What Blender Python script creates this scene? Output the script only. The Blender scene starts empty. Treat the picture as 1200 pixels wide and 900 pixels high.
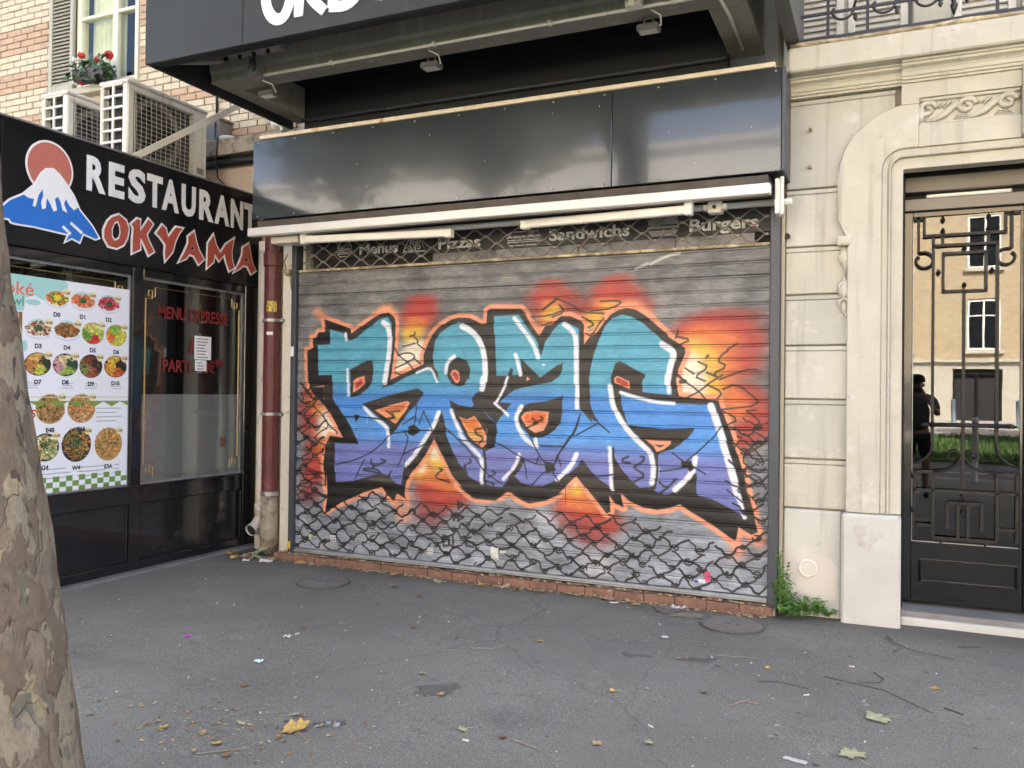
import bpy, bmesh, math, random
import numpy as np
from mathutils import Vector, Matrix
R = math.radians
random.seed(11)
scene = bpy.context.scene
COL = scene.collection

# ------------------------------------------------------------------ camera
cam_data = bpy.data.cameras.new('camera'); camera = bpy.data.objects.new('camera', cam_data); COL.objects.link(camera)
right = Vector((0.913196597, 0.407343781, 0.011959068)); down = Vector((0.006684264, 0.014369969, -0.999874404))
fwd = Vector((-0.407464471, 0.913161841, 0.010399813))
camera.matrix_world = Matrix(((right.x, -down.x, -fwd.x, 0), (right.y, -down.y, -fwd.y, 0), (right.z, -down.z, -fwd.z, 1.55), (0, 0, 0, 1)))
cam_data.sensor_width = 36; cam_data.lens = 980.8 / 1200 * 36
cam_data.clip_start = .02; cam_data.clip_end = 600
scene.camera = camera

# ------------------------------------------------------------------ daylight: the street front is in its own shade
SUN_EL, SUN_AZ = R(50), R(28)        # azimuth from +y (behind the shop) towards +x
world = bpy.data.worlds.new('World'); scene.world = world; world.use_nodes = True
wn = world.node_tree.nodes; wl = world.node_tree.links
sky = wn.new('ShaderNodeTexSky'); sky.sky_type = 'NISHITA'; sky.sun_disc = False
sky.sun_elevation = SUN_EL; sky.sun_rotation = SUN_AZ; sky.air_density = .55; sky.dust_density = 5.0; sky.ozone_density = 0
wl.new(sky.outputs[0], wn['Background'].inputs[0]); wn['Background'].inputs[1].default_value = .15
sun_d = bpy.data.lights.new('sun', 'SUN'); sun_d.energy = 4.6; sun_d.angle = R(.53); sun_d.color = (1, .93, .82)
sun = bpy.data.objects.new('sun', sun_d); COL.objects.link(sun)
to_sun = Vector((math.sin(SUN_AZ) * math.cos(SUN_EL), math.cos(SUN_AZ) * math.cos(SUN_EL), math.sin(SUN_EL)))
sun.rotation_euler = to_sun.to_track_quat('Z', 'Y').to_euler(); sun.location = to_sun * 60
vs = scene.view_settings; vs.view_transform = 'Standard'; vs.look = 'None'; vs.gamma = 1; vs.exposure = 3.35
vs.use_curve_mapping = False
scene.cycles.max_bounces = 6; scene.cycles.diffuse_bounces = 4; scene.cycles.glossy_bounces = 4; scene.cycles.transparent_max_bounces = 8
scene.cycles.transmission_bounces = 4; scene.cycles.use_denoising = True; scene.cycles.sample_clamp_indirect = 6

# ------------------------------------------------------------------ helpers
ORIGIN = {}
def origin(o): return ORIGIN.get(o.name, Vector((0, 0, 0))) if o else Vector((0, 0, 0))
def tag(o, label=None, cat=None, group=None, kind=None):
    if label: o['label'] = label
    if cat: o['category'] = cat
    if group: o['group'] = group
    if kind: o['kind'] = kind
    return o
def thing(name, loc, label, cat, group=None):
    o = bpy.data.objects.new(name, None); COL.objects.link(o); o.location = loc; o.empty_display_size = .1
    ORIGIN[o.name] = Vector(loc)
    return tag(o, label, cat, group)
class MB:
    def __init__(s): s.v = []; s.f = []; s.uv = None
    def add(s, vs, fs):
        n = len(s.v); s.v += [tuple(v) for v in vs]; s.f += [tuple(i + n for i in f) for f in fs]; return s
    def box(s, x0, x1, y0, y1, z0, z1):
        x0, x1 = min(x0, x1), max(x0, x1); y0, y1 = min(y0, y1), max(y0, y1); z0, z1 = min(z0, z1), max(z0, z1)
        return s.add([(x0, y0, z0), (x1, y0, z0), (x1, y1, z0), (x0, y1, z0), (x0, y0, z1), (x1, y0, z1), (x1, y1, z1), (x0, y1, z1)],
                     [(0, 3, 2, 1), (4, 5, 6, 7), (0, 1, 5, 4), (1, 2, 6, 5), (2, 3, 7, 6), (3, 0, 4, 7)])
    def cbox(s, x0, x1, y0, y1, z0, z1, c=.004):
        """box with chamfered edges"""
        b = bmesh.new(); M_ = Matrix.Translation(((x0 + x1) / 2, (y0 + y1) / 2, (z0 + z1) / 2)) @ Matrix.Diagonal((abs(x1 - x0), abs(y1 - y0), abs(z1 - z0), 1))
        bmesh.ops.create_cube(b, size=1, matrix=M_); bmesh.ops.bevel(b, geom=list(b.edges), offset=min(c, .45 * min(abs(x1 - x0), abs(y1 - y0), abs(z1 - z0))), segments=1, affect='EDGES')
        b.verts.index_update(); s.add([v.co for v in b.verts], [[v.index for v in f.verts] for f in b.faces]); b.free(); return s
    def prism(s, pts, plane, a, b):
        """outline in a plane ('y': x,z  'x': y,z  'z': x,y) pushed from a to b"""
        A = sum(p[0] * q[1] - q[0] * p[1] for p, q in zip(pts, pts[1:] + pts[:1]))
        if A < 0: pts = pts[::-1]
        if plane == 'y': m = lambda p, d: (p[0], d, p[1]); flip = a > b
        elif plane == 'x': m = lambda p, d: (d, p[0], p[1]); flip = a < b
        else: m = lambda p, d: (p[0], p[1], d); flip = a < b
        n = len(pts); vs = [m(p, a) for p in pts] + [m(p, b) for p in pts]
        fs = [tuple(range(n)), tuple(range(2 * n - 1, n - 1, -1))] + [(i, i + n, (i + 1) % n + n, (i + 1) % n) for i in range(n)]
        if flip: fs = [f[::-1] for f in fs]
        return s.add(vs, fs)
    def beam(s, p, q, w, h, up=(0, 0, 1)):
        p, q = Vector(p), Vector(q); d = (q - p).normalized(); a = d.cross(Vector(up)); a = a.normalized() if a.length > 1e-4 else d.orthogonal().normalized(); b = a.cross(d)
        vs = [e + a * (sx * w / 2) + b * (sy * h / 2) for e in (p, q) for sx, sy in ((-1, -1), (1, -1), (1, 1), (-1, 1))]
        return s.add(vs, [(0, 1, 2, 3), (7, 6, 5, 4), (0, 4, 5, 1), (1, 5, 6, 2), (2, 6, 7, 3), (3, 7, 4, 0)])
    def tube(s, path, r, n=8, sy=1.0, cap=True):
        P = [Vector(p) for p in path]; k0 = len(s.v); rr = r if isinstance(r, (list, tuple)) else [r] * len(P); ref = None
        for i, p in enumerate(P):
            d = (P[min(i + 1, len(P) - 1)] - P[max(i - 1, 0)]).normalized()
            if ref is None: ref = d.orthogonal().normalized()
            a = (ref - d * ref.dot(d)); a = a.normalized() if a.length > 1e-6 else d.orthogonal().normalized(); ref = a; b = d.cross(a)
            for j in range(n):
                t = 2 * math.pi * j / n; o = a * math.cos(t) * rr[i] + b * math.sin(t) * rr[i]; o.y *= sy
                s.v.append(tuple(p + o))
        for i in range(len(P) - 1):
            for j in range(n):
                a = k0 + i * n + j; b = k0 + i * n + (j + 1) % n; s.f.append((a, b, b + n, a + n))
        if cap: s.f.append(tuple(k0 + j for j in range(n - 1, -1, -1))); e = k0 + (len(P) - 1) * n; s.f.append(tuple(e + j for j in range(n)))
        return s
    def lathe(s, prof, c, axis='z', n=16):
        """profile of (radius, height) about an axis through c"""
        k0 = len(s.v)
        for r, h in prof:
            for j in range(n):
                t = 2 * math.pi * j / n; u, v = r * math.cos(t), r * math.sin(t)
                s.v.append({'z': (c[0] + u, c[1] + v, c[2] + h), 'y': (c[0] + u, c[1] + h, c[2] - v), 'x': (c[0] + h, c[1] + u, c[2] + v)}[axis])
        for i in range(len(prof) - 1):
            for j in range(n): s.f.append((k0 + i * n + j, k0 + i * n + (j + 1) % n, k0 + (i + 1) * n + (j + 1) % n, k0 + (i + 1) * n + j))
        s.f.append(tuple(k0 + j for j in range(n - 1, -1, -1))); e = k0 + (len(prof) - 1) * n; s.f.append(tuple(e + j for j in range(n)))
        return s
    def build(s, name, m, parent=None, smooth=False, bevel=0, label=None, cat=None, group=None, kind=None, base=None):
        og = origin(parent) if parent else (Vector(base) if base else Vector((0, 0, 0)))
        me = bpy.data.meshes.new(name); me.from_pydata([Vector(v) - og for v in s.v], [], s.f)
        if bevel:
            b = bmesh.new(); b.from_mesh(me); bmesh.ops.recalc_face_normals(b, faces=b.faces)
            es = [e for e in b.edges if len(e.link_faces) == 2 and e.calc_face_angle(0) > .6]
            bmesh.ops.bevel(b, geom=es, offset=bevel, segments=1, affect='EDGES', clamp_overlap=True); b.to_mesh(me); b.free()
        me.materials.append(m)
        if smooth: me.polygons.foreach_set('use_smooth', [True] * len(me.polygons))
        if s.uv: uvmap(me, og, s.uv)
        o = bpy.data.objects.new(name, me); COL.objects.link(o)
        if parent: o.parent = parent
        else: o.location = og
        ORIGIN[o.name] = og
        return tag(o, label, cat, group, kind)
def uvmap(me, og, fn):
    l = me.uv_layers.new(name='print'); n = len(me.loops); vi = np.empty(n, np.int32); me.loops.foreach_get('vertex_index', vi)
    co = np.empty(len(me.vertices) * 3, np.float32); me.vertices.foreach_get('co', co); co = co.reshape(-1, 3) + np.array(og, np.float32)
    l.data.foreach_set('uv', np.stack(fn(co[vi]), 1).astype(np.float32).ravel())
def mesh_copy(o, name, loc, parent=None):
    c = o.copy(); c.name = name; COL.objects.link(c); c.location = loc; c.parent = parent; return c
def offset_outline(pts, d):
    A = sum(p[0] * q[1] - q[0] * p[1] for p, q in zip(pts, pts[1:] + pts[:1])); sg = 1 if A > 0 else -1; out = []
    for i, p in enumerate(pts):
        a = Vector(pts[i - 1]); b = Vector(p); c = Vector(pts[(i + 1) % len(pts)])
        d1 = (b - a).normalized(); d2 = (c - b).normalized(); n1 = Vector((d1.y, -d1.x)) * sg; n2 = Vector((d2.y, -d2.x)) * sg
        m = n1 + n2; k = m.length
        m = n1 if k < .3 else m / k * min(2.2, 2 / k)
        out.append(tuple(b + m * d))
    return out
def keyhole(outer, inner):
    if sum(p[0] * q[1] - q[0] * p[1] for p, q in zip(outer, outer[1:] + outer[:1])) < 0: outer = outer[::-1]
    if sum(p[0] * q[1] - q[0] * p[1] for p, q in zip(inner, inner[1:] + inner[:1])) > 0: inner = inner[::-1]
    i, j = min(((i, j) for i in range(len(outer)) for j in range(len(inner))), key=lambda t: (Vector(outer[t[0]]) - Vector(inner[t[1]])).length)
    return outer[:i + 1] + inner[j:] + inner[:j + 1] + outer[i:]
def arc(cx, cy, r, a0, a1, n=8): return [(cx + r * math.cos(R(a0 + (a1 - a0) * k / n)), cy + r * math.sin(R(a0 + (a1 - a0) * k / n))) for k in range(n + 1)]
def text_mesh(body, size, bold=0.0, depth=.002, align='LEFT', sx=1.0):
    cu = bpy.data.curves.new('lettering', 'FONT'); cu.body = body; cu.size = size; cu.offset = bold; cu.extrude = depth / 2; cu.align_x = align; cu.resolution_u = 3
    o = bpy.data.objects.new('lettering', cu); me = bpy.data.meshes.new_from_object(o); bpy.data.objects.remove(o); bpy.data.curves.remove(cu)
    vs = [(v.co.x * sx, v.co.y, v.co.z) for v in me.vertices]; fs = [tuple(p.vertices) for p in me.polygons]; bpy.data.meshes.remove(me)
    return vs, fs

# ------------------------------------------------------------------ materials
def hexlin(h, k=1.0):
    c = [int(h[i:i + 2], 16) / 255 for i in (0, 2, 4)]
    return tuple(k * (v / 12.92 if v <= .04045 else ((v + .055) / 1.055) ** 2.4) for v in c)
def mat(name, col, rough=.55, metal=0.0, var=.14, scale=3.0, bump=.0, bscale=60, spots=None, streak=None, coat=0.0, spec=.5, stretch=(1, 1, 1)):
    """procedural paint / stone / metal: base colour, slow variation, optional spots (colour, amount, scale), rain streaks (colour, amount), fine relief"""
    m = bpy.data.materials.new(name); m.use_nodes = True; nt = m.node_tree; N = nt.nodes; L = nt.links; b = N['Principled BSDF']
    geo = N.new('ShaderNodeNewGeometry'); mp = N.new('ShaderNodeMapping'); mp.inputs['Scale'].default_value = stretch; L.new(geo.outputs['Position'], mp.inputs[0]); pos = mp.outputs[0]
    def noise(sc, det=5, rough_=.6):
        n = N.new('ShaderNodeTexNoise'); n.inputs['Scale'].default_value = sc; n.inputs['Detail'].default_value = det; n.inputs['Roughness'].default_value = rough_; L.new(pos, n.inputs[0]); return n
    def mix(a, bcol, fac):
        x = N.new('ShaderNodeMix'); x.data_type = 'RGBA'
        for s_, v in ((6, a), (7, bcol)):
            if isinstance(v, tuple): x.inputs[s_].default_value = (*v, 1)
            else: L.new(v, x.inputs[s_])
        L.new(fac, x.inputs[0]); return x.outputs[2]
    def ramp(src, lo, hi):
        r = N.new('ShaderNodeMapRange'); r.inputs[1].default_value = lo; r.inputs[2].default_value = hi; L.new(src, r.inputs[0]); return r.outputs[0]
    n1 = noise(scale); out = mix(tuple(c * (1 - var) for c in col), tuple(min(1, c * (1 + var)) for c in col), ramp(n1.outputs[0], .3, .7))
    if spots:
        for sc_col, amt, ssc in spots:
            n2 = noise(ssc, 6, .65); f = ramp(n2.outputs[0], .66 - amt * .4, .74 - amt * .3); out = mix(out, sc_col, f)
    if streak:
        mp2 = N.new('ShaderNodeMapping'); mp2.inputs['Scale'].default_value = (9, 9, .5); L.new(geo.outputs['Position'], mp2.inputs[0])
        n3 = N.new('ShaderNodeTexNoise'); n3.inputs['Scale'].default_value = 1.6; n3.inputs['Detail'].default_value = 5; L.new(mp2.outputs[0], n3.inputs[0])
        out = mix(out, streak[0], ramp(n3.outputs[0], .62 - .2 * streak[1], .80))
    L.new(out, b.inputs['Base Color']); b.inputs['Metallic'].default_value = metal
    rr = N.new('ShaderNodeMapRange'); L.new(n1.outputs[0], rr.inputs[0]); rr.inputs[3].default_value = max(.02, rough - .08); rr.inputs[4].default_value = min(1, rough + .08); L.new(rr.outputs[0], b.inputs['Roughness'])
    b.inputs['Specular IOR Level'].default_value = spec; b.inputs['Coat Weight'].default_value = coat; b.inputs['Coat Roughness'].default_value = .04
    if bump:
        n4 = noise(bscale, 4, .6); bp = N.new('ShaderNodeBump'); bp.inputs['Strength'].default_value = bump; bp.inputs['Distance'].default_value = .006; L.new(n4.outputs[0], bp.inputs['Height']); L.new(bp.outputs[0], b.inputs['Normal'])
        if coat: L.new(bp.outputs[0], b.inputs['Coat Normal'])
    return m
def print_mat(name, cv, rough=.5, gain=.8, bump=.0, metal=0.0, spec=.5):
    im = bpy.data.images.new(name, cv.w, cv.h, alpha=False); px = np.ones((cv.h, cv.w, 4), np.float32); px[:, :, :3] = np.clip(cv.a, 0, 1); im.pixels.foreach_set(px.ravel()); im.update()
    m = bpy.data.materials.new(name); m.use_nodes = True; N = m.node_tree.nodes; L = m.node_tree.links; b = N['Principled BSDF']
    t = N.new('ShaderNodeTexImage'); t.image = im; t.extension = 'EXTEND'; uv = N.new('ShaderNodeUVMap'); uv.uv_map = 'print'; L.new(uv.outputs[0], t.inputs[0])
    g = N.new('ShaderNodeMix'); g.data_type = 'RGBA'; g.blend_type = 'MULTIPLY'; g.inputs[0].default_value = 1; g.inputs[7].default_value = (gain, gain, gain, 1); L.new(t.outputs[0], g.inputs[6])
    L.new(g.outputs[2], b.inputs['Base Color']); b.inputs['Roughness'].default_value = rough; b.inputs['Metallic'].default_value = metal; b.inputs['Specular IOR Level'].default_value = spec
    if bump:
        n = N.new('ShaderNodeTexNoise'); n.inputs['Scale'].default_value = 22; n.inputs['Detail'].default_value = 5; geo = N.new('ShaderNodeNewGeometry'); L.new(geo.outputs['Position'], n.inputs[0])
        bp = N.new('ShaderNodeBump'); bp.inputs['Strength'].default_value = bump; bp.inputs['Distance'].default_value = .01; L.new(n.outputs[0], bp.inputs['Height']); L.new(bp.outputs[0], b.inputs['Normal'])
    return m
def glass_mat(name, reflect, tint, rough=.0):
    m = bpy.data.materials.new(name); m.use_nodes = True; N = m.node_tree.nodes; L = m.node_tree.links; N.remove(N['Principled BSDF'])
    tr = N.new('ShaderNodeBsdfTransparent'); tr.inputs[0].default_value = (*tint, 1); gl = N.new('ShaderNodeBsdfGlossy'); gl.inputs['Roughness'].default_value = rough; gl.inputs[0].default_value = (.95, .96, .97, 1)
    lw = N.new('ShaderNodeLayerWeight'); p5 = N.new('ShaderNodeMath'); p5.operation = 'POWER'; p5.inputs[1].default_value = 5; L.new(lw.outputs['Facing'], p5.inputs[0])
    a = N.new('ShaderNodeMath'); a.operation = 'ADD'; a.use_clamp = True; a.inputs[1].default_value = reflect + .04; L.new(p5.outputs[0], a.inputs[0])
    geo = N.new('ShaderNodeNewGeometry'); n = N.new('ShaderNodeTexNoise'); n.inputs['Scale'].default_value = 1.3; L.new(geo.outputs['Position'], n.inputs[0]); bp = N.new('ShaderNodeBump'); bp.inputs['Strength'].default_value = .012; bp.inputs['Distance'].default_value = .05; L.new(n.outputs[0], bp.inputs['Height']); L.new(bp.outputs[0], gl.inputs['Normal'])
    x = N.new('ShaderNodeMixShader'); L.new(a.outputs[0], x.inputs[0]); L.new(tr.outputs[0], x.inputs[1]); L.new(gl.outputs[0], x.inputs[2]); L.new(x.outputs[0], N['Material Output'].inputs[0])
    return m
def hexrgb(h): return np.array([int(h[i:i + 2], 16) / 255 for i in (0, 2, 4)], np.float32)
def value_noise(w, h, cx, cy, rng, octaves=3):
    out = np.zeros((h, w), np.float32); amp = 1.0; tot = 0
    for o in range(octaves):
        gx, gy = max(2, int(cx * 2 ** o)), max(2, int(cy * 2 ** o))
        g = rng.random((gy + 2, gx + 2)).astype(np.float32)
        xs = np.linspace(0, gx, w, endpoint=False); ys = np.linspace(0, gy, h, endpoint=False)
        xi = xs.astype(int); yi = ys.astype(int)
        fx = (xs - xi); fy = (ys - yi); fx = fx * fx * (3 - 2 * fx); fy = fy * fy * (3 - 2 * fy)
        a = g[yi][:, xi]; b = g[yi][:, xi + 1]; c = g[yi + 1][:, xi]; d = g[yi + 1][:, xi + 1]
        out += amp * ((a * (1 - fx) + b * fx) * (1 - fy)[:, None] + (c * (1 - fx) + d * fx) * fy[:, None])
        tot += amp; amp *= .55
    return out / tot
class Print:
    """flat print on a panel: x and z in millimetres, row 0 at the bottom"""
    def __init__(s, x0, z0, x1, z1, res):
        s.x0, s.z0, s.res = x0, z0, res
        s.w = int((x1 - x0) / res); s.h = int((z1 - z0) / res)
        s.a = np.ones((s.h, s.w, 3), np.float32); s.nz = None
    def box(s, xs, zs, pad):
        i0 = max(0, int((min(xs) - pad - s.x0) / s.res)); i1 = min(s.w, int((max(xs) + pad - s.x0) / s.res) + 2)
        j0 = max(0, int((min(zs) - pad - s.z0) / s.res)); j1 = min(s.h, int((max(zs) + pad - s.z0) / s.res) + 2)
        if i1 <= i0 or j1 <= j0: return None
        X = (s.x0 + (np.arange(i0, i1, dtype=np.float32) + .5) * s.res)[None, :]
        Z = (s.z0 + (np.arange(j0, j1, dtype=np.float32) + .5) * s.res)[:, None]
        return i0, i1, j0, j1, X, Z
    def put(s, b, m, col):
        i0, i1, j0, j1 = b[:4]; v = s.a[j0:j1, i0:i1]
        if callable(col): col = col(b[4] + 0 * b[5], b[5] + 0 * b[4])
        v += (col - v) * m[:, :, None]
    @staticmethod
    def seg(X, Z, p, q):
        dx, dz = q[0] - p[0], q[1] - p[1]; L = dx * dx + dz * dz + 1e-6
        t = np.clip(((X - p[0]) * dx + (Z - p[1]) * dz) / L, 0, 1)
        return (X - p[0] - t * dx) ** 2 + (Z - p[1] - t * dz) ** 2
    def poly(s, pts, col, soft=5, op=1.0):
        xs = [q[0] for q in pts]; zs = [q[1] for q in pts]
        b = s.box(xs, zs, soft * 2)
        if b is None: return
        X, Z = b[4], b[5]; ins = np.zeros((Z.shape[0], X.shape[1]), bool); d = np.full(ins.shape, 1e9, np.float32)
        for k in range(len(pts)):
            p, q = pts[k - 1], pts[k]
            if p[1] != q[1]:
                c = ((p[1] > Z) != (q[1] > Z)) & (X < (q[0] - p[0]) * (Z - p[1]) / (q[1] - p[1]) + p[0]); ins ^= c
            b2 = s.box([p[0], q[0]], [p[1], q[1]], soft * 2)
            if b2 is None: continue
            sl = (slice(max(b2[2], b[2]) - b[2], min(b2[3], b[3]) - b[2]), slice(max(b2[0], b[0]) - b[0], min(b2[1], b[1]) - b[0]))
            np.minimum(d[sl], s.seg(X[:, sl[1]], Z[sl[0]], p, q), out=d[sl])
        d = np.sqrt(d); sd = np.where(ins, -d, d)
        m = np.clip(.5 - sd / (2 * max(soft, s.res * .6)), 0, 1); s.put(b, m * m * (3 - 2 * m) * op, col)
    def line(s, pts, w, col, soft=5, op=1.0):
        b = s.box([q[0] for q in pts], [q[1] for q in pts], w / 2 + soft * 2)
        if b is None: return
        X, Z = b[4], b[5]; d = np.full((Z.shape[0], X.shape[1]), 1e9, np.float32)
        for p, q in zip(pts, pts[1:]): np.minimum(d, s.seg(X, Z, p, q), out=d)
        m = np.clip(.5 - (np.sqrt(d) - w / 2) / (2 * max(soft, s.res * .6)), 0, 1); s.put(b, m * m * (3 - 2 * m) * op, col)
    def blob(s, q, r, col, op=1.0, sq=1.0):
        b = s.box([q[0]], [q[1]], r * 1.6)
        if b is None: return
        d3 = np.abs((b[4] - q[0]) / r) ** 2.6 + np.abs((b[5] - q[1]) / (r * sq)) ** 2.6
        m = np.exp(-1.9 * d3 ** 1.25)
        if s.nz is not None: m = np.clip(m * (1 + (s.nz[b[2]:b[3], b[0]:b[1]] - .5) * 1.5 * (1.3 - m)), 0, 1)
        s.put(b, m * op, col)
    def disc(s, q, rx, rz, col, soft=2, op=1.0):
        b = s.box([q[0]], [q[1]], max(rx, rz) + soft * 2)
        if b is None: return
        d = (np.sqrt(((b[4] - q[0]) / rx) ** 2 + ((b[5] - q[1]) / rz) ** 2) - 1) * min(rx, rz)
        s.put(b, np.clip(.5 - d / (2 * soft), 0, 1) * op, col)
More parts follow.
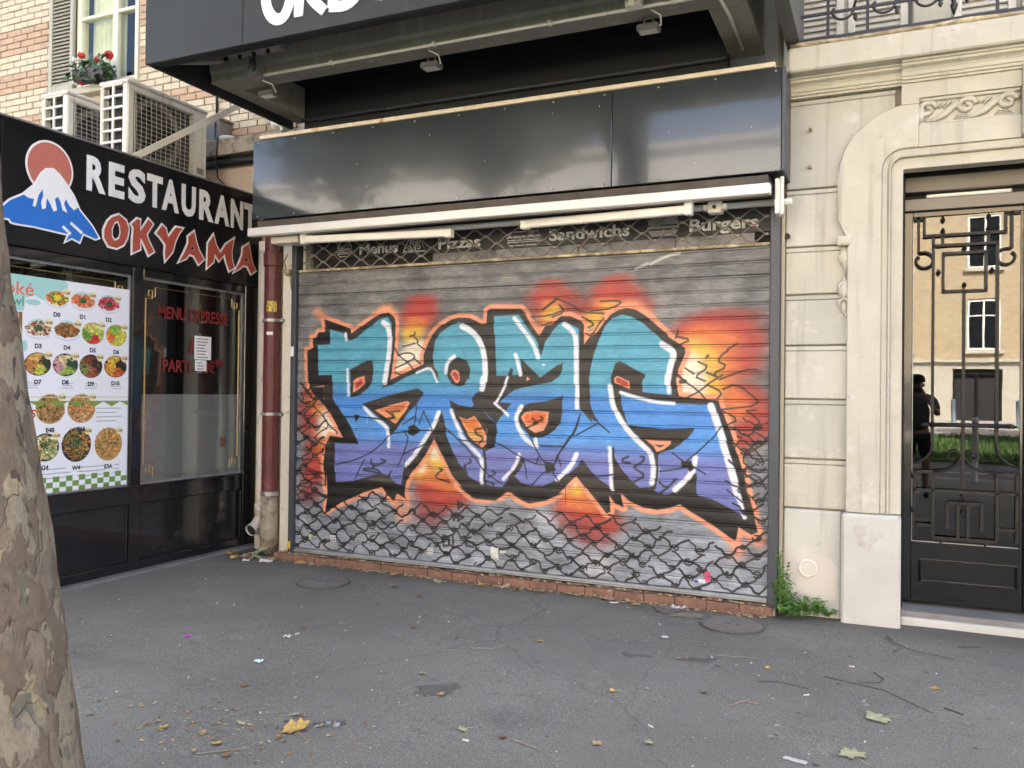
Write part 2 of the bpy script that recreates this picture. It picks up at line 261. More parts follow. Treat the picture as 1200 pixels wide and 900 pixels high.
GRAFFITI = [
('C','9c423e',[-3664,2325],150,0.45,0.9),
('C','b9453b',[-3677,2239],190,0.5,0.85),
('C','b9453b',[-3676,2178],190,0.5,0.85),
('C','b9453b',[-3608,2323],150,0.45,0.8),
('C','b9453b',[-3635,2226],150,0.45,0.8),
('C','e07a45',[-3690,2142],130,0.5,0.95),
('C','e07a45',[-3703,2105],130,0.5,0.95),
('C','e6b84c',[-3717,2056],120,0.6,0.95),
('C','e6b84c',[-3716,2007],120,0.6,0.95),
('C','f6ead2',[-3672,1896],120,0.95,1),
('C','f6ead2',[-3728,1860],120,0.95,1),
('C','f6ead2',[-3770,1799],120,0.95,1),
('C','f6ead2',[-3812,1737],120,0.95,1),
('C','f6ead2',[-3685,1811],120,0.95,1),
('C','b9453b',[-2445,2415],145,0.35,0.85),
('C','b9453b',[-2444,2330],220,0.35,0.9),
('C','b9453b',[-2432,2318],220,0.35,0.9),
('C','9c423e',[-2566,2231],130,0.6,0.8),
('C','9c423e',[-2298,2223],130,0.6,0.8),
('C','e07a45',[-2444,2261],110,0.5,0.95),
('C','e07a45',[-2431,2192],110,0.5,0.95),
('C','e07a45',[-2491,2148],110,0.5,0.95),
('C','e6b84c',[-2419,2209],90,0.5,0.95),
('C','e6b84c',[-2455,2159],90,0.5,0.95),
('C','e07a45',[-2540,2081],70,0.6,0.9),
('C','b9453b',[-1902,2426],150,0.35,0.9),
('C','b9453b',[-1924,2333],210,0.4,0.9),
('C','b9453b',[-1878,2315],210,0.4,0.9),
('C','9c423e',[-2202,2220],140,0.5,0.8),
('C','9c423e',[-2155,2218],140,0.5,0.8),
('C','9c423e',[-1720,2238],140,0.5,0.8),
('C','e07a45',[-2015,2236],110,0.5,0.95),
('C','e07a45',[-1992,2247],110,0.5,0.95),
('C','e07a45',[-2107,2150],110,0.5,0.95),
('C','e6b84c',[-2084,2149],90,0.5,0.95),
('C','e6b84c',[-2107,2094],90,0.5,0.95),
('C','e6b84c',[-1957,2223],90,0.5,0.95),
('C','9c423e',[-1159,2125],210,0.35,0.65),
('C','9c423e',[-1035,2122],210,0.35,0.65),
('C','9c423e',[-954,2110],210,0.35,0.65),
('C','b9453b',[-1305,2034],190,0.5,0.85),
('C','b9453b',[-1158,2031],190,0.5,0.85),
('C','b9453b',[-1034,2018],190,0.5,0.85),
('C','b9453b',[-953,1985],190,0.5,0.85),
('C','b9453b',[-952,1902],190,0.5,0.85),
('C','b9453b',[-982,1820],190,0.5,0.85),
('C','b9453b',[-981,1737],190,0.5,0.85),
('C','b9453b',[-949,1571],150,0.6,0.85),
('C','b9453b',[-889,1510],150,0.6,0.85),
('C','b9453b',[-868,1418],150,0.6,0.85),
('C','b9453b',[-847,1357],150,0.6,0.85),
('C','b9453b',[-897,1294],150,0.6,0.85),
('C','b9453b',[-987,1239],150,0.6,0.85),
('C','b9453b',[-1017,1186],150,0.6,0.85),
('C','e07a45',[-1241,1980],170,0.6,0.9),
('C','e07a45',[-1137,1967],170,0.6,0.9),
('C','e07a45',[-1095,1925],170,0.6,0.9),
('C','e07a45',[-1135,1821],170,0.6,0.9),
('C','e07a45',[-1093,1705],170,0.6,0.9),
('C','e07a45',[-1155,1653],130,0.6,0.9),
('C','e07a45',[-1071,1560],130,0.6,0.9),
('C','e07a45',[-999,1498],130,0.6,0.9),
('C','e07a45',[-1019,1425],130,0.6,0.9),
('C','e07a45',[-1050,1456],130,0.6,0.9),
('C','e6b84c',[-1304,1906],140,0.6,1),
('C','e6b84c',[-1261,1853],140,0.6,1),
('C','e6b84c',[-1218,1811],140,0.6,1),
('C','e6b84c',[-1218,1737],140,0.6,1),
('C','e6b84c',[-1238,1663],140,0.6,1),
('C','e6b84c',[-1238,1652],140,0.6,1),
('C','e6b84c',[-1216,1589],140,0.6,1),
('C','f6ead2',[-1377,1779],120,0.95,1),
('C','f6ead2',[-1334,1747],120,0.95,1),
('C','f6ead2',[-1322,1673],120,0.95,1),
('C','f6ead2',[-1386,1652],120,0.95,1),
('C','f6ead2',[-1364,1588],120,0.95,1),
('C','f6ead2',[-1322,1631],120,0.95,1),
('C','f6ead2',[-1333,1684],120,0.95,1),
('C','f6ead2',[-1343,1578],120,0.95,1),
('C','9c423e',[-4774,1530],130,0.7,0.75),
('C','9c423e',[-4819,1360],130,0.7,0.75),
('C','9c423e',[-4800,1205],130,0.7,0.75),
('C','9c423e',[-4748,960],130,0.7,0.75),
('C','9c423e',[-4762,804],130,0.7,0.75),
('C','9c423e',[-4791,673],130,0.7,0.75),
('C','9c423e',[-4806,594],130,0.7,0.75),
('C','b9453b',[-4775,1556],120,0.7,0.9),
('C','b9453b',[-4804,1425],120,0.7,0.9),
('C','b9453b',[-4801,1243],120,0.7,0.9),
('C','b9453b',[-4734,1038],120,0.7,0.9),
('C','b9453b',[-4731,883],120,0.7,0.9),
('C','b9453b',[-4745,779],120,0.7,0.9),
('C','e07a45',[-4742,1478],90,0.7,0.9),
('C','e07a45',[-4724,1375],90,0.7,0.9),
('C','e07a45',[-4660,1337],90,0.7,0.9),
('C','e07a45',[-4689,1169],90,0.7,0.9),
('C','e07a45',[-4640,1067],90,0.7,0.9),
('C','e07a45',[-4686,988],90,0.7,0.9),
('C','e6b84c',[-4805,1432],60,0.7,0.5),
('C','e6b84c',[-4708,1362],60,0.7,0.5),
('C','f6ead2',[-4613,1313],100,0.95,1),
('C','f6ead2',[-4581,1249],100,0.95,1),
('C','f6ead2',[-4502,1175],100,0.95,1),
('C','f6ead2',[-4643,1222],100,0.95,1),
('C','f6ead2',[-4595,1197],100,0.95,1),
('C','9c423e',[-3513,600],170,0.6,0.75),
('C','9c423e',[-3534,502],170,0.6,0.75),
('C','9c423e',[-3447,623],170,0.6,0.75),
('C','9c423e',[-3317,651],170,0.6,0.75),
('C','b9453b',[-3559,713],150,0.6,0.9),
('C','b9453b',[-3470,680],150,0.6,0.9),
('C','b9453b',[-3317,689],150,0.6,0.9),
('C','b9453b',[-3427,779],150,0.6,0.9),
('C','e07a45',[-3516,812],110,0.6,0.9),
('C','e07a45',[-3427,779],110,0.6,0.9),
('C','e07a45',[-3340,745],110,0.6,0.9),
('C','e07a45',[-3628,826],110,0.6,0.9),
('C','e6b84c',[-3532,962],110,0.7,0.95),
('C','e6b84c',[-3463,977],110,0.7,0.95),
('C','e6b84c',[-3408,919],110,0.7,0.95),
('C','e6b84c',[-3600,861],110,0.7,0.95),
('C','e07a45',[-3601,910],90,0.7,0.8),
('C','e07a45',[-3544,816],90,0.7,0.8),
('C','e07a45',[-3393,824],90,0.7,0.8),
('C','f6ead2',[-3506,1059],70,0.8,0.8),
('C','f6ead2',[-3491,1012],70,0.8,0.8),
('C','f6ead2',[-3629,896],70,0.8,0.8),
('C','9c423e',[-2173,490],170,0.6,0.7),
('C','9c423e',[-2060,446],170,0.6,0.7),
('C','9c423e',[-1987,575],170,0.6,0.7),
('C','9c423e',[-2231,575],170,0.6,0.7),
('C','b9453b',[-2289,643],140,0.6,0.85),
('C','b9453b',[-2174,615],140,0.6,0.85),
('C','b9453b',[-2081,639],140,0.6,0.85),
('C','b9453b',[-1987,540],140,0.6,0.85),
('C','e07a45',[-2214,756],120,0.7,0.95),
('C','e07a45',[-2251,699],120,0.7,0.95),
('C','e07a45',[-2119,690],120,0.7,0.95),
('C','e6b84c',[-2205,819],70,0.8,0.8),
('C','e6b84c',[-2223,782],70,0.8,0.8),
('C','f6ead2',[-2228,885],45,0.8,0.8),
('C','f6ead2',[-2240,839],45,0.8,0.8),
('C','b9453b',[-1906,704],60,0.95,0.7),
('S','f7a37c',[-4660,2196,-4518,2151,-4367,2100,-4356,2058,-4273,2111,-4140,2187,-4052,2229,-3971,2235,-3912,2184,-3896,2085,-3902,1985,-3914,1862,-3927,1737,-3943,1648,-3754,1725,-3614,1784,-3615,1859,-3588,1932,-3534,2029,-3466,2100,-3357,2158,-3290,2174,-3182,2169,-3116,2140,-3076,2116,-3023,2117,-3018,2221,-2986,2241,-2716,2233,-2678,2199,-2652,2141,-2589,2065,-2545,2006,-2490,2091,-2442,2096,-2369,2162,-2285,2160,-2273,2154,-2189,2118,-2163,2084,-2170,2006,-2167,1927,-2129,1983,-2059,2026,-2002,2103,-1957,2163,-1900,2194,-1832,2211,-1753,2195,-1697,2161,-1607,2094,-1508,2005,-1497,1984,-1432,1940,-1372,1897,-1367,1865,-1388,1811,-1419,1737,-1434,1651,-1434,1673,-1428,1587,-1412,1534,-1258,1520,-1120,1509,-1109,1475,-1080,1393,-1048,1310,-1007,1176,-965,1075,-934,973,-913,871,-892,770,-948,997,-907,867,-866,706,-840,568,-880,544,-977,595,-992,498,-1033,512,-1132,579,-1232,638,-1334,690,-1399,733,-1471,701,-1575,679,-1681,687,-1789,732,-1865,801,-1839,682,-1906,704,-1953,771,-1942,640,-1969,620,-2063,729,-2215,899,-2386,736,-2483,688,-2621,658,-2691,681,-2752,714,-2808,753,-2874,697,-2998,667,-3103,668,-3189,706,-3275,768,-3229,749,-3311,840,-3381,944,-3437,1062,-3494,1166,-3561,1045,-3623,958,-3699,869,-3768,779,-3789,705,-3788,643,-3772,622,-3806,644,-3864,666,-3897,595,-3956,640,-4020,714,-4204,656,-4445,550,-4612,457,-4595,632,-4611,837,-4618,682,-4627,785,-4637,913,-4621,1055,-4581,1072,-4571,1140,-4424,1126,-4487,1213,-4574,1339,-4639,1441,-4649,1596,-4807,1575,-4824,1633,-4845,1914,-4762,1917,-4779,1972,-4783,2024,-4717,2033,-4713,2075,-4639,2080,-4660,2196],74,12,0.97),
('S','f7a37c',[-4643,2177,-4732,2263],75,50,0.9),
('S','f7a37c',[-4110,2214,-3994,2298,-3905,2209],70,40,0.9),
('S','f7a37c',[-3863,617,-3826,461],75,50,0.8),
('S','f7a37c',[-3761,643,-3758,466],70,50,0.8),
('S','f7a37c',[-864,558,-832,503],90,40,0.95),
('S','f7a37c',[-992,515,-975,417],100,50,0.85),
('S','f7a37c',[-1945,2184,-1843,2231,-1742,2228,-1652,2149],80,45,0.95),
('P','35302c',[-4660,2196,-4518,2151,-4367,2100,-4356,2058,-4273,2111,-4140,2187,-4052,2229,-3971,2235,-3912,2184,-3896,2085,-3902,1985,-3914,1862,-3927,1737,-3943,1648,-3754,1725,-3614,1784,-3615,1859,-3588,1932,-3534,2029,-3466,2100,-3357,2158,-3290,2174,-3182,2169,-3116,2140,-3076,2116,-3023,2117,-3018,2221,-2986,2241,-2716,2233,-2678,2199,-2652,2141,-2589,2065,-2545,2006,-2490,2091,-2442,2096,-2369,2162,-2285,2160,-2273,2154,-2189,2118,-2163,2084,-2170,2006,-2167,1927,-2129,1983,-2059,2026,-2002,2103,-1957,2163,-1900,2194,-1832,2211,-1753,2195,-1697,2161,-1607,2094,-1508,2005,-1497,1984,-1432,1940,-1372,1897,-1367,1865,-1388,1811,-1419,1737,-1434,1651,-1434,1673,-1428,1587,-1412,1534,-1258,1520,-1120,1509,-1109,1475,-1080,1393,-1048,1310,-1007,1176,-965,1075,-934,973,-913,871,-892,770,-948,997,-907,867,-866,706,-840,568,-880,544,-977,595,-992,498,-1033,512,-1132,579,-1232,638,-1334,690,-1399,733,-1471,701,-1575,679,-1681,687,-1789,732,-1865,801,-1839,682,-1906,704,-1953,771,-1942,640,-1969,620,-2063,729,-2215,899,-2386,736,-2483,688,-2621,658,-2691,681,-2752,714,-2808,753,-2874,697,-2998,667,-3103,668,-3189,706,-3275,768,-3229,749,-3311,840,-3381,944,-3437,1062,-3494,1166,-3561,1045,-3623,958,-3699,869,-3768,779,-3789,705,-3788,643,-3772,622,-3806,644,-3864,666,-3897,595,-3956,640,-4020,714,-4204,656,-4445,550,-4612,457,-4595,632,-4611,837,-4618,682,-4627,785,-4637,913,-4621,1055,-4581,1072,-4571,1140,-4424,1126,-4487,1213,-4574,1339,-4639,1441,-4649,1596,-4807,1575,-4824,1633,-4845,1914,-4762,1917,-4779,1972,-4783,2024,-4717,2033,-4713,2075,-4639,2080],5,1.0),
('P','1c1a1b',[-4807,1575,-4649,1583,-4647,1467,-4553,1455,-4264,1081,-4578,1082,-4624,1055,-4605,889,-4512,880,-4517,739,-4236,754,-3883,749,-3789,729,-3788,643,-3772,622,-3864,666,-3956,640,-4020,714,-4204,656,-4445,550,-4612,457,-4595,632,-4611,837,-4618,682,-4637,913,-4621,1055,-4571,1140,-4424,1126,-4574,1339],8,1.0),
('P','1c1a1b',[-3535,1155,-3370,1161,-3328,1066,-3325,875,-3395,968,-3500,1156,-3685,882,-3812,839,-3658,956],10,1.0),
('P','1c1a1b',[-3216,750,-2722,755,-2328,755,-2376,741,-2547,685,-2799,762,-2925,661,-3135,672],14,1.0),
('P','1c1a1b',[-3189,754,-2622,731,-2621,676,-2808,753,-2998,667,-3103,668],8,1.0),
('P','1c1a1b',[-2045,748,-1825,779,-1576,760,-1267,796,-1084,707,-1002,630,-865,607,-840,568,-977,595,-992,498,-1132,579,-1399,733,-1575,679,-1789,732,-1865,801,-1839,682,-1953,771,-1942,640],10,1.0),
('P','1c1a1b',[-1090,1392,-1048,1310,-965,1075,-892,770,-942,766,-1026,1072,-1111,1371],8,1.0),
('P','1c1a1b',[-4644,2190,-4364,2100,-4363,2062,-4627,2125],5,1.0),
('P','1c1a1b',[-4713,2075,-4587,2072,-4585,1976,-4774,1972],5,1.0),
('P','1c1a1b',[-4829,1914,-4726,1958,-4711,1688,-4560,1686,-4556,1609,-4808,1608],6,1.0),
('G',None,[-3525,1859,-3506,1980,-3458,2046,-3357,2110,-3282,2135,-3195,2112,-3114,2057,-3061,1985,-3026,1879,-3012,1761,-3010,1620,-3029,1578,-3107,1542,-3146,1494,-3130,1456,-3066,1424,-2987,1349,-2918,1293,-2555,1302,-2551,1005,-2682,1011,-2749,892,-2800,843,-2863,776,-2940,777,-3057,794,-3164,847,-3273,961,-3342,1090,-3391,1208,-3421,1346,-3472,1568,-3473,1665,-3516,1774],6,1.0),
('G',None,[-2972,2178,-2735,2183,-2652,2083,-2575,1978,-2544,1920,-2531,1852,-2513,1909,-2501,1954,-2441,2033,-2369,2111,-2321,2116,-2212,2063,-2206,2051,-2208,1905,-2207,1636,-2200,1468,-2187,1418,-2098,1325,-1958,1251,-1776,1235,-1675,1152,-1608,1089,-1594,853,-1705,836,-1784,897,-1864,980,-1912,1060,-1925,824,-1942,834,-2011,874,-2093,936,-2174,1033,-2212,975,-2282,915,-2378,860,-2499,804,-2598,799,-2686,820,-2736,864,-2775,891,-2853,1038,-2932,1163,-2921,1304,-2782,1464,-2930,1468,-2834,1539,-2758,1575,-2559,1620,-2448,1640,-2376,1680,-2364,1703,-2343,1782,-2389,1771,-2534,1671,-2705,1824,-2690,1693,-2783,1691,-2776,1737,-2792,1751,-2823,1685,-2924,1685,-2935,1854,-2950,2019],6,1.0),
('G',None,[-2125,1637,-2112,1748,-2086,1860,-2047,1970,-1996,2069,-1945,2135,-1865,2162,-1797,2147,-1696,2096,-1607,2018,-1529,1941,-1442,1887,-1440,1876,-1435,1844,-1462,1780,-1483,1705,-1488,1640,-1472,1608,-1466,1544,-1257,1484,-1148,1480,-1116,1381,-1079,1257,-1047,1154,-1005,1021,-974,909,-947,776,-921,661,-1035,727,-1167,785,-1268,804,-1272,808,-1279,966,-1305,965,-1368,877,-1442,819,-1507,794,-1572,806,-1605,842,-1629,1045,-1910,1077,-2261,1130,-2098,1325,-2117,1469,-2123,1692],6,1.0),
('G',None,[-4587,2101,-4432,2063,-4393,1995,-4302,2020,-4183,2103,-4066,2182,-3985,2198,-3940,2135,-3938,1986,-3946,1862,-3971,1738,-3991,1632,-3984,1638,-4041,1573,-3925,1607,-3775,1676,-3669,1711,-3565,1768,-3473,1641,-3452,1617,-3334,1497,-3403,1545,-3421,1352,-3435,1388,-3522,1240,-3673,1041,-3700,966,-3784,895,-3825,740,-3883,752,-3971,818,-4044,827,-4176,789,-4326,747,-4506,727,-4520,918,-4519,1078,-4264,1078,-4318,1180,-4412,1305,-4506,1418,-4549,1481,-4560,1686,-4565,1689,-4709,1686,-4720,1867,-4726,1961,-4585,1967],6,1.0),
('P','35302c',[-1591,1090,-1564,1097,-1575,854,-1600,831,-1596,1004],5,1.0),
('P','35302c',[-3018,2226,-2979,2241,-2959,2184,-2944,2019,-2934,1854,-2924,1683,-2823,1684,-2792,1751,-2776,1737,-2783,1690,-2690,1692,-2709,1827,-2534,1671,-2437,1726,-2389,1771,-2346,1785,-2346,1737,-2376,1680,-2436,1640,-2448,1637,-2559,1617,-2683,1599,-2758,1575,-2834,1522,-2891,1468,-2931,1465,-2885,1515,-2835,1597,-2810,1667,-2823,1679,-2861,1632,-2938,1583,-3029,1563,-3100,1527,-3126,1479,-3093,1448,-3130,1456,-3146,1494,-3120,1536,-3029,1578,-3011,1690,-3009,1855,-3034,1926],5,1.0),
('P','35302c',[-2169,1927,-2129,1983,-2059,2026,-2013,2070,-2053,1959,-2092,1860,-2114,1737,-2125,1637,-2126,1692,-2118,1559,-2109,1470,-2087,1392,-2040,1324,-2080,1337,-2134,1380,-2181,1418,-2200,1468,-2208,1692,-2207,1636,-2205,1905,-2203,2051],5,1.0),
('P','35302c',[-2530,1846,-2556,1921,-2545,2012,-2490,2080,-2441,2079,-2501,1954,-2513,1909],5,1.0),
('P','35302c',[-4365,1738,-4253,1788,-4178,1819,-4134,1813,-4118,1750,-4131,1631,-4131,1637,-4174,1574,-4278,1507,-4351,1489,-4362,1560,-4360,1687],5,1.0),
('P','35302c',[-4232,1435,-3953,1514,-3667,1578,-3610,1540,-3665,1456,-3749,1381,-3833,1281,-3904,1193,-3940,1154,-3955,1241,-4067,1325],5,1.0),
('P','35302c',[-3385,1749,-3352,1815,-3278,1843,-3204,1815,-3166,1749,-3173,1654,-3189,1660,-3221,1609,-3275,1594,-3336,1615,-3378,1677],5,1.0),
('P','35302c',[-3343,1476,-3266,1439,-3145,1423,-3113,1459,-3053,1407,-2986,1338,-2927,1292,-2917,1222,-2919,1141,-2957,1090,-3015,1067,-3088,1085,-3168,1144,-3236,1231,-3305,1342],5,1.0),
('P','35302c',[-2736,1344,-2693,1437,-2619,1467,-2495,1480,-2410,1504,-2342,1530,-2343,1443,-2359,1318,-2419,1249,-2492,1201,-2578,1179,-2641,1219,-2704,1275],5,1.0),
('P','35302c',[-1912,1781,-1878,1801,-1827,1781,-1748,1737,-1669,1696,-1675,1674,-1691,1661,-1696,1634,-1696,1565,-1580,1554,-1466,1544,-1342,1527,-1122,1507,-1117,1480,-1257,1477,-1449,1485,-1634,1514,-1802,1551,-1870,1574,-1858,1485,-1834,1386,-1811,1311,-1687,1292,-1522,1288,-1383,1295,-1308,1302,-1302,1290,-1339,1238,-1403,1172,-1467,1138,-1543,1117,-1564,1091,-1586,1107,-1597,1106,-1653,1142,-1709,1194,-1765,1225,-1822,1288,-1879,1364,-1914,1451,-1941,1561,-1942,1693,-1934,1704],5,1.0),
('P','1c1a1b',[-1845,1364,-1811,1311,-1522,1288,-1302,1295,-1318,1271,-1522,1265,-1799,1273],5,1.0),
('P','1c1a1b',[-3065,1336,-2928,1298,-2917,1222,-2931,1105,-3009,1067,-2985,1197],6,1.0),
('P','1c1a1b',[-2433,1362,-2354,1364,-2407,1261,-2504,1201],6,1.0),
('P','1c1a1b',[-1564,1118,-1424,1161,-1445,1144,-1542,1114],4,1.0),
('S','35302c',[-3028,1066,-3014,937,-3018,796],22,5,1.0),
('S','35302c',[-3347,1473,-3333,1402,-3291,1307],14,5,1.0),
('S','35302c',[-2688,999,-2725,928,-2781,856],40,5,1.0),
('S','35302c',[-1586,1090,-1582,961,-1591,843],30,5,1.0),
('P','35302c',[-1925,1137,-1909,1132,-1908,1061,-1864,980,-1784,897,-1705,831,-1930,812,-1943,922],5,1.0),
('P','35302c',[-1278,955,-1272,798,-1378,802,-1442,817,-1368,877,-1310,954],5,1.0),
('P','35302c',[-3428,1352,-3384,1184,-3342,1066,-3493,1157,-3561,1057,-3784,889,-3604,1080],5,1.0),
('P','4a4640',[-3586,1780,-3530,1780,-3481,1725,-3460,1671,-3494,1689],5,1.0),
('P','57534c',[-4044,827,-3971,824,-3883,758,-4176,764],5,1.0),
('P','f7a37c',[-4333,1630,-4296,1664,-4209,1683,-4205,1618,-4272,1563,-4335,1532],5,1.0),
('P','b9453b',[-4307,1617,-4233,1659,-4235,1614,-4302,1563],5,1.0),
('P','f7a37c',[-4100,1381,-3922,1434,-3765,1469,-3740,1449,-3789,1381,-3891,1265,-3993,1321],5,1.0),
('P','e07a45',[-4053,1382,-3779,1452,-3820,1380,-3906,1341],5,1.0),
('P','e6b84c',[-3972,1352,-3820,1365,-3891,1294],22,1.0),
('P','f7a37c',[-3355,1695,-3338,1731,-3304,1740,-3270,1719,-3258,1666,-3258,1648,-3282,1620,-3309,1636,-3344,1689],5,1.0),
('P','b9453b',[-3337,1689,-3310,1719,-3276,1690,-3269,1642,-3276,1648,-3303,1654,-3326,1689],6,1.0),
('P','f7a37c',[-3271,1345,-3197,1321,-3125,1355,-3064,1277,-3004,1185,-3007,1126,-3046,1087,-3102,1128,-3169,1185,-3226,1267],5,1.0),
('P','e87f3c',[-3244,1332,-3197,1309,-3131,1334,-3064,1253,-3057,1206,-3169,1215,-3217,1279],14,1.0),
('P','e6b84c',[-3196,1238,-3050,1218,-3023,1172,-3089,1152,-3155,1192],25,0.8),
('P','f7a37c',[-2701,1356,-2665,1394,-2581,1407,-2460,1400,-2469,1316,-2505,1249,-2578,1227,-2641,1263,-2686,1310],5,1.0),
('P','e0652f',[-2680,1351,-2655,1380,-2568,1391,-2482,1384,-2499,1315,-2555,1302,-2642,1306],14,1.0),
('P','f7a37c',[-1917,1671,-1892,1690,-1792,1646,-1796,1587,-1848,1608,-1912,1636],5,1.0),
('P','b9453b',[-1900,1665,-1888,1677,-1803,1639,-1808,1604,-1899,1640],5,1.0),
('P','f7a37c',[-1668,1206,-1576,1201,-1465,1202,-1467,1179,-1521,1134,-1575,1110,-1598,1155],5,1.0),
('P','34384e',[-1600,1168,-1508,1169,-1548,1150],5,1.0),
('P','f7a37c',[-2649,1682,-2619,1657,-2656,1645],4,1.0),
('S','f1f4fa',[-4028,2150,-3974,2117,-3953,2036,-3956,1936,-3974,1787,-4001,1625],50,9,1.0),
('S','f1f4fa',[-4394,1738,-4388,1623,-4386,1610,-4381,1509],28,9,1.0),
('S','f1f4fa',[-4417,2056,-4411,2005],32,9,1.0),
('S','f1f4fa',[-3683,1711,-3555,1756,-3516,1713,-3478,1633],22,9,1.0),
('S','f1f4fa',[-3977,1682,-4005,1619],26,9,1.0),
('S','f1f4fa',[-4216,1404,-4126,1324,-4036,1276,-3970,1222,-3953,1154,-3950,1067],34,9,1.0),
('S','f1f4fa',[-3462,1375,-3522,1240,-3659,1041,-3778,914],40,9,1.0),
('S','f1f4fa',[-3248,2102,-3154,2058,-3080,1974,-3039,1867,-3025,1737,-3027,1631,-3037,1690,-3055,1578],50,9,1.0),
('S','f1f4fa',[-3319,1849,-3382,1804,-3397,1713],34,9,1.0),
('S','f1f4fa',[-2772,2155,-2689,2067,-2600,1944,-2555,1835],36,9,1.0),
('S','f1f4fa',[-2756,1859,-2729,1784,-2707,1697],34,9,1.0),
('S','f1f4fa',[-2821,1673,-2854,1586,-2917,1474],24,9,1.0),
('S','f1f4fa',[-2934,1461,-2871,1410,-2819,1365],24,9,1.0),
('S','f1f4fa',[-2332,2099,-2266,2052,-2235,1984,-2230,1849,-2225,1636],42,9,1.0),
('S','f1f4fa',[-2226,1692,-2217,1440],36,9,1.0),
('S','f1f4fa',[-2693,1439,-2741,1378,-2745,1309,-2706,1229,-2640,1162,-2571,1124],36,9,1.0),
('S','f1f4fa',[-2565,1176,-2558,1119],34,9,1.0),
('S','f1f4fa',[-3344,1395,-3297,1283,-3228,1165,-3141,1085,-3061,1018,-3044,924,-3047,801],34,9,1.0),
('S','f1f4fa',[-2710,1050,-2756,938,-2844,843],30,9,1.0),
('S','f1f4fa',[-2219,1070,-2259,984,-2372,866],38,9,1.0),
('S','f1f4fa',[-1945,1131,-1939,977,-1923,813],32,9,1.0),
('S','f1f4fa',[-1953,1610,-1932,1483,-1885,1374,-1799,1256,-1697,1173,-1625,1110,-1602,1025,-1608,879],42,9,1.0),
('S','f1f4fa',[-1868,1561,-1746,1525,-1601,1491,-1449,1483],26,9,1.0),
('S','f1f4fa',[-1174,1469,-1131,1339,-1078,1184,-1025,1010,-973,816],52,9,1.0),
('S','f1f4fa',[-1038,1001,-987,863,-929,668],34,9,1.0),
('S','f1f4fa',[-1285,1087,-1295,1007,-1347,920,-1431,836],42,9,1.0),
('S','f1f4fa',[-1545,1929,-1474,1885,-1452,1844,-1479,1769,-1499,1640],48,9,1.0),
('S','f1f4fa',[-1503,1694,-1491,1568],32,9,1.0),
('S','f1f4fa',[-2511,1776,-2501,1774],14,9,1.0),
('S','1e1c1f',[-4504,883,-4329,927,-4180,983,-4048,1064,-3954,1160],9,5,1.0),
('S','1e1c1f',[-4202,951,-4245,855,-4304,763],9,5,1.0),
('S','1e1c1f',[-4427,1317,-4268,1318,-4126,1311,-3993,1296],9,5,1.0),
('S','1e1c1f',[-3680,1468,-3685,1358,-3705,1260],9,5,1.0),
('S','1e1c1f',[-3608,1384,-3656,1273],9,5,1.0),
('S','1e1c1f',[-3608,1372,-3529,1234],9,5,1.0),
('S','1e1c1f',[-3918,1180,-3746,1210,-3522,1222],9,5,1.0),
('S','1e1c1f',[-3789,1196,-3745,1136,-3856,898],9,5,1.0),
('S','1e1c1f',[-3800,1011,-3604,1092,-3521,1138],9,5,1.0),
('S','1e1c1f',[-3819,1263,-3692,1340],9,5,1.0),
('S','1e1c1f',[-3419,1255,-3275,1164,-3113,1004,-3033,901,-2863,805],9,5,1.0),
('S','1e1c1f',[-3275,1152,-3102,1134,-2932,1152,-2726,1043,-2588,980,-2477,974],9,5,1.0),
('S','1e1c1f',[-2615,1197,-2539,1051,-2477,985],9,5,1.0),
('S','1e1c1f',[-2204,1356,-2238,1243,-2309,1139,-2380,1058,-2416,965],9,5,1.0),
('S','1e1c1f',[-2598,802,-2488,917],9,5,1.0),
('S','1e1c1f',[-2380,1058,-2349,969],9,5,1.0),
('S','1e1c1f',[-2539,1040,-2563,987],9,5,1.0),
('S','1e1c1f',[-2427,931,-2366,855],9,5,1.0),
('S','1e1c1f',[-2675,1011,-2636,858],9,5,1.0),
('S','1e1c1f',[-2528,1126,-2333,1127],9,5,1.0),
('S','1e1c1f',[-2193,1390,-2250,1243,-2345,1104,-2404,989],9,5,1.0),
('S','1e1c1f',[-2045,1321,-2238,1215],9,5,1.0),
('S','1e1c1f',[-2040,1315,-1958,1251],9,5,1.0),
('S','1e1c1f',[-1105,1319,-1161,1234,-1254,1136,-1348,1058],9,5,1.0),
('S','1e1c1f',[-1456,1112,-1380,1056,-1210,964],9,5,1.0),
('S','1e1c1f',[-1574,967,-1444,984,-1358,1015],9,5,1.0),
('S','1e1c1f',[-1049,858,-947,776],9,5,1.0),
('S','1e1c1f',[-2035,906,-1863,937],9,5,1.0),
('P','24211f',[-4321,1338,-4260,1333,-4305,1269],6,1.0),
('P','24211f',[-3761,1246,-3705,1266,-3634,1213,-3703,1168,-3760,1185],6,1.0),
('P','24211f',[-2495,1002,-2416,988,-2391,933,-2476,911],6,1.0),
('P','24211f',[-1391,1051,-1316,1059,-1295,1007,-1326,974,-1348,1005,-1385,1003],6,1.0),
('P','24211f',[-2604,1312,-2548,1308,-2592,1287],6,1.0),
('S','24221f',[-4127,948,-4141,922,-4089,887,-4002,929,-3973,942,-4031,952],14,7,0.9),
('S','24221f',[-4089,887,-4118,873],14,7,0.9),
('S','24221f',[-4022,828,-4059,864,-4178,870,-4215,850,-4118,842,-4029,828],14,7,0.9),
('S','24221f',[-3920,852,-3949,807],14,7,0.9),
('S','24221f',[-3218,928,-3192,953,-3212,916,-3178,870],14,7,0.9),
('S','24221f',[-3166,990,-3146,967,-3179,953],14,7,0.9),
('S','24221f',[-2948,905,-2909,884,-2980,851],14,7,0.9),
('S','24221f',[-3006,820,-2940,801,-2940,777],14,7,0.9),
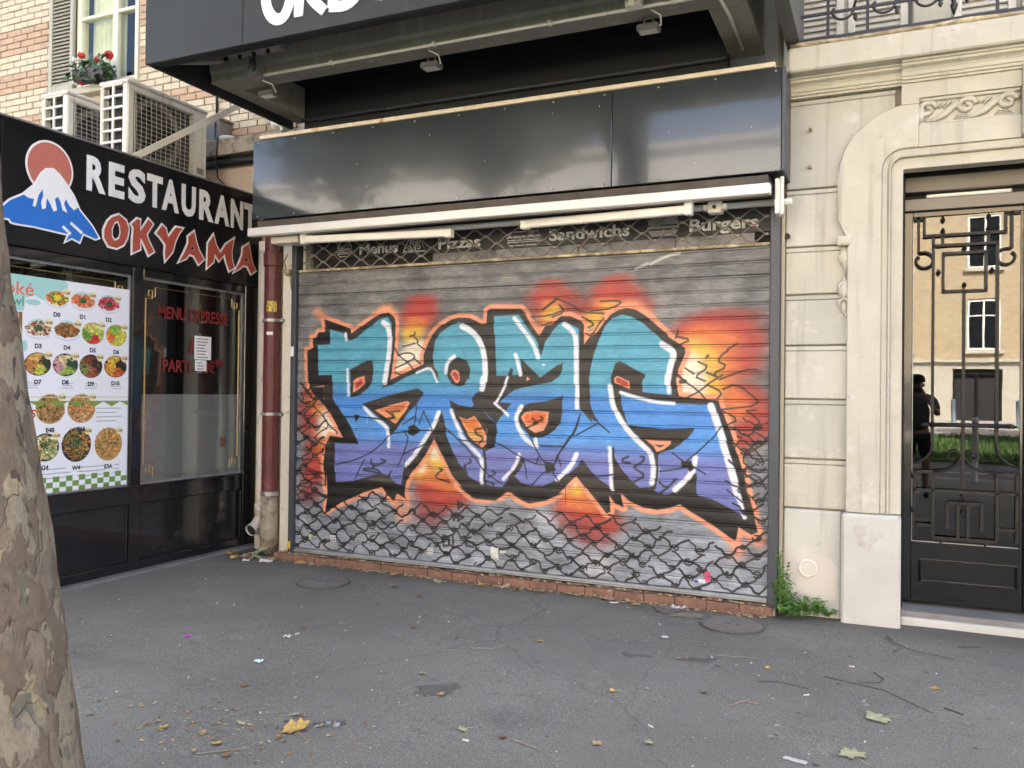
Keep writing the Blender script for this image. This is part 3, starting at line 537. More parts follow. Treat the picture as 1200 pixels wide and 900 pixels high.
('S','24221f',[-1797,1071,-1847,1047,-1841,1025,-1785,1022],14,7,0.9),
('S','24221f',[-1702,1075,-1668,1071,-1685,1032,-1762,996,-1740,975,-1661,930,-1750,877],14,7,0.9),
('S','24221f',[-1573,908,-1496,837,-1422,921,-1443,904],14,7,0.9),
('S','24221f',[-1550,802,-1485,849],14,7,0.9),
('S','24221f',[-3979,1377,-3906,1329,-3949,1309],14,7,0.9),
('S','24221f',[-3936,1371,-3849,1379],14,7,0.9),
('S','24221f',[-3921,1353,-3891,1317,-3964,1315],14,7,0.9),
('S','24221f',[-2605,1347,-2555,1308,-2629,1277],14,7,0.9),
('S','24221f',[-2531,1360,-2506,1338,-2579,1313],14,7,0.9),
('S','24221f',[-2629,1277,-2654,1265],14,7,0.9),
('S','24221f',[-3044,1254,-3130,1240,-3103,1205,-3023,1172,-3075,1123],14,7,0.9),
('S','24221f',[-3442,899,-3407,889,-3448,869,-3488,819,-3351,790],14,7,0.9),
('S','24221f',[-1198,1842,-1213,1826],14,7,0.9),
('S','25221f',[-3752,2026,-3702,2032,-3700,2062],11,6,0.92),
('S','25221f',[-3716,2026,-3666,1982,-3687,1964,-3602,1908],11,6,0.92),
('S','25221f',[-3829,1935,-3701,1964],11,6,0.92),
('S','25221f',[-3908,1923,-3857,1855,-3755,1787,-3712,1737],11,6,0.92),
('S','25221f',[-3871,1861,-3785,1885,-3714,1872,-3699,1835,-3784,1799],11,6,0.92),
('S','25221f',[-3784,1793,-3898,1750],11,6,0.92),
('S','25221f',[-3642,1786,-3713,1836],11,6,0.92),
('S','25221f',[-3898,1713,-3825,1688],11,6,0.92),
('S','25221f',[-2529,2218,-2420,2294,-2395,2305],11,6,0.92),
('S','25221f',[-2383,2253,-2340,2212,-2358,2190],11,6,0.92),
('S','25221f',[-2615,2163,-2455,2170,-2370,2202],11,6,0.92),
('S','25221f',[-2527,2092,-2442,2113],11,6,0.92),
('S','25221f',[-2523,2218,-2419,2283],11,6,0.92),
('S','25221f',[-2420,2306,-2274,2256,-2202,2186,-2014,2175],11,6,0.92),
('S','25221f',[-2370,2247,-2340,2190,-2442,2158],11,6,0.92),
('S','25221f',[-2039,2270,-1889,2271,-1866,2254,-1946,2212,-2120,2195],11,6,0.92),
('S','25221f',[-2190,2152,-2072,2093,-2130,2067],11,6,0.92),
('S','25221f',[-2153,2022,-2106,1994,-2014,2136],11,6,0.92),
('S','25221f',[-1432,1983,-1325,1960,-1410,1924],11,6,0.92),
('S','25221f',[-993,1924,-1064,1883,-1054,1872,-1084,1862,-1135,1800,-1053,1763,-1165,1705,-1113,1674,-1207,1716],11,6,0.92),
('S','25221f',[-1271,1795,-1187,1758,-1301,1684,-1217,1653],11,6,0.92),
('S','25221f',[-1366,1748,-1302,1705],11,6,0.92),
('S','25221f',[-1429,1705,-1365,1652,-1407,1641],11,6,0.92),
('S','25221f',[-1113,1664,-931,1737,-851,1737],11,6,0.92),
('S','25221f',[-1422,2036,-1443,1972],11,6,0.92),
('S','25221f',[-1429,1694,-1269,1578,-1216,1516],11,6,0.92),
('S','25221f',[-1407,1652,-1365,1662,-1354,1641,-1397,1636],11,6,0.92),
('S','25221f',[-1363,1524,-1258,1578,-1196,1632,-1093,1695],11,6,0.92),
('S','25221f',[-1196,1621,-1092,1570,-1133,1522],11,6,0.92),
('S','25221f',[-1092,1591,-1000,1633,-909,1572,-809,1481,-1101,1444],11,6,0.92),
('S','25221f',[-1101,1439,-978,1374,-1059,1331],11,6,0.92),
('S','25221f',[-918,1438,-808,1348,-877,1294,-1048,1300],11,6,0.92),
('S','25221f',[-908,1438,-848,1444],11,6,0.92),
('S','25221f',[-877,1294,-777,1236,-787,1205,-856,1162,-965,1085,-844,988,-785,1021],11,6,0.92),
('S','25221f',[-1006,1156,-956,1240,-856,1162,-805,1092],11,6,0.92),
('S','25221f',[-956,1240,-987,1250],11,6,0.92),
('S','25221f',[-944,952,-844,988,-774,879],11,6,0.92),
('S','25221f',[-923,912,-863,884],11,6,0.92),
('S','25221f',[-872,812,-823,846],11,6,0.92),
('S','25221f',[-4903,1528,-4869,1470,-4901,1437],11,6,0.92),
('S','25221f',[-4791,1556,-4726,1479,-4772,1406,-4891,1326,-4769,1231,-4888,1150],11,6,0.92),
('S','25221f',[-4648,1518,-4694,1479,-4773,1426],11,6,0.92),
('S','25221f',[-4772,1406,-4676,1337,-4596,1236,-4486,1175,-4501,1162],11,6,0.92),
('S','25221f',[-4598,1358,-4676,1331,-4580,1224,-4689,1169,-4759,1102,-4608,1049],11,6,0.92),
('S','25221f',[-4888,1156,-4815,1113],11,6,0.92),
('S','25221f',[-4639,1042,-4662,970,-4622,965],11,6,0.92),
('S','25221f',[-4875,902,-4819,924,-4779,920,-4811,879,-4922,809,-4857,773,-4714,793],11,6,0.92),
('S','25221f',[-4684,885,-4637,881],11,6,0.92),
('S','25221f',[-4859,877,-4730,805,-4635,797],11,6,0.92),
('S','25221f',[-4888,719,-4824,736,-4760,700,-4807,659,-4919,678,-4888,719],11,6,0.92),
('S','25221f',[-4730,792,-4618,734,-4633,682,-4728,702],11,6,0.92),
('S','25221f',[-4870,642,-4757,571,-4885,537,-4934,586,-4870,642],11,6,0.92),
('S','25221f',[-4727,650,-4632,592],11,6,0.92)]
def smooth(pts, n=2):
    for _ in range(n):
        o = [pts[0]]
        for p, q in zip(pts, pts[1:]):
            o += [(p[0] * .75 + q[0] * .25, p[1] * .75 + q[1] * .25), (p[0] * .25 + q[0] * .75, p[1] * .25 + q[1] * .75)]
        pts = o + [pts[-1]]
    return pts
def paint_shutter():
    cv = Print(-4960, 60, -740, 2660, 3.0); rng = np.random.default_rng(4)
    n1 = value_noise(cv.w, cv.h, 24, 50, rng, 4); n2 = value_noise(cv.w, cv.h, 26, 16, rng, 4); n3 = value_noise(cv.w, cv.h, 90, 300, rng, 2)
    zz = np.linspace(0, 1, cv.h, dtype=np.float32)[:, None, None]
    base = hexrgb('868d96') * (1 - zz) + hexrgb('7b7a79') * zz
    cv.a[:] = base * (.58 + .34 * n1 + .40 * n2 + .16 * n3 - .06)[:, :, None]
    cv.a += np.clip((.34 - zz) * 3, 0, 1) * .10
    warm = np.clip((n2 - .55) * 4, 0, 1) * np.clip((zz[:, :, 0] - .6) * 3, 0, 1)
    cv.a += warm[:, :, None] * .25 * (hexrgb('8d8163') - cv.a)
    for i in range(420):                      # pale scuffs and flecks of old paint
        x = rng.uniform(-4900, -780); z = rng.uniform(90, 2640); w = rng.uniform(8, 90)
        cv.line([(x, z), (x + w, z + rng.uniform(-4, 4))], rng.uniform(3, 9), hexrgb(['c9c6bd', 'aeb3b8', '5e5c58', '8b8a52', '9a6a48'][rng.integers(5)]), 4, rng.uniform(.15, .5))
    for i in range(26):
        cv.blob((rng.uniform(-4900, -780), rng.uniform(90, 600)), rng.uniform(60, 170), hexrgb('a9abb0'), rng.uniform(.15, .4), .6)
    for x, z, r in ((-2080, 230, 120), (-1980, 200, 90), (-2500, 560, 80), (-2420, 500, 60)): cv.blob((x, z), r, hexrgb('d5d6d8'), .6)
    def grad(X, Z):
        t1 = np.clip((Z - 1565) / 170 + .5, 0, 1)[:, :, None]; t2 = np.clip((Z - 1115) / 150 + .5, 0, 1)[:, :, None]
        lo, mid, hi = hexrgb('777fc0'), hexrgb('4f93df'), hexrgb('5cabc4')
        u = np.clip((Z - 1180) / 330, 0, 1)[:, :, None]
        mid = hexrgb('5fa3ea') * (1 - u) + hexrgb('4a8ad8') * u
        c = lo * (1 - t2) + mid * t2
        return c * (1 - t1) + hi * t1
    cv.nz = value_noise(cv.w, cv.h, 16, 44, rng, 4)
    for e in GRAFFITI:
        q = list(zip(e[2][0::2], e[2][1::2])); c = grad if e[0] == 'G' else hexrgb(e[1])
        if e[0] in 'PG':
            cv.poly(q, c, e[3], e[4])
        elif e[0] == 'S':
            closed = len(q) > 2 and q[0] == q[-1]
            cv.line(q if closed else smooth(q, 1), e[3], c, e[4], e[5] if len(e) > 5 else 1)
        else:
            cv.blob(q[0], e[3] * 1.08, c, e[5], e[4])
    for i in range(1500):                     # overspray specks
        x = rng.uniform(-4900, -780); z = rng.uniform(500, 2350); cv.disc((x, z), rng.uniform(1.5, 4), rng.uniform(1.5, 4), hexrgb(['201f20', 'f2a27a', 'e8e8ee', '4f8fd0'][rng.integers(4)]), 2, rng.uniform(.15, .5))
    for x, z, l, c in ((-3790, 980, 150, '201f20'), (-2310, 800, 130, '201f20'), (-3010, 1250, 110, 'dfe3ee'), (-4180, 1350, 90, 'dfe3ee'), (-1560, 1010, 120, 'dfe3ee'), (-2620, 1420, 80, 'f2a27a'), (-4640, 760, 120, 'f2a27a'), (-1130, 700, 100, '201f20')): cv.line([(x, z), (x + rng.uniform(-4, 4), z - l)], 7, hexrgb(c), 3, .6)
    # a chain-link fence sprayed in black over the lower metal
    def loop(x, z, r):
        a0 = rng.uniform(0, 6.28)
        el = rng.uniform(.6, .9); cv.line([(x + r * math.cos(a0 + t * .58), z + r * el * math.sin(a0 + t * .58)) for t in range(10)], rng.uniform(9, 12), hexrgb('201f20'), 4, .9)
    xs0 = -4930; cell = 205
    for r in range(24):
        zc = 112 + r * 68
        for k in range(23):
            x = xs0 + k * cell + (cell / 2 if r % 2 else 0) + rng.normal(0, 11)
            zt = 640 if x > -4500 else 1250
            lim = 500 + (90 if x < -3900 else 0) + (-170 if x > -1500 else 0) + (900 if x < -4700 else 0) + (1000 if x > -960 else 0)
            if zc > lim + 60 or x > -770: continue
            z = zc + rng.normal(0, 10)
            wcol = hexrgb('232223'); op = rng.uniform(.78, 1.0)
            for sx in (-1, 1):
                ex, ez = x + sx * cell / 2 + rng.normal(0, 12), z + 68 + rng.normal(0, 6)
                if sx * 1 and rng.random() < .06: continue
                mx, mz = (x + ex) / 2 + rng.normal(0, 10), (z + ez) / 2 + rng.normal(0, 7)
                cv.line(smooth([(x, z), (x + sx * rng.uniform(12, 40), z + rng.uniform(0, 26)), (mx, mz), (ex - sx * rng.uniform(12, 40), ez - rng.uniform(0, 26)), (ex, ez)], 2), rng.uniform(11, 18), wcol, 4, op)
            if rng.random() < .8: loop(x, z, rng.uniform(20, 32))
    for x0, z0, pts in ((-3270, 570, ((0, 0), (0, 60), (45, 45), (10, 5))), (-3330, 470, ((0, 50), (25, 0), (45, 55))), (-3265, 470, ((0, 0), (0, 55), (50, 35), (0, 0))), (-3400, 250, ((0, 90), (0, 0), (50, 10), (55, 80), (0, 90))), (-3310, 250, ((0, 90), (0, 0), (50, 5))), (-3190, 265, ((50, 80), (0, 60), (5, 5), (60, 0)))):
        cv.line([(x0 + a, z0 + b) for a, b in pts], 18, hexrgb('2a2929'), 6, .85)
    for x, z, w, h, c in ((-4560, 190, 60, 60, 'e8e8e6'), (-2960, 185, 70, 90, 'e9e6df'), (-2880, 235, 60, 25, 'dcdad4'), (-1215, 178, 45, 70, 'd9537c'), (-1270, 165, 60, 25, 'e2e4ee'), (-1290, 160, 30, 18, '3b4f9a'), (-4800, 190, 30, 50, 'd9cf9a'), (-3560, 165, 60, 60, 'cfd0cf'), (-2230, 2690, 70, 22, 'dedbd2')):
        cv.poly([(x, z), (x + w, z + rng.uniform(-6, 6)), (x + w, z + h), (x, z + h)], hexrgb(c), 3, .95)
    for k in range(4): cv.poly([(-4556 + (k % 2) * 26, 196 + (k // 2) * 26), (-4536 + (k % 2) * 26, 200 + (k // 2) * 26), (-4538 + (k % 2) * 26, 214 + (k // 2) * 26)], hexrgb('2b2b2b'), 3)
    for a in (((-1640, 2540), (-1560, 2575), (-1490, 2600), (-1420, 2608)), ((-1760, 2510), (-1660, 2545))): cv.line(list(a), 22, hexrgb('d8d5cd'), 5, .8)
    cv.a *= (.84 + .16 * n3 + .14 * n2)[:, :, None]
    return cv
LOGO = {
'sun':[[(4.449,3.182),(4.447,3.211),(4.44,3.24),(4.429,3.267),(4.415,3.292),(4.397,3.314),(4.375,3.333),(4.351,3.349),(4.325,3.36),(4.298,3.367),(4.27,3.369),(4.242,3.367),(4.215,3.36),(4.189,3.349),(4.165,3.333),(4.143,3.314),(4.125,3.292),(4.111,3.267),(4.1,3.24),(4.093,3.211),(4.091,3.182),(4.093,3.153),(4.1,3.124),(4.111,3.097),(4.125,3.072),(4.143,3.05),(4.165,3.031),(4.189,3.015),(4.215,3.004),(4.242,2.997),(4.27,2.995),(4.298,2.997),(4.325,3.004),(4.351,3.015),(4.375,3.031),(4.397,3.05),(4.415,3.072),(4.429,3.097),(4.44,3.124),(4.447,3.153)]],
'mtn':[[(3.902,2.815),(3.96,2.876),(4.062,2.939),(4.148,3.025),(4.201,3.121),(4.237,3.16),(4.292,3.174),(4.34,3.147),(4.398,3.091),(4.468,3.011),(4.519,2.917),(4.633,2.815),(4.693,2.736),(4.666,2.722),(4.553,2.747),(4.524,2.675),(4.455,2.694),(4.407,2.66),(4.435,2.717),(4.348,2.719),(4.154,2.726),(3.997,2.721),(3.971,2.724),(3.954,2.745),(3.903,2.743)]],
'snow':[[(4.062,2.939),(4.148,3.025),(4.201,3.121),(4.237,3.16),(4.292,3.174),(4.34,3.147),(4.398,3.091),(4.468,3.011),(4.509,2.941),(4.47,2.907),(4.43,2.934),(4.4,2.979),(4.382,2.941),(4.412,2.878),(4.373,2.887),(4.357,2.944),(4.334,2.982),(4.306,2.959),(4.326,2.878),(4.298,2.863),(4.269,2.917),(4.241,2.953),(4.233,2.875),(4.206,2.861),(4.196,2.91),(4.213,2.964),(4.207,3.013),(4.177,2.964),(4.151,2.867),(4.13,2.871),(4.141,2.923),(4.097,2.922)]],
'tail1':[[(4.376,2.767),(4.434,2.743),(4.444,2.719),(4.406,2.721)]],
'tail2':[[(4.443,2.806),(4.512,2.784),(4.543,2.745),(4.514,2.678),(4.464,2.74)]],
'O':[[(4.75,2.746),(4.748,2.809),(4.779,2.879),(4.821,2.924),(4.886,2.955),(4.954,2.922),(4.982,2.861),(4.968,2.784),(4.935,2.722),(4.87,2.684),(4.793,2.689)],[(4.818,2.767),(4.817,2.831),(4.844,2.891),(4.876,2.907),(4.899,2.865),(4.905,2.81),(4.89,2.761),(4.847,2.735)]],
'K':[[(5.027,2.672),(5.025,2.775),(5.034,2.88),(5.011,2.904),(5.067,2.957),(5.095,2.955),(5.097,2.854),(5.184,2.976),(5.228,2.945),(5.163,2.847),(5.188,2.793),(5.243,2.715),(5.191,2.678),(5.129,2.783),(5.098,2.807),(5.1,2.712)]],
'Y':[[(5.271,2.876),(5.331,2.955),(5.369,2.933),(5.396,2.858),(5.445,2.917),(5.483,2.964),(5.555,2.967),(5.51,2.908),(5.472,2.832),(5.449,2.748),(5.374,2.661),(5.366,2.715),(5.372,2.795),(5.308,2.853)]],
'A':[[(5.527,2.67),(5.578,2.749),(5.629,2.848),(5.628,2.909),(5.694,2.962),(5.718,2.884),(5.752,2.807),(5.815,2.734),(5.755,2.683),(5.699,2.747),(5.644,2.759),(5.605,2.712)],[(5.657,2.822),(5.691,2.838),(5.703,2.799),(5.657,2.792)]],
'M':[[(5.861,2.667),(5.864,2.772),(5.868,2.888),(5.931,2.973),(5.962,2.893),(6.022,2.818),(6.094,2.915),(6.198,2.987),(6.169,2.885),(6.171,2.798),(6.204,2.716),(6.144,2.675),(6.097,2.765),(6.081,2.827),(6.008,2.752),(5.949,2.807),(5.936,2.731)]],
'A2':[[(6.211,2.673),(6.264,2.746),(6.315,2.842),(6.323,2.921),(6.401,2.971),(6.429,2.871),(6.453,2.796),(6.504,2.725),(6.44,2.687),(6.39,2.753),(6.327,2.755),(6.281,2.716)],[(6.347,2.825),(6.388,2.842),(6.405,2.8),(6.348,2.792)]],
}
# ------------------------------------------------------------------ palette
def limestone(name, c, k): return mat(name, tuple(v * k for v in c), .78, var=.09, scale=1.4 + k, bump=.22, bscale=80, spots=[((.41, .385, .325), .16, 2.6), ((.55, .53, .475), .2, 4.4), ((.31, .285, .235), .02, 18), ((.25, .23, .19), .0, 60)], streak=((.33, .305, .245), .3))
STONE = limestone('warm_limestone', (.49, .468, .388), 1.0)
STONES = [STONE, limestone('greyer_limestone', (.48, .47, .415), .93), limestone('paler_limestone', (.495, .482, .42), 1.04)]
STONE_LOW = mat('washed_limestone', (.525, .515, .46), .82, var=.09, scale=2.2, bump=.35, bscale=60, spots=[((.43, .405, .35), .14, 4), ((.58, .565, .52), .25, 2.4), ((.33, .305, .26), .03, 16), ((.27, .25, .21), .02, 50)], streak=((.40, .375, .32), .2))
REPAIR = mat('repair_plaster', (.58, .54, .49), .9, var=.05, bump=.2, bscale=50)
MORTAR = mat('dark_joint', (.27, .235, .185), .95, var=.2)
NAVY = mat('slate_blue_paint', (.037, .041, .041), .5, var=.08, scale=1.2, streak=((.052, .056, .055), .2), spec=.22, bump=.03, bscale=2.2)
NAVY_SIGN = mat('slate_blue_panel', (.032, .041, .047), .15, var=.1, scale=1.5, coat=.45, spec=.5, spots=[((.16, .165, .165), .0, 70)], bump=.05, bscale=1.6)
NAVY_POST = mat('worn_blue_post', (.045, .05, .062), .45, var=.15, spots=[((.42, .40, .34), .0, 16)], bump=.1)
BLACK = mat('black_gloss_paint', (.010, .0105, .012), .16, var=.2, coat=.5, bump=.02, bscale=4)
BLACK_SIGN = mat('black_sign_vinyl', (.010, .010, .011), .24, var=.2, spec=.45)
NEAR_BLACK = mat('dark_soffit', (.012, .013, .015), .6, var=.2, bump=.05)  # one near-black colour for recess panels, seams, slots and backing
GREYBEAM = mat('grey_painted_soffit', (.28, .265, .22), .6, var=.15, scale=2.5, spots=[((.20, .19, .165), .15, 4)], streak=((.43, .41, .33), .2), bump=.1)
CREAM = mat('cream_enamel', (.74, .71, .62), .4, var=.05, spots=[((.42, .36, .26), .12, 14)])
AWNWHITE = mat('white_awning_metal', (.69, .675, .63), .35, var=.04, spots=[((.45, .42, .36), .08, 18)])
RUSTY = mat('rusty_steel', (.25, .19, .125), .8, var=.35, scale=14, spots=[((.52, .44, .28), .45, 8)], bump=.3)
LINK = mat('weathered_galvanised_link', (.215, .20, .165), .55, metal=.35, var=.25, scale=20, spots=[((.25, .12, .05), .22, 12)])
ALU = mat('dull_aluminium', (.33, .34, .35), .42, metal=.6, var=.18, scale=8, bump=.05)
IRON = mat('black_wrought_iron', (.013, .012, .0115), .45, var=.25, scale=18, bump=.12, spec=.3, spots=[((.03, .025, .021), .12, 14)])
IRONBLUE = mat('blue_black_iron', (.017, .018, .021), .4, var=.2, bump=.1)
REDPIPE = mat('oxblood_cast_iron', (.115, .024, .024), .5, var=.2, scale=5, spots=[((.17, .075, .07), .2, 7), ((.07, .035, .03), .12, 11)], streak=((.15, .07, .065), .25), bump=.15)
PVC = mat('cream_pvc', (.56, .53, .46), .4, var=.08, spots=[((.34, .31, .26), .2, 9)])
CEMENT = mat('raw_cement', (.33, .29, .22), .9, var=.25, scale=9, bump=.5, bscale=40, spots=[((.16, .13, .10), .3, 8)])
TILE = mat('terracotta_kerb', (.21, .108, .074), .75, var=.22, scale=9, bump=.25, spots=[((.16, .09, .06), .35, 11), ((.42, .33, .26), .15, 16)])
def asphalt():
    m = mat('asphalt', (.182, .179, .152), .88, var=.2, scale=.6, bump=.8, bscale=130, spots=[((.150, .144, .127), .24, 1.0), ((.215, .211, .18), .12, 1.7), ((.155, .149, .132), .22, 7), ((.29, .28, .25), .05, 38), ((.115, .11, .098), .10, 70), ((.10, .095, .085), .0, 5)])
    N = m.node_tree.nodes; L = m.node_tree.links; b = N['Principled BSDF']; src = b.inputs['Base Color'].links[0].from_socket
    geo = N.new('ShaderNodeNewGeometry'); wn_ = N.new('ShaderNodeTexNoise'); wn_.inputs['Scale'].default_value = 1.1; wn_.inputs['Detail'].default_value = 6; L.new(geo.outputs['Position'], wn_.inputs[0])
    av = N.new('ShaderNodeVectorMath'); av.operation = 'MULTIPLY_ADD'; av.inputs[1].default_value = (.5, .5, .5); L.new(wn_.outputs[1], av.inputs[0]); L.new(geo.outputs['Position'], av.inputs[2])
    vo = N.new('ShaderNodeTexVoronoi'); vo.feature = 'DISTANCE_TO_EDGE'; vo.inputs['Scale'].default_value = .30; L.new(av.outputs[0], vo.inputs[0])
    r = N.new('ShaderNodeMapRange'); r.inputs[1].default_value = .0008; r.inputs[2].default_value = .0035; r.inputs[3].default_value = .34; r.inputs[4].default_value = 0; L.new(vo.outputs['Distance'], r.inputs[0])
    x = N.new('ShaderNodeMix'); x.data_type = 'RGBA'; L.new(r.outputs[0], x.inputs[0]); L.new(src, x.inputs[6]); x.inputs[7].default_value = (.10, .095, .085, 1)
    g = N.new('ShaderNodeTexNoise'); g.inputs['Scale'].default_value = 110; g.inputs['Detail'].default_value = 3; L.new(geo.outputs['Position'], g.inputs[0]); gr = N.new('ShaderNodeMapRange'); gr.inputs[1].default_value = .3; gr.inputs[2].default_value = .7; gr.inputs[3].default_value = .66; gr.inputs[4].default_value = 1.34; L.new(g.outputs[0], gr.inputs[0])
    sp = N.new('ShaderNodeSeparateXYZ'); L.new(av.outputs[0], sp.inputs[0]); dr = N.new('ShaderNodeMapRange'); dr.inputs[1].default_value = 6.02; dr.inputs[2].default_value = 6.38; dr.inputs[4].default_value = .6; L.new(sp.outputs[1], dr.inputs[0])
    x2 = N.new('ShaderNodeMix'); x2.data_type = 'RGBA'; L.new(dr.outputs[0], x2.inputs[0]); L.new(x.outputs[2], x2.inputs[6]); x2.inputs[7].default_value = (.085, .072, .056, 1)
    mu = N.new('ShaderNodeVectorMath'); mu.operation = 'SCALE'; L.new(x2.outputs[2], mu.inputs[0]); L.new(gr.outputs[0], mu.inputs['Scale']); L.new(mu.outputs[0], b.inputs['Base Color']); b.inputs['Specular IOR Level'].default_value = .3
    return m
ASPHALT = asphalt()
ROADM = mat('road_asphalt', (.07, .071, .075), .9, var=.1, scale=.4, bump=.3, bscale=120)
GRASSG = mat('lawn_soil', (.045, .085, .018), .95, var=.3, scale=2)
GRASS = mat('grass_blade', (.075, .135, .032), .7, var=.35, scale=1.5)
PALEPAVE = mat('pale_paving', (.36, .34, .30), .9, var=.1, scale=1)
WHITEPAINT = mat('white_paint', (.78, .78, .75), .5, var=.04, spots=[((.5, .48, .43), .1, 12)])
LETTER_W = mat('white_lettering', (.80, .81, .82), .35, var=.02)
LETTER_R = mat('brick_red_lettering', (.42, .085, .055), .35, var=.06)
LOGO_SUN = mat('faded_red_disc', (.50, .16, .12), .35, var=.05)
LOGO_BLUE = mat('bright_blue_vinyl', (.025, .16, .56), .3, var=.05)
GOLD = mat('gold_line', (.30, .22, .09), .4, metal=.3, var=.1)
NEON_R = mat('red_vinyl_lettering', (.17, .013, .011), .4, var=.06)
GLASS_DOOR = glass_mat('door_glass', .042, (.5, .52, .52))
GLASS_WIN = glass_mat('shop_glass', .03, (.93, .95, .94))
GLASS_UP = glass_mat('upper_window_glass', -.025, (.93, .95, .92))
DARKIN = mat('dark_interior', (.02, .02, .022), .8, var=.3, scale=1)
FROST = mat('frosted_film', (.20, .202, .20), .35, var=.12, scale=1.4, coat=.3)
PAPER = mat('white_paper', (.74, .74, .74), .7, var=.05)
BRICK_C = [mat('cream_brick', (.55, .485, .35), .85, var=.12, scale=10, bump=.3, bscale=60, spots=[((.40, .35, .26), .2, 18)]), mat('pale_brick', (.53, .47, .345), .85, var=.12, scale=10, bump=.3)]
BRICK_R = [mat('rose_brick', (.44, .305, .205), .85, var=.14, scale=10, bump=.3, bscale=60), mat('light_rose_brick', (.465, .33, .225), .85, var=.12, scale=10, bump=.3)]
JOINT = mat('brick_mortar', (.45, .405, .31), .95, var=.15, scale=20, bump=.3)
SHUTTERP = mat('grey_green_shutter_paint', (.38, .37, .29), .55, var=.08, spots=[((.28, .27, .21), .15, 10)])
SHUTTERW = mat('off_white_shutter_paint', (.62, .60, .53), .55, var=.06, spots=[((.36, .27, .16), .10, 9)])
CURTAIN = mat('pale_green_curtain', (.74, .74, .54), .9, var=.12, scale=4)
ACWHITE = mat('aged_white_casing', (.66, .65, .59), .5, var=.06, spots=[((.42, .40, .33), .22, 6)], streak=((.40, .38, .31), .25))
ACDARK = mat('dark_fins', (.045, .045, .045), .6, var=.3, scale=30)
WIRE = mat('pale_guard_wire', (.42, .40, .34), .5, var=.15)
FLOOD = mat('grey_floodlight_casing', (.12, .12, .115), .5, var=.15)
LENS = mat('floodlight_lens', (.32, .36, .38), .12, var=.05, spec=.8)
LEAF = mat('dark_green_leaf', (.035, .085, .022), .55, var=.35, scale=9)
WEED = mat('weed_leaf', (.085, .19, .03), .6, var=.35, scale=16)
PETAL = mat('red_petal', (.55, .012, .012), .6, var=.2, scale=20)
PLANE_LEAF = mat('plane_tree_leaf', (.032, .055, .020), .6, var=.4, scale=1.2)
DRY = [mat('yellow_dead_leaf', (.46, .31, .085), .8, var=.3, scale=30), mat('tan_dead_leaf', (.34, .235, .125), .85, var=.3, scale=30), mat('pale_green_dead_leaf', (.36, .36, .21), .8, var=.25, scale=30), mat('rust_dead_leaf', (.23, .115, .05), .85, var=.3, scale=30)]
TWIG = mat('dry_twig', (.27, .22, .16), .85, var=.3, scale=30)
DARKTWIG = mat('dark_twig', (.085, .073, .06), .85, var=.3, scale=30)
WOODP = mat('grit_bits', (.36, .33, .28), .9, var=.5, scale=40)

def bark():
    m = bpy.data.materials.new('plane_tree_bark'); m.use_nodes = True; N = m.node_tree.nodes; L = m.node_tree.links; b = N['Principled BSDF']
    geo = N.new('ShaderNodeNewGeometry'); mp = N.new('ShaderNodeMapping'); mp.inputs['Scale'].default_value = (1, 1, .55); L.new(geo.outputs['Position'], mp.inputs[0])
    dn = N.new('ShaderNodeTexNoise'); dn.inputs['Scale'].default_value = 7; dn.inputs['Detail'].default_value = 5; L.new(mp.outputs[0], dn.inputs[0])
    av = N.new('ShaderNodeVectorMath'); av.operation = 'MULTIPLY_ADD'; av.inputs[1].default_value = (.16, .16, .16); L.new(dn.outputs[1], av.inputs[0]); L.new(mp.outputs[0], av.inputs[2])
    def layer(sc, thr, prev, col, wid=.012):
        n = N.new('ShaderNodeTexNoise'); n.inputs['Scale'].default_value = sc; n.inputs['Detail'].default_value = 2.5; n.inputs['Roughness'].default_value = .45; L.new(av.outputs[0], n.inputs[0])
        r = N.new('ShaderNodeMapRange'); r.inputs[1].default_value = thr; r.inputs[2].default_value = thr + wid; L.new(n.outputs[0], r.inputs[0])
        x = N.new('ShaderNodeMix'); x.data_type = 'RGBA'; L.new(r.outputs[0], x.inputs[0])
        if isinstance(prev, tuple): x.inputs[6].default_value = (*prev, 1)
        else: L.new(prev, x.inputs[6])
        x.inputs[7].default_value = (*col, 1); return x.outputs[2], r.outputs[0]
    c, h1 = layer(7, .50, (.165, .128, .09), (.212, .168, .118), .03)
    c, h2 = layer(10, .565, c, (.26, .222, .158), .02); c, h3 = layer(11, .665, c, (.31, .265, .165)); c, h4 = layer(14, .63, c, (.17, .16, .122), .03); c, h5 = layer(21, .66, c, (.085, .067, .05))
    fn = N.new('ShaderNodeTexNoise'); fn.inputs['Scale'].default_value = 42; fn.inputs['Detail'].default_value = 9; fn.inputs['Roughness'].default_value = .72; L.new(mp.outputs[0], fn.inputs[0])
    mx = N.new('ShaderNodeMix'); mx.data_type = 'RGBA'; mx.blend_type = 'OVERLAY'; mx.inputs[0].default_value = .6; L.new(c, mx.inputs[6]); L.new(fn.outputs[0], mx.inputs[7]); L.new(mx.outputs[2], b.inputs['Base Color'])
    s = N.new('ShaderNodeMath'); s.operation = 'MULTIPLY_ADD'; s.inputs[1].default_value = -.5; L.new(h2, s.inputs[0]); L.new(fn.outputs[0], s.inputs[2])
    s2 = N.new('ShaderNodeMath'); s2.operation = 'MULTIPLY_ADD'; s2.inputs[1].default_value = -.6; L.new(h1, s2.inputs[0]); L.new(s.outputs[0], s2.inputs[2])
    bp = N.new('ShaderNodeBump'); bp.inputs['Strength'].default_value = 1.0; bp.inputs['Distance'].default_value = .016; L.new(s2.outputs[0], bp.inputs['Height']); L.new(bp.outputs[0], b.inputs['Normal']); b.inputs['Roughness'].default_value = .85
    return m
BARK = bark()

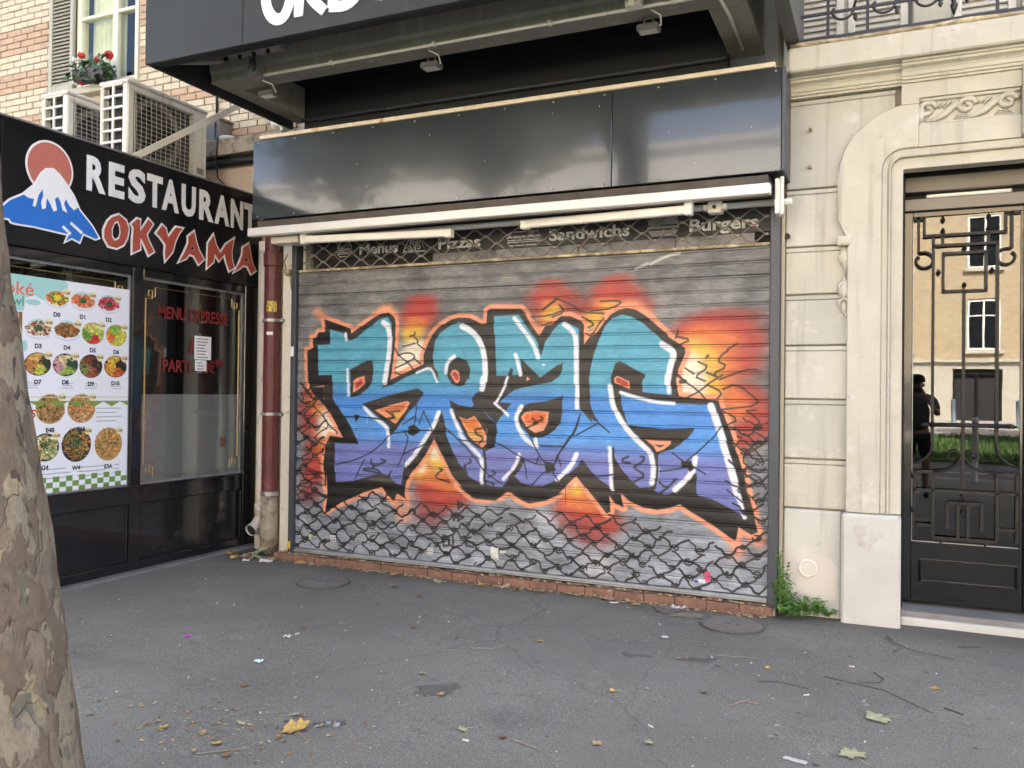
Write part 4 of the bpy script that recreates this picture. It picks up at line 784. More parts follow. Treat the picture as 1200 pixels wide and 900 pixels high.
# ------------------------------------------------------------------ the ground and the street behind the camera
def slab(name, x0, x1, y0, y1, z0, z1, m): return MB().box(x0, x1, y0, y1, z0, z1).build(name, m, kind='structure')
slab('ground', -250, 250, -250, 250, -.9, -.30, PALEPAVE)
def sidewalk():
    mb = MB(); nx, ny = 120, 80; x0, x1, y0, y1 = -12, 9, -3.0, 6.62
    P = lambda x, y: (x, y, .010 * noise_h(x * .8, y * .8) + .004 * noise_h(x * 3 + 9, y * 3))
    vs = [P(x0 + (x1 - x0) * i / nx, y0 + (y1 - y0) * j / ny) for j in range(ny + 1) for i in range(nx + 1)]
    fs = [(j * (nx + 1) + i, j * (nx + 1) + i + 1, (j + 1) * (nx + 1) + i + 1, (j + 1) * (nx + 1) + i) for j in range(ny) for i in range(nx)]
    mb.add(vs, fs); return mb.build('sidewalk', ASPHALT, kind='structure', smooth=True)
from mathutils import noise as mnoise
def noise_h(x, y): return mnoise.noise(Vector((x, y, .37)))
sidewalk()
slab('sidewalk_base', -60, -12, -3.0, 6.62, -.29, -.012, ASPHALT); slab('sidewalk_base', 9, 60, -3.0, 6.62, -.29, -.012, ASPHALT); slab('sidewalk_bed', -12, 9, -3.0, 6.62, -.29, -.05, ASPHALT)
k = MB()
for i in range(80): k.cbox(-40 + i + .004, -39 + i - .004, -3.32, -3.004, -.29, -.004, .015)
k.build('granite_kerb', PALEPAVE, kind='structure')
slab('road', -120, 120, -8.0, -3.33, -.299, -.14, ROADM)
MB().box(-60, 60, -5.72, -5.60, -.139, -.136).build('road_marking', WHITEPAINT, kind='structure')
slab('grass_verge', -120, 120, -17.2, -8.01, -.299, -.06, GRASSG)
slab('far_pavement', -120, 120, -30.4, -17.21, -.299, -.03, PALEPAVE)
def grass():
    rg = random.Random(3); mb = MB()
    for i in range(26000):
        x = rg.uniform(-9, 13); y = rg.uniform(-17.1, -8.1); h = rg.uniform(.07, .16); a = rg.uniform(0, 6.28); w = .03; dx, dy = math.cos(a) * w, math.sin(a) * w; l = rg.uniform(-.06, .06)
        mb.add([(x - dx, y - dy, -.06), (x + dx, y + dy, -.06), (x + l, y + l, -.06 + h)], [(0, 1, 2)])
    mb.build('grass', GRASS, kind='stuff')
grass()

def far_building(name, label, x0, x1, doors, cols, BR):
    t = thing(name, ((x0 + x1) / 2, -30, 0), label, 'building')
    base = mat('cream_render', (.50, .46, .385), .9, var=.06)
    cols = sorted(cols); zs = [(3.15, 5.5), (6.9, 9.2), (10.6, 12.6)]
    w = MB(); edges = []
    lv = [2.72] + [v for p in zs for v in p] + [14.2]
    for i in range(0, len(lv), 2): w.box(x0, x1, -30.6, -30, lv[i] + .002, lv[i + 1])
    for a, b in zs:
        xs = [x0] + [v for c in cols for v in (c - .66, c + .66)] + [x1]
        for i in range(0, len(xs), 2): w.box(xs[i], xs[i + 1], -30.6, -30, a + .002, b)
    w.build('brick_wall', BR, t)
    g = MB(); xs = [x0] + sorted(v for d in doors for v in (d - 1.0, d + 1.0)) + [x1]
    for i in range(0, len(xs), 2): g.box(xs[i], xs[i + 1], -30.6, -29.96, -.03, 2.3)
    g.box(x0, x1, -30.6, -29.96, 2.302, 2.60); g.build('ground_floor', base, t)
    MB().box(x0, x1, -30.6, -29.82, 2.602, 2.72).build('string_course', STONE, t)
    MB().box(x0 - .2, x1 + .2, -36, -29.7, 14.2, 14.55).build('roof', base, t); MB().box(x0, x1, -36, -30.9, -.03, 14.19).build('core', DARKIN, t)
    fm = MB().box(-.66, -.58, -.1, -.02, 0, 2.3).box(.58, .66, -.1, -.02, 0, 2.3).box(-.58, .58, -.1, -.02, 0, .08).box(-.58, .58, -.1, -.02, 2.22, 2.3).box(-.04, .04, -.1, -.02, .08, 2.22).box(-.58, -.04, -.1, -.02, 1.5, 1.56).box(.04, .58, -.1, -.02, 1.5, 1.56)
    gm = MB().box(-.58, .58, -.08, -.06, .08, 2.22); sm = MB().box(-.8, .8, -.12, .14, -.16, -.01)
    f0 = g0 = s0 = None; far_glass = mat('far_window_glass', (.012, .014, .016), .05, var=.2, spec=.8)
    for c in cols:
        for a, b in zs:
            if f0 is None:
                f0 = fm.build('window', WHITEPAINT, t); g0 = gm.build('pane', far_glass, t); s0 = sm.build('sill', base, t); g0.parent = f0; s0.parent = f0
                f, g, s = f0, g0, s0
                for o in (f0, g0, s0): o.data.transform(Matrix.Translation(origin(t)))
            else:
                f = f0.copy(); COL.objects.link(f); f.parent = t; g = g0.copy(); COL.objects.link(g); g.parent = f; s = s0.copy(); COL.objects.link(s); s.parent = f
            f.location = Vector((c, -30, a)) - origin(t)
    for d in doors:
        MB().box(d - 1, d + 1, -30.3, -30.1, -.03, 2.3).build('entrance_recess', DARKIN, t)
        MB().box(d - 1, d - .9, -30.08, -29.98, 0, 2.3).box(d + .9, d + 1, -30.08, -29.98, 0, 2.3).box(d - .9, d + .9, -30.08, -29.98, 2.05, 2.15).box(d - .05, d + .05, -30.08, -29.98, 0, 2.05).build('entrance_frame', IRON, t)
BR = bpy.data.materials.new('yellow_brick_wall'); BR.use_nodes = True; N = BR.node_tree.nodes; L = BR.node_tree.links
geo = N.new('ShaderNodeNewGeometry'); mp = N.new('ShaderNodeMapping'); mp.inputs['Rotation'].default_value = (R(90), 0, 0); L.new(geo.outputs['Position'], mp.inputs[0])
br = N.new('ShaderNodeTexBrick'); br.inputs['Scale'].default_value = 2.2; br.inputs[1].default_value = (.41, .325, .205, 1); br.inputs[2].default_value = (.49, .395, .26, 1); br.inputs[3].default_value = (.45, .36, .24, 1); br.inputs['Mortar Size'].default_value = .012; L.new(mp.outputs[0], br.inputs[0]); L.new(br.outputs[0], N['Principled BSDF'].inputs[0]); N['Principled BSDF'].inputs['Roughness'].default_value = .9
far_building('brick_building', 'sunlit yellow brick building with a cream ground floor across the street', -2.6, 44, [1.55, 10.5], [1.8 + 3.6 * k for k in range(-1, 12)], BR)
far_building('pale_building', 'sunlit pale stone building with tall windows left of the yellow brick one across the street', -40, -2.8, [-8.0, -20], [-36.2 + 3.1 * k for k in range(11)], mat('pale_stone_render', (.56, .54, .50), .9, var=.07))
b0 = None
BOLL = mat('blue_grey_bollard_paint', (.16, .20, .235), .45, var=.1)
for i in range(14):
    x = -14 + i * 2.25 + 1.05
    if b0 is None:
        b0 = MB().lathe([(.11, 0), (.11, .05), (.085, .06), (.085, .98), (.09, .985), (.09, 1.03), (.07, 1.06)], (x, -24, -.03), n=14).build('bollard', BOLL, smooth=True, base=(x, -24, -.03)); o = b0
    else: o = b0.copy(); COL.objects.link(o); o.location.x = x
    ORD = 'first second third fourth fifth sixth seventh eighth ninth tenth eleventh twelfth thirteenth fourteenth'.split(); tag(o, ORD[i] + ' grey steel bollard along the far pavement, counted from the restaurant side', 'bollard', 'bollards along the far pavement')
MB().lathe([(.06, 0), (.05, .04), (.05, 1.0), (.055, 1.01), (.055, 1.06), (.03, 1.10)], (.8, -2.6, 0), n=14).build('bollard', WHITEPAINT, smooth=True, base=(.8, -2.6, 0), label='slim white post at the near kerb behind the photographer', cat='bollard')

# ------------------------------------------------------------------ trees
def crown_mesh(name, seed, r, h, n, leaf):
    rg = random.Random(seed); mb = MB(); cl = []
    for i in range(46):
        while True:
            p = Vector((rg.uniform(-1, 1), rg.uniform(-1, 1), rg.uniform(-1, 1)))
            if .25 < p.length < 1: break
        cl.append((Vector((p.x * r, p.y * r, p.z * h)), rg.uniform(.25, .5) * r * .75))
    for i in range(n):
        c, cr = rg.choice(cl); d = Vector((rg.gauss(0, 1), rg.gauss(0, 1), rg.gauss(0, .8))); d = d.normalized() * cr * rg.random() ** .4; p = c + d
        a = Vector((rg.gauss(0, 1), rg.gauss(0, 1), rg.gauss(0, .6))).normalized(); b = a.orthogonal().normalized(); s = leaf * rg.uniform(.6, 1.2)
        mb.add([p - a * s, p + b * s * .6, p + a * s, p - b * s * .6], [(0, 1, 2, 3)])
    return mb
def limbs(base, r0, h, spread, seed, rt=None):
    rg = random.Random(seed); mb = MB(); top = Vector(base) + Vector((0, 0, h))
    for k in range(6):
        a = k * 1.05 + rg.uniform(-.3, .3); e = top + Vector((math.cos(a) * spread * rg.uniform(.6, 1), math.sin(a) * spread * rg.uniform(.6, 1), spread * rg.uniform(.9, 1.5))); m = top.lerp(e, .5) + Vector((0, 0, -.1 * spread))
        mb.tube([top - Vector((0, 0, .35)), m, e], [r0 * .6, r0 * .38, r0 * .12], 7)
        for j in range(3): q = e.lerp(m, rg.random()); mb.tube([q, q + Vector((rg.uniform(-1, 1), rg.uniform(-1, 1), rg.uniform(.3, 1.2))) * spread * .5], [r0 * .16, r0 * .05], 5)
    return mb
def street_trees():
    spots = [(-15, -9.6), (-10.2, -9.4), (7.0, -9.7), (13.6, -9.4), (14.5, -9.6), (22, -9.4)]
    t0 = None
    lab = lambda i: ['first', 'second', 'third', 'fourth', 'fifth', 'sixth'][i] + ' plane tree on the verge across the street, counted from the restaurant side'
    for i, (x, y) in enumerate(spots):
        if t0 is None:
            t0 = thing('plane_tree', (x, y, -.06), lab(i), 'tree', 'plane trees on the grass verge')
            MB().tube([(x, y, -.2), (x + .03, y, 1.5), (x - .02, y + .04, 4), (x, y, 7.6)], [.27, .21, .2, .16], 12).build('trunk', BARK, t0, smooth=True); limbs((x, y, 0), .2, 7.4, 1.9, 3).build('limbs', BARK, t0, smooth=True)
            c = crown_mesh('crown', 8, 3.2, 2.9, 6500, .19); c.v = [(a + x, b + y, z + 10.7) for a, b, z in c.v]; c.build('crown', PLANE_LEAF, t0)
        else:
            o = t0.copy(); o['label'] = lab(i); COL.objects.link(o); o.location = (x, y, -.06); o.rotation_euler = (0, 0, i * 1.3)
            for ch in t0.children: c = ch.copy(); COL.objects.link(c); c.parent = o
street_trees()
def near_tree():
    # right-hand edge of the leaning trunk, from the ground up
    edge = [(-2.470, 2.080, -.02), (-2.528, 2.062, .25), (-2.56, 2.046, .489), (-2.577, 2.036, .672), (-2.60, 2.024, .802), (-2.631, 2.008, 1.023), (-2.673, 1.986, 1.297), (-2.71, 1.967, 1.519), (-2.735, 1.954, 1.702), (-2.767, 1.937, 1.885), (-2.807, 1.915, 2.283), (-2.84, 1.90, 2.9), (-2.86, 1.89, 4.0), (-2.86, 1.89, 5.0)]
    rad = [.30, .265, .25, .245, .24, .232, .225, .22, .216, .212, .205, .20, .19, .18]
    t = thing('plane_tree', (-2.75, 1.97, 0), 'mottled plane tree trunk leaning up along the left of the sidewalk', 'tree')
    mb = MB(); n = 84; rows = 240; side = Vector((.595, .803, 0)); rg = random.Random(5)
    E = [Vector(e) for e in edge]
    def at(z):
        for i in range(len(E) - 1):
            if z <= E[i + 1].z: k = (z - E[i].z) / (E[i + 1].z - E[i].z); return E[i].lerp(E[i + 1], k), rad[i] + (rad[i + 1] - rad[i]) * k
        return E[-1], rad[-1]
    for j in range(rows + 1):
        z = -.02 + 5.0 * (j / rows) ** 1.15; e, r = at(z); c = e - side * r
        for i in range(n):
            a = 2 * math.pi * i / n; nr = (mnoise.noise(Vector((math.cos(a) * 1.3, math.sin(a) * 1.3, z * 1.1))) - mnoise.noise(Vector((.595 * 1.3, .803 * 1.3, z * 1.1)))) * .07 + mnoise.noise(Vector((math.cos(a) * 4, math.sin(a) * 4, z * 5))) * .022 + mnoise.fractal(Vector((math.cos(a) * 3.2, math.sin(a) * 3.2, z * 7)), .8, 2.2, 4) * .016
            fl = 1 + .2 * math.exp(-max(0, z) * 12) * (.7 + .5 * math.sin(a * 4 + 1)); q = r * (1 + nr) * (fl if z < .6 else 1); mb.v.append((c.x + math.cos(a) * q, c.y + math.sin(a) * q, z))
    for j in range(rows):
        for i in range(n): mb.f.append((j * n + i, j * n + (i + 1) % n, (j + 1) * n + (i + 1) % n, (j + 1) * n + i))
    mb.build('trunk', BARK, t, smooth=True)
    kn = MB()   # torn flakes of bark standing off the right flank
    for z, w, h in ((.98, .03, .16), (1.15, .022, .09), (.62, .02, .1), (1.42, .018, .08)):
        e, r = at(z); p = e - side * .012; kn.tube([p + Vector((0, -.05, -h / 2)), p + side * w * .6 + Vector((0, -.05, 0)), p + Vector((0, -.05, h / 2)) + side * w * .3], [.006, .016, .003], 6)
    kn.build('bark_flake', BARK, t, smooth=True)
    limbs((-3.05, 1.8, 0), .2, 4.9, 2.0, 9).build('limbs', BARK, t, smooth=True)
    c = crown_mesh('crown', 21, 3.0, 2.2, 7500, .15); c.v = [(a - 3.1, b + 1.2, z + 8.6) for a, b, z in c.v]; c.build('crown', PLANE_LEAF, t)
    MB().lathe([(.40, -.02), (.40, .012), (.38, .016)], (-2.75, 1.95, 0), n=28).build('tree_pit', GRASSG, kind='structure')
near_tree()
# ------------------------------------------------------------------ the limestone house on the right with its iron door
AX = .855                                            # axis of the doorway
def mir(pts): return [(2 * AX - x, z) for x, z in pts]
def stone_house():
    t = thing('stone_house', (.855, 6.6, 0), 'cream limestone house with carved doorway, balcony and tall mass over the shop', 'building')
    # unseen mass of the house, built tall and long to shade the street
    MB().box(-5.2, 30, 6.62, 14, 3.99, 21.0).box(-5.2, -.70, 6.62, 14, 3.0, 3.988).build('upper_wall', STONE, t)
    MB().box(-5.4, 30.2, 6.3, 14.2, 21.002, 21.5).build('roof', STONE, t)
    MB().box(2.6, 30, 6.3, 14, -.02, 3.78).build('side_wall', STONE, t)
    MB().box(-.68, .098, 6.335, 7.0, -.02, 3.78).box(2 * AX - .098, 2.6, 6.335, 7.0, -.02, 3.78).box(.098, 2 * AX - .098, 6.335, 7.0, 3.165, 3.78).build('backing_wall', MORTAR, t)
    # ashlar blocks, each with its recessed joint
    rg = random.Random(2); zs = [.752, 1.104, 1.528, 1.911, 2.275, 2.617, 3.03, 3.672]
    for mirror in (0, 1):
        for a, b in zip(zs, zs[1:]):
            xa, xb = -.662, (-.20 if b < 3.05 else .05)
            x0, x1 = (2 * AX - xb, 2 * AX - xa) if mirror else (xa, xb); d = rg.uniform(-.003, .003)
            MB().cbox(x0, x1, 6.30 + d, 6.45, a + .006, b - .040, .006).cbox(x0, x1, 6.303 + d, 6.451, b - .036, b - .006, .005).build('stone_block', rg.choice(STONES), t)
            # the thin listel under every joint
        if mirror:
            for a, b in zip(zs, zs[1:]): MB().cbox(2.386, 2.60, 6.30, 6.45, a + .007, b - .007, .007).build('stone_block', rg.choice(STONES), t)
        x0, x1 = (2 * AX + .272, 2 * AX + .662) if mirror else (-.662, -.272)
        MB().cbox(x0, x1, 6.285, 6.45, -.03, .744, .012).build('plinth_stone', STONE_LOW, t)
        x0, x1 = (2 * AX - .102, 2 * AX + .272) if mirror else (-.272, .102)
        MB().cbox(x0, x1, 6.195, 6.50, -.03, .748, .018).build('plinth_stone', STONE_LOW, t)
    rp = [(-.655, .10), (-.655, .34), (-.61, .43), (-.55, .455), (-.49, .44), (-.42, .43), (-.34, .40), (-.30, .36), (-.30, .13), (-.45, .06)]
    MB().prism(rp, 'y', 6.2815, 6.286).build('plaster_patch', REPAIR, t)
    # doorway surround
    outer = [(-.247, .752), (-.247, 2.645), (-.315, 2.785), (-.317, 3.04)] + [(-.305, 3.165), (-.27, 3.27), (-.215, 3.36), (-.14, 3.43), (-.05, 3.49), (.03, 3.522), (.088, 3.535), (.088, 3.676)]
    iA = [(-.033, .752), (-.033, 3.09)] + arc(.107, 3.10, .14, 180, 90, 6)
    A = outer[:11] + [(.196, 3.535), (.196, 3.24)] + iA[::-1]
    for mm in (0, 1):
        f = mir if mm else (lambda p: p)
        MB().prism(f(A), 'y', 6.240, 6.40).build('door_surround', STONE, t, bevel=.006)
        MB().prism(f([(.088, 3.5355), (.196, 3.5355), (.196, 3.676), (.088, 3.676)]), 'y', 6.240, 6.40).build('door_surround', STONE, t)
        MB().prism(f([(.196, 3.24), (.79, 3.24), (.79, 3.383), (.196, 3.383)]), 'y', 6.2402, 6.40).prism(f([(.196, 3.57), (.79, 3.57), (.79, 3.676), (.196, 3.676)]), 'y', 6.2402, 6.40).prism(f([(.197, 3.3835), (.789, 3.3835), (.789, 3.5695), (.197, 3.5695)]), 'y', 6.283, 6.40).build('frieze_panel', STONE, t)
        for k, (off, y0, w) in enumerate(((.0, 6.262, .042), (.042, 6.246, .016), (.058, 6.285, .076))):
            p0 = [(-.033 + off, .752), (-.033 + off, 3.10)] + arc(.107, 3.10, .14 - off, 180, 90, 6)[1:] + [(AX, 3.24 - off)]
            q0 = [(AX, 3.24 - off - w), (.107, 3.24 - off - w)] + (arc(.107, 3.10, max(.004, .14 - off - w), 90, 180, 6)[1:-1] if .14 - off - w > .01 else []) + [(-.033 + off + w, 3.10), (-.033 + off + w, .752)]
            MB().prism(f(p0 + q0), 'y', y0, 6.40 + k * .002).build('door_moulding', STONE, t, bevel=.005 if k < 2 else .012)
        # carved running scroll in the sunken panel
        sc = MB()
        MB().cbox(min(f([(.20, 0)])[0][0], f([(.786, 0)])[0][0]), max(f([(.20, 0)])[0][0], f([(.786, 0)])[0][0]), 6.255, 6.284, 3.548, 3.568, .004).cbox(min(f([(.20, 0)])[0][0], f([(.786, 0)])[0][0]), max(f([(.20, 0)])[0][0], f([(.786, 0)])[0][0]), 6.255, 6.284, 3.386, 3.402, .004).build('frieze_fillet', STONE, t)
        for cx in (.245, .478, .715):
            path = []
            for i in range(22):
                th = R(-60 - i * 22); rr = .012 + .0019 * i; path.append((cx + rr * math.cos(th + 3.0) * 1.15, 6.272, 3.49 + rr * math.sin(th + 3.0)))
            sc.tube([(x if not mm else 2 * AX - x, y, z) for x, y, z in path], [.012 + .0004 * i for i in range(22)], 7, sy=1.3)
            S_ = [(cx - .045, 3.515), (cx - .085, 3.488), (cx - .13, 3.445), (cx - .19, 3.418), (cx - .235, 3.413)]
            S_ = [(max(.205, x), z) for x, z in S_]
            sc.tube([((x if not mm else 2 * AX - x), 6.27, z) for x, z in S_], [.022, .024, .022, .016, .008], 7, sy=1.2)
            for k in range(3): sc.tube([(((cx - .075 + k * .008) if not mm else 2 * AX - (cx - .075 + k * .008)), 6.276, 3.412 + k * .013), (((cx + .03 - k * .012) if not mm else 2 * AX - (cx + .03 - k * .012)), 6.276, 3.412 + k * .013)], .005, 5)
            sc.lathe([(.012, 0), (.008, -.012), (.002, -.016)], ((cx - .13) if not mm else 2 * AX - (cx - .13), 6.283, 3.50), 'y', 8)
            for k in range(3): sc.tube([(((cx - .16 + k * .035) if not mm else 2 * AX - (cx - .16 + k * .035)), 6.278, 3.50 + .01 * k), (((cx - .12 + k * .03) if not mm else 2 * AX - (cx - .12 + k * .03)), 6.27, 3.535)], [.012, .006], 6)
        sc.build('carved_scroll', STONE, t, smooth=True)
        # hanging husk ornament at the shoulder of the surround
        hb = MB(); hx = -.268 if not mm else 2 * AX + .268
        hb.cbox(hx - .05, hx + .045, 6.215, 6.30, 2.60, 2.665, .012)
        for z, r, l in ((2.52, .042, .10), (2.50, .028, .12), (2.30, .045, .11), (2.33, .03, .09), (2.175, .03, .06), (2.125, .014, .03)):
            hb.lathe([(.004, -l * .8), (r * .8, -l * .35), (r, 0), (r * .75, l * .4), (.008, l * .8)], (hx + (.012 if r < .03 else 0), 6.285, z), 'z', 10)
        for s_ in (-1, 1):
            for z in (2.55, 2.36, 2.24): hb.tube([(hx, 6.27, z), (hx + s_ * .035, 6.255, z - .03), (hx + s_ * .022, 6.26, z - .075)], [.010, .013, .004], 6)
        hb.build('husk_ornament', STONE, t, smooth=True)
    MB().cbox(.792, 2 * AX - .792, 6.19, 6.40, 3.24, 3.70, .012).cbox(.80, 2 * AX - .80, 6.15, 6.19, 3.30, 3.66, .01).build('keystone', STONE, t)
    # cornice in courses, breaking forward over the doorway
    for xa, xb, f in ((-.64, .0985, 0), (.10, 2 * AX - .10, .05), (2 * AX - .0985, 2.64, 0)):
        e = .0 if f == 0 else .012
        MB().prism([(6.5, 3.676), (6.268 - f, 3.676), (6.268 - f, 3.690), (6.252 - f, 3.693), (6.252 - f, 3.710), (6.240 - f, 3.713), (6.240 - f, 3.738), (6.228 - f, 3.754), (6.208 - f, 3.764), (6.196 - f, 3.768), (6.196 - f, 3.784), (6.180 - f, 3.788), (6.180 - f, 3.80), (6.5, 3.80)], 'x', xa - e, xb + e).build('cornice', STONE, t)
    MB().cbox(-.635, 6.0, 6.08, 6.62, 3.802, 3.975, .012).build('balcony_slab', STONE, t)
    MB().tube([(-.62 + i * .1, 6.092, 3.985 + .008 * mnoise.noise(Vector((i * .33, 0, 0)))) for i in range(34)], [.016 + .006 * mnoise.noise(Vector((i * .5, 4, 0))) for i in range(34)], 7).build('lead_edge', RUSTY, t, smooth=True)
    # balcony railing
    rl = MB().box(-.60, 2.4, 6.148, 6.168, 4.022, 4.045).box(-.60, 2.4, 6.149, 6.167, 4.20, 4.217).build('balcony_rail', IRONBLUE, t)
    MB().box(-.60, 2.4, 6.14, 6.176, 4.98, 5.02).build('balcony_rail', IRONBLUE, t)
    for i, x in enumerate([-.57, -.381, -.128, .134, .394, .642, .90, 1.15, 1.4, 1.65, 1.9, 2.15]):
        if i == 4:
            MB().lathe([(.004, -.10), (.02, -.05), (.024, -.03), (.012, -.01), (.02, .0), (.012, .02), (.012, .75)], (x, 6.158, 4.16), n=8).build('spear_ornament', IRONBLUE, t, smooth=True); continue
        MB().box(x - .010, x + .010, 6.15, 6.166, 4.046, 4.979).build('baluster', IRONBLUE, t)
    for x, s in ((-.255, 1), (.005, 1), (.265, 1), (.52, -1), (.77, -1)):
        m_ = MB(); m_.tube([(x + s * (.07 * math.cos(R(a)) - .03), 6.158, 4.20 + .07 * math.sin(R(a)) + .02) for a in range(0, -200, -20)] + [(x - s * .10, 6.158, 4.215), (x - s * .085, 6.158, 4.235)], .010, 6)
        m_.tube([(x + s * .04, 6.158, 4.22), (x + s * .06, 6.158, 4.30), (x + s * .03, 6.158, 4.42), (x + s * .07, 6.158, 4.5)], .010, 6); m_.lathe([(.003, -.045), (.016, -.02), (.009, -.008), (.02, 0), (.009, .012)], (x + s * .05, 6.158, 4.17), n=7); m_.build('scrollwork', IRONBLUE, t, smooth=True)
    # louvred shutters and wall behind the railing
    for x0, x1, nm in ((-.72, -.30, 0), (-.27, .13, 0), (.42, .80, 0)):
        s = MB().cbox(x0, x0 + .05, 6.58, 6.618, 3.99, 6.2, .004).cbox(x1 - .05, x1, 6.58, 6.618, 3.99, 6.2, .004).cbox(x0 + .05, x1 - .05, 6.582, 6.617, 3.99, 4.05, .004).cbox(x0 + .05, x1 - .05, 6.582, 6.617, 5.0, 5.06, .004).build('window_shutter', SHUTTERW, t)
        zz = 4.055
        while zz < 4.99: MB().add([(x0 + .05, 6.586, zz), (x1 - .05, 6.586, zz), (x1 - .05, 6.612, zz + .034), (x0 + .05, 6.612, zz + .034), (x0 + .05, 6.594, zz - .006), (x1 - .05, 6.594, zz - .006), (x1 - .05, 6.617, zz + .028), (x0 + .05, 6.617, zz + .028)], [(0, 1, 2, 3), (7, 6, 5, 4), (0, 4, 5, 1), (3, 2, 6, 7), (0, 3, 7, 4), (1, 5, 6, 2)]).build('slat', SHUTTERW, s); zz += .045
    MB().cbox(.16, .40, 6.55, 6.619, 3.99, 6.3, .008).cbox(.83, 1.2, 6.55, 6.619, 3.99, 6.3, .008).build('wall_pier', STONE, t)
    # steel and small fixings on the stone
    for z, r in ((3.45, .012), (3.185, .012), (2.70, .014)): MB().tube([(-.50 if z > 3 else -.652, 6.30, z), (-.50 if z > 3 else -.652, 6.255, z - .006)], r if z > 3 else .022, 8).build('bolt', RUSTY if z > 3 else IRON, t)
    v = MB(); v.v = []; v.lathe([(.064, 0), (.064, -.012), (.056, -.018), (.050, -.012), (.050, -.004)], (-.493, 6.282, .333), 'y', 24).build('vent_ring', CREAM, t, smooth=False)
    g = MB()
    for i in range(-4, 5): hw = math.sqrt(.049 ** 2 - (i * .011) ** 2); g.box(-.493 - hw, -.493 + hw, 6.268, 6.272, .333 + i * .011 - .003, .333 + i * .011 + .003); g.box(-.493 + i * .011 - .0025, -.493 + i * .011 + .0025, 6.2725, 6.275, .333 - hw, .333 + hw)
    g.build('vent_mesh', CREAM, t)
    # entrance step and the hall behind the glass
    MB().cbox(.105, 2 * AX - .105, 6.315, 6.36, -.05, .052, .006).build('white_doorstep', STONE_LOW, t)
    MB().cbox(.106, 2 * AX - .106, 6.361, 7.0, -.05, .088, .004).build('grey_threshold', mat('worn_grey_threshold', (.20, .19, .175), .8, var=.2, scale=4, bump=.2), t)
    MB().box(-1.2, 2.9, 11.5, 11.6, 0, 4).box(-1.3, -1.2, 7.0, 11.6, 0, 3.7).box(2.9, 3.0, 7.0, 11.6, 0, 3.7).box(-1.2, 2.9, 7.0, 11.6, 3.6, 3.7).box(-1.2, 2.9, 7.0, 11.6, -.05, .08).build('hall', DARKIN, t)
    # door frame
    MB().cbox(.101, .116, 6.45, 6.66, .089, 3.158, .003).cbox(2 * AX - .116, 2 * AX - .101, 6.45, 6.66, .089, 3.158, .003).build('door_frame', IRON, t)
    MB().cbox(.1165, 2 * AX - .1165, 6.52, 6.66, 2.995, 3.10, .004).build('door_frame', mat('bronze_lintel', (.13, .118, .098), .45, metal=.3, var=.12), t)
    MB().box(.1165, 2 * AX - .1165, 6.56, 6.66, 3.1005, 3.158).build('door_frame', IRON, t)
    MB().cbox(.1168, 2 * AX - .1168, 6.545, 6.66, 2.868, 2.952, .004).build('door_frame', mat('bronze_transom', (.15, .135, .115), .4, metal=.35, var=.12), t)
    MB().box(.117, 2 * AX - .117, 6.63, 6.66, 2.9525, 2.9945).build('door_frame', IRON, t)
    tl = MB().cbox(.255, .78, 6.575, 6.61, 2.960, 2.985, .006).build('tube_light', WHITEPAINT, t); MB().box(.25, .255, 6.57, 6.615, 2.953, 2.99).box(.78, .785, 6.57, 6.615, 2.953, 2.99).build('end_cap', IRON, tl)
    # the two iron leaves
    for mm in (0, 1):
        X = (lambda x: 2 * AX - x) if mm else (lambda x: x)
        def bx(mb, xa, xb, y0, y1, z0, z1): a, b = X(xa), X(xb); mb.box(min(a, b), max(a, b), y0, y1, z0, z1); return mb
        d = bx(bx(bx(bx(MB(), .118, .172, 6.585, 6.635, .112, 2.866), .172, .852, 6.5852, 6.634, .112, .53), .172, .852, 6.585, 6.634, 2.83, 2.866), .832, .852, 6.586, 6.634, .53, 2.83).build('iron_door', BLACK, t, bevel=.003)
        fr = MB(); pts = [(X(.231), .259), (X(.815), .259), (X(.815), .407), (X(.231), .407)]
        for a, b in zip(pts, pts[1:] + pts[:1]): fr.beam((a[0], 6.581, a[1]), (b[0], 6.581, b[1]), .012, .014)
        bx(fr, .20, .84, 6.572, 6.585, .50, .528); fr.build('panel_moulding', BLACK, d)
        gl = MB().add([(X(.172), 6.61, .53), (X(.832), 6.61, .53), (X(.832), 6.61, 2.83), (X(.172), 6.61, 2.83), (X(.172), 6.616, .53), (X(.832), 6.616, .53), (X(.832), 6.616, 2.83), (X(.172), 6.616, 2.83)], [(0, 1, 2, 3), (7, 6, 5, 4)])
        c = Vector((X(.5), 6.613, 1.6)); Mr = Matrix.Translation(c) @ Matrix.Rotation(R(-1.75), 4, 'Z') @ Matrix.Rotation(R(.45), 4, 'X') @ Matrix.Translation(-c)
        gl.v = [tuple(Mr @ Vector(v)) for v in gl.v]; gl.build('door_glass', GLASS_DOOR, d)
        bx(bx(MB(), .174, .178, 6.596, 6.603, .532, 2.82), .178, .83, 6.596, 6.603, .532, .537).build('glazing_bead', ALU, d)
        Y0, Y1 = 6.562, 6.580
        def bar(xa, za, xb, zb, w=.019, nm='grille_bar', y=0): return MB().beam((X(xa), 6.571 + y, za), (X(xb), 6.571 + y, zb), w, .018, up=(0, 1, 0)).build(nm, IRON, d)
